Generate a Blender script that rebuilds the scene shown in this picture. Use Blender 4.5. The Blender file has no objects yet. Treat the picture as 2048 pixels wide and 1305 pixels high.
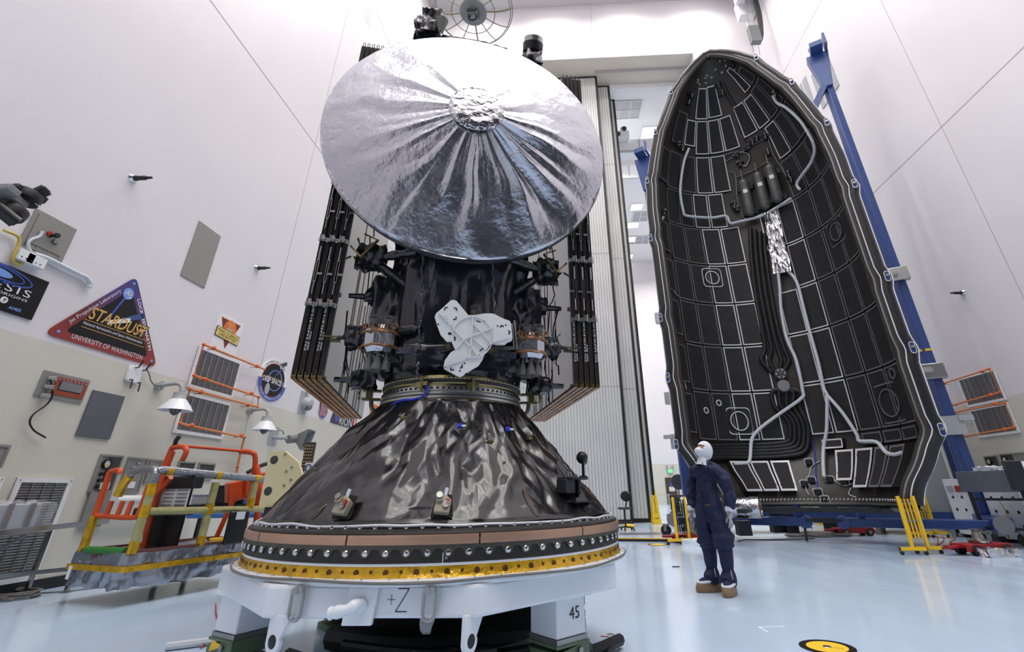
import bpy, bmesh, math, random
from math import sin, cos, pi, radians as rad, sqrt, atan2, hypot
from mathutils import Vector as V, Matrix, noise
random.seed(7)
C = bpy.context.scene.collection
sc = bpy.context.scene

# ------------------------------------------------------------------ camera
H = 1.18                                   # eye height above the floor
FPX, PIT, YAW, ROLL, PPX, PPY = 944.497, .44158, -.042125, -.012632, 1084.21, 535.36
fw = V((sin(YAW)*cos(PIT), cos(YAW)*cos(PIT), sin(PIT)))
_r = V((cos(YAW), -sin(YAW), 0)); _u = _r.cross(fw)
rt = _r*cos(ROLL) + _u*sin(ROLL); up = _u*cos(ROLL) - _r*sin(ROLL)
CO = V((0, 0, H))
cam = bpy.data.cameras.new('camera'); co = bpy.data.objects.new('camera', cam); C.objects.link(co)
cam.sensor_width = 36; cam.lens = FPX/2048*36
cam.shift_x = -(PPX-1024)/2048; cam.shift_y = (PPY-652.5)/2048
cam.clip_start = .05; cam.clip_end = 300
Rm = Matrix((rt, up, -fw)).transposed().to_4x4(); Rm.translation = CO
co.matrix_world = Rm
sc.camera = co

# ------------------------------------------------------------------ light
sc.view_settings.view_transform = 'Standard'
sc.view_settings.look = 'None'
sc.view_settings.gamma = 1
sc.view_settings.use_curve_mapping = False
sc.view_settings.exposure = -0.53
sc.cycles.max_bounces = 5; sc.cycles.diffuse_bounces = 4; sc.cycles.glossy_bounces = 3; sc.cycles.transparent_max_bounces = 8
sc.cycles.caustics_reflective = False; sc.cycles.caustics_refractive = False
wd = bpy.data.worlds.new('world'); sc.world = wd; wd.use_nodes = True
wd.node_tree.nodes['Background'].inputs[0].default_value = (.9, .93, 1, 1)
wd.node_tree.nodes['Background'].inputs[1].default_value = .15
CEIL = 27.9
LAMP_W = 285.0                            # watts per ceiling fixture of the hall
LAMP_SPOTS = [(x, y) for y in (-10, -4.5, 1, 6.5, 12, 17) for x in (-4.4, -.1, 4.2, 8.5)]
FAR_W = 850.0
FAR_SPOTS = [(x, y) for y in (26, 33, 40) for x in (4.5, 10.5)]
def area(name, loc, w, sx, sy, col=(1, .965, .95)):
    l = bpy.data.lights.new(name, 'AREA'); l.shape = 'RECTANGLE'; l.size = sx; l.size_y = sy
    l.energy = w; l.color = col; l.spread = rad(145)
    o = bpy.data.objects.new(name, l); o.location = loc; C.objects.link(o); return o
for x, y in LAMP_SPOTS: area('ceiling_lamp_light', (x, y, CEIL-.26), LAMP_W, 1.5, 1.5)
for x, y in FAR_SPOTS: area('far_lamp_light', (x, y, 22.9), FAR_W, 1.0, 1.0, (1, .97, .93))

# ------------------------------------------------------------------ pixel helpers (positions on real planes)
def ray(x, y): return fw*FPX + rt*(x-PPX) - up*(y-PPY)
def onplane(x, y, p, n):
    d = ray(x, y); n = V(n); return CO + d*((V(p)-CO).dot(n)/d.dot(n))
def onz(x, y, z=0): return onplane(x, y, (0, 0, z), (0, 0, 1))
def onX(x, y, X): return onplane(x, y, (X, 0, 0), (1, 0, 0))
def onY(x, y, Y): return onplane(x, y, (0, Y, 0), (0, 1, 0))

# ------------------------------------------------------------------ materials
def lin(c):
    return tuple(((v/255)/12.92 if v/255 <= .04045 else ((v/255+.055)/1.055)**2.4) for v in c)
MATS = {}
def mat(name, col, rough=.5, metal=0, var=0, vscale=6, bump=0, bscale=30, bdet=4, spec=.5, emit=0, alpha=1, trans=0, coat=0, tex='noise', stretch=None, rvar=0, var2=None):
    if name in MATS: return MATS[name]
    m = bpy.data.materials.new(name); m.use_nodes = True
    nt = m.node_tree; b = nt.nodes['Principled BSDF']; L = nt.links.new
    c = lin(col)
    b.inputs['Base Color'].default_value = (*c, 1); b.inputs['Roughness'].default_value = rough
    b.inputs['Metallic'].default_value = metal; b.inputs['Specular IOR Level'].default_value = spec
    b.inputs['Alpha'].default_value = alpha; b.inputs['Transmission Weight'].default_value = trans
    b.inputs['Coat Weight'].default_value = coat; b.inputs['Coat Roughness'].default_value = .08
    if emit:
        b.inputs['Emission Color'].default_value = (*c, 1); b.inputs['Emission Strength'].default_value = emit
    tc = nt.nodes.new('ShaderNodeTexCoord'); src = tc.outputs['Object']
    if stretch:
        mp = nt.nodes.new('ShaderNodeMapping'); mp.inputs['Scale'].default_value = stretch
        L(src, mp.inputs[0]); src = mp.outputs[0]
    if var or rvar:
        n = nt.nodes.new('ShaderNodeTexNoise'); n.inputs['Scale'].default_value = vscale; n.inputs['Detail'].default_value = 5
        L(src, n.inputs['Vector'])
        if var:
            r = nt.nodes.new('ShaderNodeValToRGB'); L(n.outputs['Fac'], r.inputs[0])
            lo = tuple(max(0, v*(1-var)) for v in c); hi = tuple(min(1, v*(1+var)) for v in c)
            if var2: hi = lin(var2); lo = c
            r.color_ramp.elements[0].color = (*lo, 1); r.color_ramp.elements[1].color = (*hi, 1)
            r.color_ramp.elements[0].position = .35; r.color_ramp.elements[1].position = .65
            L(r.outputs[0], b.inputs['Base Color'])
        if rvar:
            mr = nt.nodes.new('ShaderNodeMapRange'); L(n.outputs['Fac'], mr.inputs[0])
            mr.inputs[1].default_value = .3; mr.inputs[2].default_value = .7
            mr.inputs[3].default_value = max(0, rough-rvar); mr.inputs[4].default_value = rough+rvar
            L(mr.outputs[0], b.inputs['Roughness'])
    if bump:
        if tex == 'voronoi':
            n = nt.nodes.new('ShaderNodeTexVoronoi'); n.feature = 'F1'; n.inputs['Scale'].default_value = bscale; out = n.outputs['Distance']
        elif tex == 'wave':
            n = nt.nodes.new('ShaderNodeTexWave'); n.inputs['Scale'].default_value = bscale; n.inputs['Distortion'].default_value = 2; out = n.outputs['Fac']
        else:
            n = nt.nodes.new('ShaderNodeTexNoise'); n.inputs['Scale'].default_value = bscale; n.inputs['Detail'].default_value = bdet; out = n.outputs['Fac']
        L(src, n.inputs['Vector'])
        bp = nt.nodes.new('ShaderNodeBump'); bp.inputs['Strength'].default_value = bump; bp.inputs['Distance'].default_value = .02
        L(out, bp.inputs['Height']); L(bp.outputs[0], b.inputs['Normal'])
    MATS[name] = m; return m

# ------------------------------------------------------------------ mesh builder
def TR(x=0, y=0, z=0): return Matrix.Translation((x, y, z))
def RZ(a): return Matrix.Rotation(a, 4, 'Z')
def RX(a): return Matrix.Rotation(a, 4, 'X')
def RY(a): return Matrix.Rotation(a, 4, 'Y')
def basis(o, x, y, z):
    m = Matrix((V(x), V(y), V(z))).transposed().to_4x4(); m.translation = V(o); return m
def frame_to(a, b):                         # matrix with local z from a to b
    d = (V(b)-V(a)).normalized(); q = d.to_track_quat('Z', 'Y').to_matrix().to_4x4(); q.translation = V(a); return q
class MB:
    def __init__(s, M=None): s.v = []; s.f = []; s.m = M or Matrix.Identity(4)
    def add(s, vs, fs, M=None):
        n = len(s.v); m = s.m @ M if M else s.m
        s.v += [m @ V(v) for v in vs]; s.f += [[i+n for i in f] for f in fs]; return s
    def box(s, c, d, M=None, taper=1):
        x, y, z = d[0]/2, d[1]/2, d[2]/2; t = taper
        vs = [(c[0]+i*x*(t if k > 0 else 1), c[1]+j*y*(t if k > 0 else 1), c[2]+k*z) for k in (-1, 1) for j in (-1, 1) for i in (-1, 1)]
        return s.add(vs, [(0,2,3,1),(4,5,7,6),(0,1,5,4),(2,6,7,3),(0,4,6,2),(1,3,7,5)], M)
    def bar(s, a, b, w, h=None, roll=0):
        h = h or w; a = V(a); b = V(b); L = (b-a).length
        d = (b-a).normalized(); x = d.cross(V((0,0,1)))
        if x.length < 1e-3: x = V((1,0,0))
        x.normalize(); y = x.cross(d)*-1
        m = basis(a, x, d.cross(x), d) @ RZ(roll)
        return s.box((0,0,L/2), (w, h, L), m)
    def tube(s, pts, r, n=8, caps=True, closed=False):
        pts = [V(p) for p in pts]; k = len(pts); rs = r if isinstance(r, (list, tuple)) else [r]*k
        vs = []; fs = []; t0 = None; nx = None
        for i, p in enumerate(pts):
            if closed: t = pts[(i+1) % k]-pts[i-1]
            else: t = pts[min(i+1, k-1)]-pts[max(i-1, 0)]
            if t.length < 1e-9: t = V((0,0,1))
            t.normalize()
            if nx is None:
                nx = t.cross(V((0,0,1)))
                if nx.length < .05: nx = t.cross(V((1,0,0)))
            nx = nx - t*nx.dot(t)
            if nx.length < 1e-6: nx = t.orthogonal()
            nx.normalize(); ny = t.cross(nx)
            for j in range(n):
                a = 2*pi*j/n; vs.append(p + nx*(cos(a)*rs[i]) + ny*(sin(a)*rs[i]))
        for i in range(k if closed else k-1):
            for j in range(n):
                a = i*n+j; b = i*n+(j+1) % n; c = ((i+1) % k)*n+(j+1) % n; d = ((i+1) % k)*n+j
                fs.append((a, b, c, d))
        if caps and not closed: fs += [list(range(n-1, -1, -1)), list(range((k-1)*n, k*n))]
        return s.add(vs, fs)
    def cyl(s, a, b, r, r2=None, n=16):
        return s.tube([a, b], [r, r if r2 is None else r2], n)
    def lathe(s, prof, n=48, M=None, a0=0, a1=2*pi, cap=False):
        full = abs(a1-a0-2*pi) < 1e-6; k = n if full else n+1; m = len(prof)
        vs = [(p[0]*cos(a0+(a1-a0)*i/n), p[0]*sin(a0+(a1-a0)*i/n), p[1]) for i in range(k) for p in prof]
        fs = [(i*m+j, ((i+1) % k)*m+j, ((i+1) % k)*m+j+1, i*m+j+1) for i in range(n) for j in range(m-1)]
        return s.add(vs, fs, M)
    def prism(s, poly, h, M=None, z0=0):
        n = len(poly); vs = [(p[0], p[1], z0) for p in poly]+[(p[0], p[1], z0+h) for p in poly]
        fs = [list(range(n-1, -1, -1)), list(range(n, 2*n))]+[(i, (i+1) % n, n+(i+1) % n, n+i) for i in range(n)]
        return s.add(vs, fs, M)
    def ring(s, outer, inner, h, M=None, z0=0):      # frame between two outlines of equal count
        n = len(outer)
        vs = [(p[0], p[1], z) for z in (z0, z0+h) for q in (outer, inner) for p in q]; fs = []
        for i in range(n):
            j = (i+1) % n
            fs += [(2*n+i, 2*n+j, 3*n+j, 3*n+i), (i, n+i, n+j, j), (i, j, 2*n+j, 2*n+i), (n+i, 3*n+i, 3*n+j, n+j)]
        return s.add(vs, fs, M)
    def sphere(s, c, r, n=16, m=10, M=None):
        if not isinstance(r, (list, tuple)): r = (r, r, r)
        vs = [(c[0]+r[0]*sin(pi*j/m)*cos(2*pi*i/n), c[1]+r[1]*sin(pi*j/m)*sin(2*pi*i/n), c[2]+r[2]*cos(pi*j/m)) for j in range(m+1) for i in range(n)]
        fs = [(j*n+i, (j+1)*n+i, (j+1)*n+(i+1) % n, j*n+(i+1) % n) for j in range(m) for i in range(n)]
        return s.add(vs, fs, M)
    def grid(s, nu, nv, fn, cu=False, M=None):
        k = nu if cu else nu+1
        vs = [fn(i/nu, j/nv) for i in range(k) for j in range(nv+1)]; w = nv+1
        fs = [(i*w+j, ((i+1) % k)*w+j, ((i+1) % k)*w+j+1, i*w+j+1) for i in range(nu) for j in range(nv)]
        return s.add(vs, fs, M)
    def build(s, name, m, parent=None, smooth=35, bevel=0, label=None, kind=None, fix=False):
        vs = s.v
        if parent is not None:
            inv = WM[parent.name].inverted(); vs = [inv @ v for v in vs]
        me = bpy.data.meshes.new(name); me.from_pydata([tuple(v) for v in vs], [], s.f)
        if fix or bevel:
            bm = bmesh.new(); bm.from_mesh(me); bmesh.ops.remove_doubles(bm, verts=bm.verts, dist=1e-5)
            bmesh.ops.recalc_face_normals(bm, faces=bm.faces); bm.to_mesh(me); bm.free()
        me.validate()
        if smooth:
            for p in me.polygons: p.use_smooth = True
            me.set_sharp_from_angle(angle=rad(smooth))
        if m: me.materials.append(MATS[m] if isinstance(m, str) else m)
        o = bpy.data.objects.new(name, me); C.objects.link(o)
        if bevel:
            b = o.modifiers.new('bevel', 'BEVEL'); b.width = bevel; b.segments = 2; b.limit_method = 'ANGLE'
        if parent is not None: o.parent = parent; WM[o.name] = WM[parent.name]
        else: WM[o.name] = Matrix.Identity(4)
        if label: o['label'] = label
        if kind: o['kind'] = kind
        return o
WM = {}
def thing(name, label, cat, M=None, group=None):
    o = bpy.data.objects.new(name, None); C.objects.link(o); o.empty_display_size = .1
    M = M if M is not None else Matrix.Identity(4)
    if isinstance(M, (tuple, list)): M = TR(*M)
    o.matrix_world = M; WM[o.name] = M.copy()
    o['label'] = label; o['category'] = cat
    if group: o['group'] = group
    return o
def tag(o, label, cat, group=None):
    o['label'] = label; o['category'] = cat
    if group: o['group'] = group
    return o
def struct(o): o['kind'] = 'structure'; return o
def dup(o, M, parent=None, name=None):      # shares the mesh; M is the world matrix of the copy's own frame
    c = o.copy(); C.objects.link(c)
    if parent is not None:
        c.parent = parent; c.matrix_parent_inverse = Matrix.Identity(4); c.matrix_local = WM[parent.name].inverted() @ M
    else: c.matrix_world = M
    WM[c.name] = M.copy(); return c
def copies(mb, name, m, parent, mats, smooth=35, label=None):   # one mesh, one object per matrix
    me = None; out = []
    for M in mats:
        if me is None:
            o = mb.build(name, m, None, smooth); me = o.data
        else:
            o = bpy.data.objects.new(name, me); C.objects.link(o)
        o.parent = parent; o.matrix_local = WM[parent.name].inverted() @ M; WM[o.name] = M.copy(); out.append(o)
        if label: o['label'] = label
    return out
def copy_thing(root, M, label, group=None):
    c = root.copy(); C.objects.link(c); c.matrix_world = M; WM[c.name] = M.copy(); c['label'] = label
    if group: c['group'] = group
    for ch in list(root.children):
        d = ch.copy(); C.objects.link(d); d.parent = c; WM[d.name] = M.copy()
        for g in list(ch.children):
            e = g.copy(); C.objects.link(e); e.parent = d; WM[e.name] = M.copy()
    return c
def text(s, M, w=None, h=.1, m='white_paint', parent=None, name='lettering', ext=.002, align='CENTER', space=1, shear=0, bold=0):
    cu = bpy.data.curves.new('t', 'FONT'); cu.body = s; cu.size = 1; cu.align_x = align; cu.align_y = 'CENTER'
    cu.space_character = space; cu.shear = shear; cu.offset = bold; cu.extrude = 0; cu.resolution_u = 3
    ob = bpy.data.objects.new('t', cu); C.objects.link(ob)
    me = bpy.data.meshes.new_from_object(ob); bpy.data.objects.remove(ob)
    xs = [v.co.x for v in me.vertices] or [0, 1]; ys = [v.co.y for v in me.vertices] or [0, 1]
    sx = (w/(max(xs)-min(xs))) if w else None; cy = (max(ys)+min(ys))/2; sy = h/(max(ys)-min(ys)); sx = sx or sy
    inv = WM[parent.name].inverted() if parent is not None else Matrix.Identity(4)
    for v in me.vertices: v.co = inv @ (M @ V((v.co.x*sx, (v.co.y-cy)*sy, ext)))
    me.name = name; me.materials.clear(); me.materials.append(MATS[m])
    o = bpy.data.objects.new(name, me); C.objects.link(o)
    if parent is not None: o.parent = parent; WM[o.name] = WM[parent.name]
    return o
def circ(r, n=24, cx=0, cy=0, ry=None, a0=0): return [(cx+r*cos(a0+2*pi*i/n), cy+(ry or r)*sin(a0+2*pi*i/n)) for i in range(n)]
def rrect(w, h, r, n=4, cx=0, cy=0):
    o = []
    for k, (sx, sy) in enumerate(((1,1),(-1,1),(-1,-1),(1,-1))):
        for i in range(n+1):
            a = k*pi/2+pi/2*i/n; o.append((cx+sx*(w/2-r)+r*cos(a), cy+sy*(h/2-r)+r*sin(a)))
    return o
def rpoly(P, r, n=5):                       # rounded polygon
    out = []; k = len(P)
    for i in range(k):
        a, b, c = V(P[i-1]), V(P[i]), V(P[(i+1) % k]); u = (a-b).normalized(); w = (c-b).normalized()
        ang = math.acos(max(-1, min(1, u.dot(w)))); t = r/math.tan(ang/2)
        p, q = b+u*t, b+w*t
        for j in range(n+1):
            s = j/n; out.append(tuple((p*(1-s)+b*s)*(1-s)+(b*(1-s)+q*s)*s))
    return out
def smoothline(pts, k=4):                   # Catmull-Rom through points
    P = [V(p) for p in pts]; o = []
    for i in range(len(P)-1):
        a, b, c, d = P[max(i-1, 0)], P[i], P[i+1], P[min(i+2, len(P)-1)]
        for j in range(k):
            t = j/k; o.append(.5*((2*b)+(c-a)*t+(2*a-5*b+4*c-d)*t*t+(3*b-a-3*c+d)*t**3))
    return o+[P[-1]]
def fbm(p, o=4): return noise.fractal(p, 1.0, 2.0, o)
def ridge(p):                               # crumpled-sheet height: creased facets
    s = 0; a = 1; q = V(p)
    for k in range(3):
        s += a*abs(noise.noise(q)); q = q*2.1+V((3.1, 1.7, 5.3)); a *= .5
    return s

def facet(p):                               # continuous piecewise-flat noise: folded-sheet facets
    x, y, z = p; x, y, z = .8*x+.6*y*.9, -.6*x+.8*y+.3*z, .95*z-.31*y+.1*x
    i, j, k = math.floor(x), math.floor(y), math.floor(z); fr = sorted(((x-i, 0), (y-j, 1), (z-k, 2)), reverse=True)
    c = [i+.5, j+.5, k+.5]; v = noise.cell(V(c)); last = 1.0; r = 0.0
    for f, ax in fr:
        r += v*(last-f); last = f; c[ax] += 1; v = noise.cell(V(c))
    return r+v*last
# ------------------------------------------------------------------ palette
mat('white_wall', (226,222,224), .55, var=.03, vscale=.4, bump=.03, bscale=3)
mat('cream_wall', (214,211,196), .5, var=.03, vscale=.5)
mat('ceiling_grey', (200,198,198), .7)
mat('soffit_beige', (214,208,194), .7, var=.05, vscale=.35)
mat('groove', (172,168,170), .7)
mat('black_rubber', (18,18,19), .55)
mat('white_paint', (232,233,236), .35, var=.03, vscale=5)
mat('white_gloss', (226,229,235), .22, var=.03, vscale=3, bump=.05, bscale=12)
mat('white_flat', (238,238,240), .6)
mat('door_white', (205,205,203), .45, var=.04, vscale=.6)
mat('steel', (150,150,148), .35, 1, bump=.03, bscale=120)
mat('steel_brushed', (146,145,140), .45, .25, var=.06, vscale=3, stretch=(40,1,1))
mat('chrome', (205,208,212), .15, 1)
mat('alum', (178,178,176), .3, 1)
mat('dark_metal', (52,54,58), .45, .6)
mat('grey_paint', (92,96,104), .5, var=.04)
mat('grey_light', (168,172,176), .45)
mat('grey_mid', (122,125,128), .5)
mat('black_plastic', (22,22,24), .4)
mat('black_matte', (14,14,15), .75)
mat('orange_paint', (206,78,30), .38, var=.06, vscale=3)
mat('orange_pipe', (222,132,70), .4)
mat('orange_fit', (214,98,38), .4)
mat('blue_paint', (44,70,128), .35, var=.07, vscale=2)
mat('yellow_paint', (236,190,30), .42, var=.04)
mat('red_paint', (150,26,30), .35, var=.1)
mat('green_tape', (52,124,52), .6)
mat('kapton', (208,162,30), .16, .35, var=.25, vscale=9, bump=.5, bscale=22)
mat('kapton_dark', (92,54,12), .25, .3)
mat('tan_tube', (178,172,118), .3, .2, var=.1, vscale=10, bump=.3, bscale=40)
mat('silver_tube', (150,154,162), .25, .8, bump=.6, bscale=40)
mat('green_block', (88,110,84), .5, var=.1)
mat('cream_plate', (226,212,166), .5)
mat('navy_cloth', (20,29,66), .75, bump=.25, bscale=60, var=.1, vscale=8)
mat('navy_dark', (14,22,54), .75, bump=.25, bscale=60)
mat('white_cloth', (222,226,232), .8, bump=.35, bscale=40)
mat('skin', (186,132,108), .55)
mat('brown_sole', (132,108,80), .55, var=.12)
mat('foil', (192,193,201), .25, 1, bump=.34, bscale=22, bdet=8, rvar=.05, vscale=4)
mat('foil_crisp', (214,214,218), .14, 1, bump=.9, bscale=16, bdet=3)
mat('mli_black', (44,44,50), .19, .45, bump=.5, bscale=7, bdet=4, spec=.9, stretch=(1.6,1.6,.55))
mat('mli_edge', (92,94,104), .22, .85, bump=.6, bscale=30)
mat('sheet_black', (22,21,23), .22, .1, bump=.05, bscale=6, bdet=2, spec=.85)
mat('gold_metal', (136,124,88), .32, .9, var=.15, vscale=6)
mat('copper_ring', (186,150,128), .38, .6, var=.08, vscale=3)
mat('graphite', (46,42,40), .5, .25)
mat('composite', (56,51,47), .42, .1, var=.08, vscale=2)
mat('acoustic', (26,25,28), .62, bump=.35, bscale=90, tex='voronoi')
mat('edge_tape', (214,214,218), .4, .15)
mat('seal_black', (38,38,40), .35, .2)
mat('panel_grey', (92,90,85), .14, coat=.5, spec=.8)
mat('panel_black', (46,42,40), .6, spec=.15)
mat('copper_edge', (176,128,78), .45, .35, var=.35, vscale=14, var2=(118,66,30))
mat('thruster_grey', (112,112,108), .5, .3)
mat('white_ceramic', (222,223,222), .55)
mat('tank_grey', (104,106,100), .4, .4, var=.08, vscale=6, stretch=(1,1,8))
mat('plastic_clear', (225,230,236), .12, 0, alpha=.17, spec=.8, bump=.5, bscale=9)
mat('plastic_wrap', (158,163,174), .2, .65, bump=.7, bscale=7)
mat('blue_plastic', (60,110,180), .4)
mat('blue_wire', (30,50,190), .4)
mat('wire_black', (15,15,16), .5)
mat('cable_white', (206,210,216), .5)
mat('cable_grey', (110,108,104), .5)
mat('cable_red', (168,72,48), .5)
mat('cable_yellow', (200,176,84), .5)
mat('grille_dark', (92,90,90), .6)
mat('slat_metal', (150,148,148), .5, .2)
mat('recess_dark', (66,64,62), .7)
mat('brown_door', (72,54,42), .5)
mat('print_black', (20,19,22), .4, spec=.3)
mat('print_white', (232,232,236), .45)
mat('print_gold', (214,170,84), .45)
mat('print_red', (168,44,40), .45)
mat('print_orange', (222,122,44), .5, var=.15, vscale=8)
mat('print_maroon', (112,40,32), .5)
mat('print_blue', (60,92,180), .5)
mat('print_slate', (56,58,72), .5)
mat('print_yellow', (232,208,120), .5)
mat('print_sky', (120,160,226), .5)
mat('print_rose', (164,120,128), .5, var=.1)
mat('sign_yellow', (236,196,44), .5)
mat('green_lit', (80,220,110), .5, emit=1.5)
mat('lamp_glow', (255,252,246), .5, emit=9)
mat('lamp_glow_far', (255,250,240), .5, emit=5)

def floor_mat():
    m = bpy.data.materials.new('epoxy_floor'); m.use_nodes = True; nt = m.node_tree; b = nt.nodes['Principled BSDF']; L = nt.links.new
    tc = nt.nodes.new('ShaderNodeTexCoord')
    n = nt.nodes.new('ShaderNodeTexNoise'); n.inputs['Scale'].default_value = .35; n.inputs['Detail'].default_value = 4; L(tc.outputs['Object'], n.inputs['Vector'])
    r = nt.nodes.new('ShaderNodeValToRGB'); L(n.outputs['Fac'], r.inputs[0])
    r.color_ramp.elements[0].color = (*lin((188,209,232)), 1); r.color_ramp.elements[1].color = (*lin((200,219,240)), 1)
    r.color_ramp.elements[0].position = .3; r.color_ramp.elements[1].position = .7
    L(r.outputs[0], b.inputs['Base Color'])
    mp = nt.nodes.new('ShaderNodeMapping'); mp.inputs['Scale'].default_value = (1.2, .35, 1); mp.inputs['Rotation'].default_value = (0, 0, .5); L(tc.outputs['Object'], mp.inputs[0])
    n2 = nt.nodes.new('ShaderNodeTexNoise'); n2.inputs['Scale'].default_value = 1.6; n2.inputs['Detail'].default_value = 6; L(mp.outputs[0], n2.inputs['Vector'])
    mr = nt.nodes.new('ShaderNodeMapRange'); L(n2.outputs['Fac'], mr.inputs[0]); mr.inputs[1].default_value = .3; mr.inputs[2].default_value = .7; mr.inputs[3].default_value = .1; mr.inputs[4].default_value = .2
    L(mr.outputs[0], b.inputs['Roughness']); b.inputs['Specular IOR Level'].default_value = .5
    n3 = nt.nodes.new('ShaderNodeTexNoise'); n3.inputs['Scale'].default_value = 3.0; n3.inputs['Detail'].default_value = 3; L(tc.outputs['Object'], n3.inputs['Vector'])
    bp = nt.nodes.new('ShaderNodeBump'); bp.inputs['Strength'].default_value = .12; bp.inputs['Distance'].default_value = .01; L(n3.outputs['Fac'], bp.inputs['Height']); L(bp.outputs[0], b.inputs['Normal'])
    MATS['epoxy_floor'] = m
floor_mat()
def two_tone(name, zsplit):
    m = bpy.data.materials.new(name); m.use_nodes = True; nt = m.node_tree; b = nt.nodes['Principled BSDF']; L = nt.links.new
    tc = nt.nodes.new('ShaderNodeTexCoord'); sp = nt.nodes.new('ShaderNodeSeparateXYZ'); L(tc.outputs['Object'], sp.inputs[0])
    g = nt.nodes.new('ShaderNodeMath'); g.operation = 'GREATER_THAN'; g.inputs[1].default_value = zsplit; L(sp.outputs['Z'], g.inputs[0])
    mx = nt.nodes.new('ShaderNodeMix'); mx.data_type = 'RGBA'; L(g.outputs[0], mx.inputs['Factor'])
    mx.inputs[6].default_value = (*lin((212,209,196)), 1); mx.inputs[7].default_value = (*lin((226,222,225)), 1)
    n = nt.nodes.new('ShaderNodeTexNoise'); n.inputs['Scale'].default_value = .5; n.inputs['Detail'].default_value = 4; L(tc.outputs['Object'], n.inputs['Vector'])
    mr = nt.nodes.new('ShaderNodeMapRange'); L(n.outputs['Fac'], mr.inputs[0]); mr.inputs[3].default_value = .94; mr.inputs[4].default_value = 1.04
    ml = nt.nodes.new('ShaderNodeMix'); ml.data_type = 'RGBA'; ml.blend_type = 'MULTIPLY'; ml.inputs['Factor'].default_value = 1
    L(mx.outputs[2], ml.inputs[6]); L(mr.outputs[0], ml.inputs[7]); L(ml.outputs[2], b.inputs['Base Color'])
    b.inputs['Roughness'].default_value = .42
    MATS[name] = m
two_tone('wall_two_tone', 3.2)

# ------------------------------------------------------------------ the hall
XL, XR, YB, YF, YE = -7.4, 11.2, 19.3, -13.3, 46.0
def slab(name, x0, x1, y0, y1, z0, z1, m, parent=None):
    o = MB().box(((x0+x1)/2, (y0+y1)/2, (z0+z1)/2), (x1-x0, y1-y0, z1-z0)).build(name, m, parent, smooth=0)
    return o
struct(slab('floor', XL-.4, 14.4, YF-.4, YE+.4, -.3, 0, 'epoxy_floor'))
struct(slab('ceiling', XL-.4, XR+.4, YF-.4, YB+.5, CEIL, CEIL+.3, 'ceiling_grey'))
wl = struct(slab('wall_left', XL-.4, XL, YF, YB+2.2, 0, CEIL, 'wall_two_tone'))
wr = struct(slab('wall_right', XR, XR+.4, YF, YB, 0, CEIL, 'wall_two_tone'))
struct(slab('wall_front', XL, XR, YF-.4, YF, 0, CEIL, 'wall_two_tone'))
mat('added_dark_steel', (58,60,68), .5, .2, var=.1, vscale=.5)  # for the unseen dark slabs added to darken the dish's reflection
fd = struct(slab('added_dark_rear', -2.9, XR-.3, YF, YF+.15, 0, 17, 'added_dark_steel'))  # unseen behind the camera, added so the dish's lower part mirrors something dark
fd2 = struct(slab('added_dark_right', XR-.15, XR, YF+.3, -1.5, 0, 15, 'added_dark_steel'))  # unseen on the right wall, added to darken the dish's lower right reflection
for k in range(6): slab('added_dark_panel', XR-.2, XR-.15, YF+.4+k*1.9, YF+.4+k*1.9+1.8, .1, 14.9, 'added_dark_steel', fd2)
for k in range(8): slab('added_dark_panel', -2.8+k*1.7, -2.8+k*1.7+1.62, YF+.15, YF+.2, .1, 16.9, 'added_dark_steel', fd)
wb = MB()
wb.box(((XL+7.83)/2, YB+1, (23.4+CEIL)/2), (7.83-XL, 2.0, CEIL-23.4))
wb.box(((7.83+XR)/2, YB+1, CEIL/2), (XR-7.83, 2.0, CEIL))
struct(wb.build('wall_back', 'wall_two_tone', smooth=0))
struct(slab('trim_1', XL+.02, 7.81, YB+.02, YB+1.98, 23.38, 23.398, 'soffit_beige'))
struct(slab('baseboard_left', XL, XL+.03, YF, YB, 0, .14, 'black_rubber'))
struct(slab('baseboard_right', XR-.03, XR, YF, YB, 0, .14, 'black_rubber'))
# panel joints of the side walls
for i, (y0, y1, z0, z1) in enumerate([(YF, YB, 10.87, 10.895), (YF, YB, 19.5, 19.52), (11.15, 11.165, 0, CEIL), (3.0, 3.015, 0, CEIL)]):
    struct(slab('trim_%d' % (2+i), XL, XL+.004, y0, y1, z0, z1, 'groove'))
for i, (y0, y1, z0, z1) in enumerate([(YF, YB, 10.6, 10.625), (YF, YB, 19.5, 19.52), (11.2, 11.215, 0, CEIL), (3.2, 3.215, 0, CEIL)]):
    struct(slab('trim_%d' % (6+i), XR-.004, XR, y0, y1, z0, z1, 'groove'))
# back wall: one vertical joint, a cable box in the corner
struct(slab('trim_10', 2.3, 2.32, YB-.004, YB, 23.4, CEIL, 'groove'))
# steel floor strip before the doors
struct(slab('trim_11', XL, XR, 15.6, 16.4, 0, .006, 'steel'))
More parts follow.
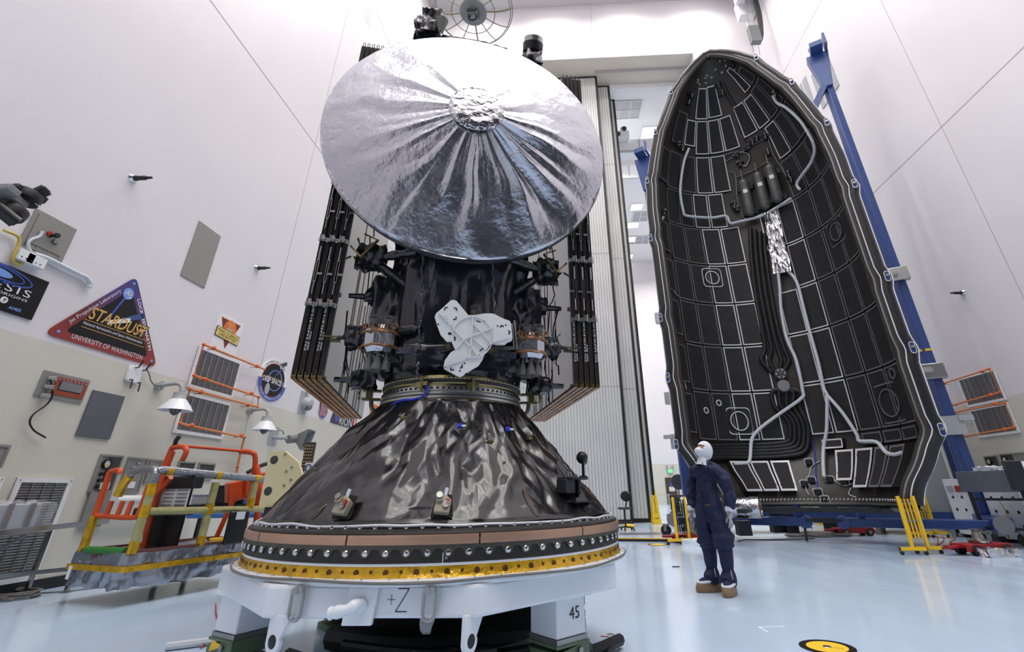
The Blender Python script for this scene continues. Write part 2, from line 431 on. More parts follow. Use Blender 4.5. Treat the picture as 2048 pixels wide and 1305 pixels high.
# ------------------------------------------------------------------ tall folding doors
def leaf(name, x0, x1, y, z1, pitch=.125):
    d = MB(); n = int((x1-x0)/pitch); prof = []
    for i in range(n):
        x = x0+(x1-x0)*i/n; w = (x1-x0)/n
        prof += [(x, y), (x+w*.72, y), (x+w*.8, y+.035), (x+w*.92, y+.035)]
    prof.append((x1, y))
    k = len(prof)
    d.add([(p[0], p[1], z) for z in (0.12, z1-.05) for p in prof], [(i, i+1, k+i+1, k+i) for i in range(k-1)])
    o = struct(d.build(name, 'door_white', smooth=0)); return o
for nm, x0, x1, y, ztop in (('door_1', XL, 2.42, 20.6, 23.3), ('door_2', 2.5, 3.2, 21.25, 23.2), ('door_3', 3.25, 3.62, 22.4, 23.2)):
    o = leaf(nm, x0, x1, y, ztop)
    f = MB(); f.box((x1+.04, y+.06, ztop/2), (.1, .2, ztop)); f.box(((x0+x1)/2, y+.06, .07), (x1-x0, .16, .14)); f.box(((x0+x1)/2, y+.06, ztop), (x1-x0+.1, .16, .1))
    f.build('edge_seal', 'black_rubber', o)
    pf = MB()
    for z in (5.2, 11.6, 17.4): pf.box(((x0+x1)/2, y-.004, z), (x1-x0, .01, .02))
    pf.build('joint_strip', 'groove', o)
    rv = MB()
    for i in range(int((x1-x0)/.9)+1):
        for z in [k*1.45+.5 for k in range(15)]: rv.box((x0+.15+i*.9, y-.006, z), (.03, .012, .03))
    rv.build('rivets', 'grey_mid', o, kind='stuff')
struct(slab('trim_12', XL, 7.83, 21.3, 21.6, 23.0, 23.4, 'white_paint'))
struct(slab('trim_13', 2.4, 7.83, 20.2, 20.3, 23.25, 23.4, 'groove'))
# ------------------------------------------------------------------ the room beyond
struct(slab('ceiling_far', XL, 14.4, 21.3, YE+.4, 23.4, 23.7, 'white_flat'))
struct(slab('wall_far', XL, 14.4, YE, YE+.4, 0, 23.4, 'wall_two_tone'))
struct(slab('wall_far_right', 14.0, 14.4, 21.3, YE, 0, 23.4, 'wall_two_tone'))
struct(slab('wall_far_left', XL-.4, XL, 21.5, YE, 0, 23.4, 'wall_two_tone'))
p = onY(1340, 958, YE)
d4 = struct(slab('door_4', p.x-.45, p.x+.5, YE-.08, YE, 0, 2.08, 'brown_door'))
slab('door_handle', p.x+.36, p.x+.44, YE-.16, YE-.08, .95, 1.2, 'steel', d4)
n_ = slab('notice_plate', p.x-.18, p.x+.28, YE-.1, YE-.08, 1.0, 1.35, 'white_flat', d4)
Mf = lambda x, z, y=YE-.1: basis((x, y, z), (1,0,0), (0,0,1), (0,-1,0))
text('EXIT', Mf(p.x+.05, 1.26), .3, .1, 'print_red', n_); text('ONLY', Mf(p.x+.05, 1.1), .3, .1, 'print_red', n_)
slab('kick_plate', p.x-.06, p.x+.12, YE-.1, YE-.08, 1.42, 1.7, 'print_blue', d4)
q = onY(1340, 943, YE)
ex = thing('exit_sign', 'small green lit exit sign with two lamp heads above the brown door', 'sign', (q.x, YE-.12, q.z))
MB().box((q.x, YE-.08, q.z), (.5, .15, .4)).build('housing', 'grey_light', ex)
MB().box((q.x, YE-.17, q.z), (.36, .02, .26)).build('lit_face', 'green_lit', ex)
text('EXIT', Mf(q.x, q.z, YE-.185), .3, .16, 'print_white', ex)
for s in (-1, 1):
    hd = MB(); hd.cyl((q.x+s*.22, YE-.1, q.z+.2), (q.x+s*.25, YE-.1, q.z+.34), .02); hd.cyl((q.x+s*.25, YE-.05, q.z+.4), (q.x+s*.25, YE-.2, q.z+.38), .09)
    hd.build('lamp_head', 'grey_light', ex)
# girders of the crane in the far room
for nm, ya, y0, y1, lab in (('crane_girder', 24.6, 286, 312, 'white crane girder spanning the far room below its ceiling lamps'), ('crane_girder', 29.0, 337, 363, 'lower-looking white girder spanning deeper inside the far room')):
    a = onY(1270, y0, ya).z; b = onY(1270, y1, ya).z
    g = thing(nm, lab, 'girder', (4, ya, b))
    MB().box((3.3, ya, (a+b)/2), (21.3, .7, a-b)).build('beam', 'white_paint', g)
    MB().box((3.3, ya-.4, b+.06), (21.3, .1, .12)).build('flange', 'grey_light', g)
    st = MB()
    for k in range(8): st.box((-3.5+k*2.2, ya-.37, (a+b)/2), (.05, .06, a-b))
    st.build('stiffeners', 'grey_light', g, kind='stuff')
hs = onY(1243, 275, 23.9)
hb = thing('hoist_trolley', 'white hoist trolley riding on the far crane girder', 'hoist', tuple(hs))
MB().box((hs.x, 23.85, hs.z), (.9, .6, .5)).box((hs.x+.1, 23.7, hs.z+.35), (.35, .4, .3)).build('body', 'white_paint', hb, bevel=.03)
MB().cyl((hs.x-.25, 23.45, hs.z-.05), (hs.x-.25, 23.56, hs.z-.05), .14).cyl((hs.x+.15, 23.45, hs.z+.35), (hs.x+.15, 23.56, hs.z+.35), .16).build('wheel', 'dark_metal', hb)
# far ceiling: lamps and air grilles
for i, (px, py, s) in enumerate(((1300, 265, 1.1), (1290, 350, 1.2), (1273, 414, .95), (1266, 450, .95), (1260, 479, .95), (1256, 513, .9))):
    P = onz(px, py, 23.38)
    L_ = thing('ceiling_lamp', ['square lamp nearest the folded door in the far room ceiling', 'square lamp between the two girders in the far room ceiling', 'bright square lamp just beyond the lower girder', 'second bright square lamp beyond the lower girder', 'third bright square lamp beyond the lower girder', 'dimmest square lamp, deepest in the far room ceiling'][i], 'lamp', tuple(P), 'lamps of the far room')
    MB().ring(rrect(s*1.12, s*1.12, .03, 1), rrect(s, s, .03, 1), .06, TR(P.x, P.y, 23.33)).build('frame', 'white_flat', L_)
    MB().box((P.x, P.y, 23.36), (s, s, .03)).build('diffuser', 'lamp_glow_far', L_)
for i, (px, py) in enumerate(((1250, 220), (1288, 433), (1278, 480))):
    P = onz(px, py, 23.38)
    g = thing('ceiling_grille', ['pale square air grille in the far ceiling beside the black door edge', 'pale air grille beside the bright square lamps', 'pale air grille deepest in the far ceiling'][i], 'vent', tuple(P), 'ceiling grilles of the far room')
    MB().box((P.x, P.y, 23.37), (2.0, 1.6, .03)).build('plate', 'grey_light', g)
    b = MB()
    for k in range(4): b.box((P.x-.99+k*.66, P.y, 23.34), (.05, 1.6, .04))
    for k in range(3): b.box((P.x, P.y-.78+k*.78, 23.34), (2.0, .05, .04))
    b.build('frame_bars', 'white_flat', g)
# hall ceiling fixtures
for i, (x, y) in enumerate(LAMP_SPOTS):
    L_ = thing('high_bay_lamp', 'square high bay lamp panel under the hall ceiling, not in the picture' if 0 else 'square high bay lamp panel under the hall ceiling', 'lamp', (x, y, CEIL), 'high bay lamps of the hall')
    MB().box((x, y, CEIL-.13), (1.8, 1.8, .16)).build('housing', 'white_flat', L_)
    MB().box((x, y, CEIL-.22), (1.55, 1.55, .03)).build('diffuser', 'lamp_glow', L_)
# wall mats
def WLm(y, z, off=0): return basis((XL+off, y, z), (0,1,0), (0,0,1), (1,0,0))
def WRm(y, z, off=0): return basis((XR-off, y, z), (0,-1,0), (0,0,1), (-1,0,0))
def wl_(x, y): P = onX(x, y, XL); return (P.y, P.z)
def wr_(x, y): P = onX(x, y, XR); return (P.y, P.z)
# ------------------------------------------------------------------ spacecraft
SM = TR(-1.10, 4.72, 0) @ RZ(rad(14.5)); SI = SM.inverted(); SEY = (SM.to_3x3() @ V((0,1,0)))
def sl(px, py, y):                          # pixel -> spacecraft-local point on the plane y = const
    return SI @ onplane(px, py, SM @ V((0, y, 0)), SEY)
craft = thing('spacecraft', 'huge spacecraft in black blankets with silver-covered dish and folded solar arrays', 'spacecraft', SM @ TR(0, 0, 1.85))
def crumple_box(mb, c, d, amp=.03, sc_=4, n=14, seed=0, M=None):
    def fn(p):
        q = V((p[0]*d[0]/2, p[1]*d[1]/2, p[2]*d[2]/2)); nrm = V((p[0]**5, p[1]**5, p[2]**5)).normalized()
        k = .8*facet((q+V(c))*sc_*1.5+V((seed, seed*2, 0)))+.45*facet(V((q.x*sc_*4+seed, q.y*sc_*4, q.z*sc_*1.6)))
        return tuple(V(c)+q+nrm*(amp*k))
    for ax in range(3):
        for s in (-1, 1):
            def g(u, v, ax=ax, s=s):
                a, b = (2*u-1), (2*v-1); p = [0, 0, 0]; p[ax] = s; p[(ax+1) % 3] = a*s; p[(ax+2) % 3] = b; return fn(p)
            mb.grid(n, n, g, M=M)
    return mb
# bus core: rounded blanket column, creased
def core(u, v):
    a = 2*pi*u; z = 2.1+v*4.3
    rx, ry = .60, .56; e = .62
    c, s = cos(a), sin(a); k = (abs(c)**(2/e)+abs(s)**(2/e))**(-e/2)
    r = k; x = rx*r*c; y = ry*r*s+.02
    wx = noise.noise(V((x*1.5, y*1.5, z)))*.6
    f = .05*facet((x*5+wx, y*5, z*1.9+wx))+.028*facet((x*11+4, y*11+wx, z*4.5))
    if z < 2.2: f *= (z-2.1)*10
    x += c*f; y += s*f
    return (x, y, z)
MB(SM).grid(150, 130, core, cu=True).build('bus_blanket', 'mli_black', craft, smooth=50)
MB(SM).grid(24, 6, lambda u, v: (.58*cos(2*pi*u)*v, .56*sin(2*pi*u)*v+.02, 6.4+.05*(1-v)), cu=True).build('top_deck', 'mli_black', craft)
for s in (-1, 1):
    crumple_box(MB(SM), (s*.66, .12, 2.72), (.36, .75, .86), .07, 3.2, 22, s+3).build('tank_blanket', 'mli_black', craft, smooth=50, fix=True)
    crumple_box(MB(SM), (s*.50, .22, 3.5), (.44, .8, .95), .06, 3.4, 18, s+9).build('shoulder_blanket', 'mli_black', craft, smooth=50, fix=True)
    crumple_box(MB(SM), (s*.40, -.32, 2.26), (.5, .3, .22), .05, 6, 14, s+15).build('lower_blanket', 'mli_black', craft, smooth=50, fix=True)
crumple_box(MB(SM), (0, -.55, 2.27), (.95, .16, .2), .05, 6, 16, 21).build('lower_blanket', 'mli_black', craft, smooth=50, fix=True)
# seams of the blankets
for px0, py0, px1, py1 in ((846, 512, 838, 700), (985, 530, 990, 640), (838, 700, 834, 755)):
    a, b = sl(px0, py0, -.62), sl(px1, py1, -.66)
    pts = [a.lerp(b, k/14)+V((.008*sin(k*2.1), -.01*cos(k*1.7), 0)) for k in range(15)]
    MB(SM).tube(pts, .011, 6).build('blanket_seam', 'mli_edge', craft)
# --- dish antenna with its foil cover
DM = SM @ TR(0, -.78, 4.654) @ RZ(rad(2.5)) @ RX(rad(-1.2)) @ basis((0,0,0), (1,0,0), (0,0,1), (0,-1,0))
folds = [(198, .03, 5, .9), (214, .02, 4, 1), (236, .03, 6, 1), (254, .03, 4, .8), (264, -.05, 7, 1), (272, .05, 4, 1), (283, -.06, 8, 1), (292, .03, 3, 1), (303, .14, 6, 1), (312, -.06, 5, 1), (322, .09, 5, 1), (333, .04, 4, .9), (346, .11, 8, 1), (2, .03, 5, .8), (20, -.03, 10, .8), (58, .02, 6, .7), (98, .03, 5, .9), (128, .05, 6, 1), (150, .05, 7, 1), (172, .03, 6, .8), (183, -.02, 5, .8)]
def dish_h(th, r):
    t = r/1.5; h = .43*(1-t)**.96
    deg = math.degrees(th) % 360; s = sin(pi*min(1, max(0, (t-.1)/.9)))**.55*(1-.55*t)
    wob = 2.2*noise.noise(V((cos(th)*2, sin(th)*2, r*2.2)))*4*min(1, t)
    for a, A, w, k in folds:
        dd = abs((deg+wob-a+180) % 360-180)
        if dd < w*2.2: h += .62*A*s*max(0, 1-dd/(w*(.6+1.0*t)))
    p = V((r*cos(th), r*sin(th), 0))
    h += .009*facet(p*2.6)*min(1, t*2)+.003*facet(p*11+V((7,0,0)))
    if deg > 240 and deg < 330: h += .016*facet((deg*.11, r*1.4, 3))*t
    return h
def dish(u, v):
    th = 2*pi*u; r = .235+(1.5-.235)*v; return (r*cos(th), r*sin(th), dish_h(th, r)*(1 if v < 1 else 0))
cov = MB(DM); cov.grid(420, 90, dish, cu=True)
dsh = cov.build('dish_cover', 'foil', craft, smooth=60)
# rolled hem of the cover
hem = MB(DM); hem.grid(200, 8, lambda u, v: ((1.5+.018*sin(pi*v)-.05*v*v)*cos(2*pi*u), (1.5+.018*sin(pi*v)-.05*v*v)*sin(2*pi*u), -.16*v+.004*noise.noise(V((cos(2*pi*u)*9, sin(2*pi*u)*9, v*3)))), cu=True)
hem.build('cover_hem', 'foil', dsh)
bk = MB(DM); bk.lathe([(1.46, -.13), (1.2, -.24), (.8, -.34), (.4, -.4), (.02, -.42)], 64); bk.build('dish_back', 'graphite', craft)
def hubf(u, v):
    th = 2*pi*u; r = .27*v; p = V((r*cos(th), r*sin(th), 0))
    h = .415+.03*sqrt(max(0, 1-v*v))+.012*facet(p*11)*min(1, v*2)+.004*facet(p*30)
    return (r*cos(th), r*sin(th), h)
hb_ = MB(DM).grid(80, 14, hubf, cu=True).build('cover_cap', 'foil_crisp', dsh, smooth=40)
pk = MB(DM); pts = []
for k in range(120):
    a = 2*pi*k/120; rr = .262+.012*noise.noise(V((cos(a)*12, sin(a)*12, 1))); pts.append((rr*cos(a), rr*sin(a), .405+.012*noise.noise(V((cos(a)*20, sin(a)*20, 5)))))
pk.tube(pts, [.012+.008*abs(sin(k*1.9)) for k in range(120)], 6, closed=True).build('puckered_edge', 'foil_crisp', dsh)
# dish support legs behind
for a in (30, 150, 210, 330):
    p0 = DM @ V((.7*cos(rad(a)), .7*sin(rad(a)), -.33)); q0 = SM @ V((.4*cos(rad(a)), -.3, 4.65+.8*sin(rad(a))))
    MB().tube([p0, q0], .035, 8).build('dish_strut', 'mli_black', craft)
# --- folded solar arrays
PT, PG = .043, .0115                        # leaf thickness, gap
for s in (-1, 1):
    arr = MB(SM)
    y0, y1, z0, z1 = -.36, 2.22, 2.1, 6.2
    first = None
    for k in range(5):
        x = s*(1.15+PT/2+k*(PT+PG))
        pnl = MB(SM).box((x, (y0+y1)/2, (z0+z1)/2), (PT, y1-y0, z1-z0)).build('solar_panel', 'panel_black', craft, smooth=0)
        MB(SM).box((x, (y0+y1)/2, z0-.006), (PT*.9, y1-y0-.02, .012)).build('panel_end', 'copper_edge', pnl)
        g = MB(SM)
        for zz in (z0+.0, ):
            g.bar((x-PT*.45, y0-.004, zz+.01), (x+PT*.45, y0-.004, zz+.01), .008, .02); g.bar((x-s*PT*.4, y0-.004, zz), (x-s*PT*.4, y0-.004, zz+.07), .006); g.bar((x+s*PT*.4, y0-.004, zz), (x+s*PT*.4, y0-.004, zz+.045), .006)
        g.build('end_fitting', 'gold_metal', pnl)
        tp = MB(SM)
        for q in range(3): tp.tube([(x-.012, y0+.02+q*.06, z1), (x-.012, y0+.02+q*.06, z1+.07), (x+.006, y0+.03+q*.06, z1+.1), (x+.012, y0+.04+q*.06, z1+.05), (x+.01, y0+.04+q*.06, z1)], .005, 5)
        tp.box((x, y0+.1, z1+.02), (PT*.8, .14, .04))
        tp.build('tip_fitting', 'wire_black', pnl)
        if k in ((1, 3) if s < 0 else (0, 1, 2, 4)):
            pass
        if k == 0: first = pnl
        if (s < 0 and k in (3, 1)) or (s > 0 and k in (0, 2, 4)):
            M = SM @ basis((x+.004, y0-.003, z0+.46), (0,0,1), (-1,0,0), (0,-1,0))
            text('P/N 5A430-814-004', M @ TR(0, .008, 0), .44, .016, 'print_white', pnl); text('SER 003', M @ TR(-.13, -.014, 0), .17, .014, 'print_white', pnl)
    # inner face: grey substrate with harness runs
    bf = MB(SM).box((s*(1.15-.006), (y0+y1)/2, (z0+z1)/2), (.012, y1-y0-.01, z1-z0-.01)).build('panel_back', 'panel_grey', first, smooth=0)
    wr_b = MB(SM); rnd = random.Random(3+s)
    xw = s*(1.15-.016)
    for k in range(9):
        y = y0+.7+k*.19+rnd.uniform(-.06,.06); zt = z0+rnd.uniform(1.0, 2.4); zb = z0+rnd.choice((0, 0, .0, .35))
        pts = [(xw, y+.008*sin(j*1.7+k), zb+(zt-zb)*j/7) for j in range(8)]
        wr_b.tube(pts, .003, 4)
    for k in range(9):
        y = y0+rnd.uniform(.2, 2.2); z = z0+rnd.uniform(.2, 2.2); pts = []
        for j in range(9): pts.append((xw, y+j*.05*rnd.choice((1, 1, -.3)), z+.07*sin(j*1.3+k)+j*.06*(1 if k % 2 else -1)))
        wr_b.tube([p for p in pts if y0 < p[1] < y1 and z0 < p[2] < z1] or [(xw, 1, 3), (xw, 1, 3.1)], .004, 4)
    wr_b.build('harness_wires', 'wire_black', first, kind='stuff')
    # clamps across the front edges and tensioners between them
    for zc, hh in ((2.78, 0), (3.46, 1), (4.15, 0)):
        for k in range(3):
            x = s*(1.15+PT*.5+(k*1.7)*(PT+PG)); c = MB(SM)
            c.box((x+s*.02, y0-.012, zc), (.085, .02, .035)); c.box((x+s*.02, y0-.02, zc+.018), (.03, .04, .05)); c.cyl((x+s*.045, y0-.03, zc-.03), (x+s*.045, y0-.03, zc+.05), .009, n=8); c.box((x-s*.02, y0-.016, zc-.012), (.02, .03, .045)); c.cyl((x, y0-.015, zc), (x, y0-.05, zc), .012, n=8)
            c.build('hinge_clamp', 'alum', craft)
        r_ = MB(SM).box((s*(1.15+.13), y0-.006, zc-.004), (.275, .01, .02)); r_.build('clamp_rail', 'steel', craft)
    for zc in (3.12, 3.82):
        for k in range(3):
            x = s*(1.15+PT*1.0+(k*1.7)*(PT+PG)); c = MB(SM)
            for dx in (-.01, .01): c.box((x+dx, y0-.02, zc), (.005, .012, .24))
            for dz in (-.115, .115): c.box((x, y0-.02, zc+dz), (.025, .012, .012))
            c.cyl((x, y0-.02, zc-.24), (x, y0-.02, zc-.12), .006, n=6); c.cyl((x, y0-.02, zc+.12), (x, y0-.02, zc+.26), .009, n=6)
            c.box((x+s*-.03, y0-.014, zc-.03), (.05, .014, .022)); c.build('tensioner', 'alum', craft)
    # release pin, root hinge frame, shadowed thruster pods
    MB(SM).box((s*1.16, y0-.03, 2.47), (.13, .02, .014)).box((s*1.10, y0+.02, 2.45), (.08, .06, .02)).build('release_pin', 'gold_metal', craft)
    e0 = V((s*1.12, y0+.02, 3.43)); e1 = V((s*1.0, y0-.02, 3.3)); e2 = V((s*.86, y0-.02, 3.5)); e3 = V((s*1.02, y0+.1, 3.62))
    t = MB(SM); t.bar(e0, e1, .02); t.bar(e1, e2, .02); t.bar(e2, e3, .016); t.bar(e0+V((0,.25,0)), e1+V((0,.2,0)), .02); t.bar(e1, e1+V((0,.2,0)), .02); t.build('root_hinge', 'gold_metal', craft)
    MB(SM).prism([(0,0), (.18,.02), (.2,.07), (.02,.06)], .14, SM.inverted() @ SM @ basis((s*.86, y0+.06, 3.42), (s*.75,0,-.65), (s*.65,0,.75), (0,1,0))).build('hinge_spring', 'copper_edge', craft)
    # wrapped struts carrying the arrays
    hub = V((s*.92, -.22, 3.36))
    for q, rr in (((s*.46, -.45, 3.37), .045), ((s*.52, -.38, 3.02), .042), ((s*.62, .35, 3.3), .045)):
        pts = [hub.lerp(V(q), k/10) for k in range(11)]
        MB(SM).tube(pts, [rr*(1+.25*noise.noise(p*14)) for p in pts], 12).build('array_strut', 'mli_black', craft)
    crumple_box(MB(SM), tuple(hub), (.24, .22, .22), .05, 8, 10, 2).build('strut_joint', 'mli_black', craft, smooth=50, fix=True)
    # side pods reaching toward the panels
    for zc, w in ((2.98, .16), (2.14, .2)):
        crumple_box(MB(SM), (s*.84, -.12, zc), (w, .16, .15), .04, 9, 10, zc).build('side_pod', 'mli_black', craft, smooth=50, fix=True)
        MB(SM).tube([(s*.9, -.12, zc), (s*1.1, -.12, zc)], [.035, .025], 8).build('pod_probe', 'mli_black', craft)
    # --- thruster module
    tc = V((s*.69, -.45, 2.43))
    bd = MB(SM); bd.lathe([(.05, -.13), (.12, -.12), (.155, -.07), (.16, .08), (.13, .12), (.04, .13)], 10, TR(*tc))
    tm = bd.build('thruster_module', 'foil', craft, smooth=20)
    cp = MB(SM)
    for z_ in (-.075, .055): cp.tube([(tc.x+.166*cos(2*pi*k/20), tc.y+.166*sin(2*pi*k/20), tc.z+z_+.008*sin(k*2.3)) for k in range(20)], .012, 6, closed=True)
    for k in range(4): cp.lathe([(.022, 0), (.03, .006), (.022, .012)], 10, TR(tc.x-.12+.08*k, tc.y-.155, tc.z+.09+.01*(k % 2)) @ RX(pi/2))
    for k in range(5): cp.tube([(tc.x-.13+.06*k, tc.y-.165, tc.z+.06), (tc.x-.12+.06*k, tc.y-.15, tc.z+.12)], .006, 5)
    cp.build('copper_trim', 'copper_edge', tm)
    for dx in (-.06, .065):
        n_ = MB(SM); a = V((tc.x+dx, tc.y-.1, tc.z+.1)); b = a+V((0, -.075, .085))
        n_.lathe([(.02, 0), (.03, .01), (.048, .1), (.045, .1), (.03, .03), (.0, .03)], 20, frame_to(a, b)); n_.build('upper_nozzle', 'thruster_grey', craft)
    for dx, dy in ((-.07, -.03), (.0, -.06), (.07, -.03), (.01, .05)):
        n_ = MB(SM); n_.lathe([(.012, 0), (.014, -.02), (.03, -.07), (.045, -.13), (.046, -.155), (.042, -.155), (.03, -.08), (.0, -.06)], 20, TR(tc.x+dx, tc.y+dy, tc.z-.12)); n_.build('lower_nozzle', 'thruster_grey', craft)
    crumple_box(MB(SM), (s*.90, -.42, 2.46), (.15, .16, .17), .05, 9, 10, 5).build('valve_box', 'mli_black', craft, smooth=50, fix=True)
    MB(SM).tube([(s*.96, -.42, 2.46), (s*1.08, -.4, 2.46)], .02, 8).build('probe', 'wire_black', craft)
    MB(SM).tube([(s*.56, -.5, 2.52), (s*.40, -.58, 2.53), (s*.36, -.6, 2.5)], .045, 10).build('feed_duct', 'mli_black', craft)
    MB(SM).box((s*.42, -.62, 2.3), (.22, .06, .06)).build('duct_cover', 'mli_edge', craft)
    # umbilical bracket at the separation ring and its loops
    ub = MB(SM); xb = s*.76
    ub.box((xb, -.02, 2.06), (.17, .06, .022)); ub.box((xb, -.02, 1.98), (.17, .06, .022)); ub.box((xb+s*.02, -.02, 2.02), (.06, .08, .08)); ub.cyl((xb+s*.1, -.02, 2.02), (xb+s*.12, -.02, 2.02), .045, n=14)
    ub.build('umbilical_bracket', 'gold_metal', craft, bevel=.004)
    MB(SM).tube(smoothline([(xb-s*.01, -.02, 2.06), (xb+s*.0, -.04, 2.2), (xb-s*.06, -.06, 2.28), (xb-s*.12, -.1, 2.2), (xb-s*.14, -.12, 2.06)], 5), .026, 8).build('umbilical_loop', 'mli_black', craft)
    MB(SM).tube(smoothline([(xb, -.02, 1.98), (xb-s*.02, -.08, 1.9), (xb-s*.06, -.1, 1.84), (xb-s*.05, -.14, 1.76)], 5), .02, 8).build('umbilical_tail', 'cable_grey', craft)
# --- white three-lobed plate on the front
YP = -.80
def pz(x, y, dy=0): p = sl(860+x/7.253, 590+y/7.253, YP+dy); return (p.x, p.z)
out = [(300,95),(345,88),(385,105),(555,310),(690,300),(790,285),(880,283),(930,292),(1000,330),(1070,362),(1150,392),(1170,430),(1190,640),(1180,675),(1110,705),(1080,735),(960,735),(890,718),(862,735),(800,845),(760,950),(700,1040),(610,1092),(560,1130),(520,1140),(470,1190),(430,1202),(400,1190),(205,1085),(195,1050),(215,960),(300,845),(375,800),(330,690),(245,692),(155,590),(105,460),(68,330),(90,280),(180,205)]
PM = SM @ basis((0, YP, 0), (1,0,0), (0,0,1), (0,-1,0))
out.reverse()
pl = MB(PM); pl.prism([pz(*p) for p in out], .025)
plate = pl.build('front_plate', 'white_ceramic', craft, smooth=0, fix=True)
rb = MB(PM)
def rib(*pp, w=.012, h=.018):
    P = [pz(*p) for p in pp]
    for a, b in zip(P, P[1:]): rb.bar((a[0], a[1], .025+h/2), (b[0], b[1], .025+h/2), w, h)
rib((612,350),(600,620),(575,930)); rib((480,670),(600,615),(895,500)); rib((320,490),(490,670)); rib((625,440),(735,550),(885,720)); rib((500,680),(590,780),(700,905)); rib((615,640),(800,800)); rib((370,800),(490,670)); rib((130,275),(320,470)); rib((860,735),(905,700),(912,520))
arc = [(610+295*cos(rad(a)), 630+300*sin(rad(a))) for a in range(0, 361, 15)]
for a, b in zip(arc[:-1], arc[1:]): rib(a, b, w=.01, h=.014)
rb.build('stiffening_ribs', 'white_ceramic', plate)
for P in (((912,515),(1165,640),(905,712)), ((380,820),(560,935),(208,1065))):
    wd_ = MB(PM); q = [pz(*p) for p in P]; wd_.add([(q[0][0], q[0][1], .06), (q[1][0], q[1][1], .03), (q[2][0], q[2][1], .05)]+[(a[0], a[1], .025) for a in q], [(0,1,2), (0,3,4,1), (1,4,5,2), (2,5,3,0)])
    wd_.build('gusset', 'white_ceramic', plate, smooth=0, fix=True)
dm = MB(PM)
for x, y in ((220,203),(247,200),(213,230),(355,207),(380,212),(385,238),(345,373),(372,370),(378,343),(168,315),(207,335),(210,362),(237,367),(252,407),(118,441),(975,467),(1017,477),(1034,461),(1055,471),(1094,454),(1137,538),(1152,556),(1140,578),(300,1080),(335,1100),(310,1105),(462,1034),(497,1006),(442,1071),(464,1060),(432,1113),(602,621),(215,1056)):
    a = pz(x, y); dm.lathe([(.0, .003), (.0075, .003), (.0075, 0)], 8, TR(a[0], a[1], .025))
dm.build('drilled_holes', 'black_matte', plate, kind='stuff')
bl = MB(PM)
for P in (((262,555),(325,570),(332,600),(262,590)), ((775,375),(812,390),(795,410),(768,402)), ((684,872),(730,890),(700,912)), ((675,385),(730,405),(725,418),(668,398)), ((712,825),(765,780),(770,795),(722,835)), ((345,620),(368,620),(372,680),(350,675))):
    bl.prism([pz(*p) for p in P][::-1], .003, z0=.025)
bl.build('cutouts', 'black_matte', plate, smooth=0)
for x, y, an in ((637,265,90), (262,770,200), (885,815,-35)):
    a = pz(x, y); b_ = MB(PM @ TR(a[0], a[1], -.03) @ RZ(rad(an-90))); b_.box((0, 0, .02), (.06, .14, .06)); b_.box((0, -.08, .04), (.045, .08, .02))
    k = b_.build('plate_bracket', 'dark_metal', craft, bevel=.006)
    MB(PM @ TR(a[0], a[1], .02)).lathe([(0, .012), (.02, .012), (.024, 0)], 14).build('bracket_pin', 'gold_metal', k)
for x0, y0_, x1, y1_ in ((1222,375,1262,800), (1190,420,1215,770)):
    a = sl(860+x0/7.253, 590+y0_/7.253, -.72); b = sl(860+x1/7.253, 590+y1_/7.253, -.72)
    MB(SM).tube([a, b], .009, 8).build('guide_rod', 'steel', craft)
a = sl(984, 697, -.72); b = sl(1030, 697, -.72); MB(SM).bar(a, b, .02, .03).build('guide_rod', 'steel', craft)
# --- instruments above the dish rim
P = sl(865, 50, -.1); t_ = V((P.x, -.1, P.z))
ins = crumple_box(MB(SM), (t_.x, t_.y, t_.z-.08), (.27, .3, .42), .05, 6, 14, 4).build('instrument_box', 'mli_black', craft, smooth=50, fix=True)
MB(SM).box((t_.x, t_.y-.02, t_.z+.15), (.3, .24, .03)).box((t_.x-.02, t_.y-.02, t_.z+.19), (.13, .1, .05)).build('instrument_plate', 'steel', ins, bevel=.005)
crumple_box(MB(SM), (t_.x-.17, t_.y, t_.z-.12), (.1, .2, .34), .04, 8, 10, 6).build('side_blanket', 'mli_black', ins, smooth=50, fix=True)
hn = sl(884, 42, -.28); MB(SM).lathe([(.03, -.22), (.085, 0), (.08, 0), (.028, -.2)], 24, TR(hn.x, -.28, hn.z)).build('horn', 'tank_grey', ins)
P = sl(1066, 92, -.2); t_ = V((P.x, -.2, P.z))
st = MB(SM).lathe([(.0, -.05), (.13, -.05), (.135, .1), (.105, .105), (.1, .0), (.06, -.01), (0, -.01)], 28, TR(t_.x, t_.y, t_.z) @ RX(rad(24))).build('star_tracker', 'alum', craft)
MB(SM).lathe([(.14, -.1), (.145, .02), (.136, .02)], 28, TR(t_.x, t_.y, t_.z) @ RX(rad(24))).build('tracker_collar', 'black_plastic', st)
crumple_box(MB(SM), (t_.x, t_.y+.05, t_.z-.22), (.22, .24, .34), .04, 7, 10, 8).build('tracker_blanket', 'mli_black', st, smooth=50, fix=True)
MB(SM).box((t_.x*.6, .1, 6.5), (.9, .5, .5)).build('instrument_deck', 'mli_black', craft)
MB(SM).box((-.35, .1, 6.6), (.9, .5, .6)).build('instrument_deck', 'mli_black', craft)
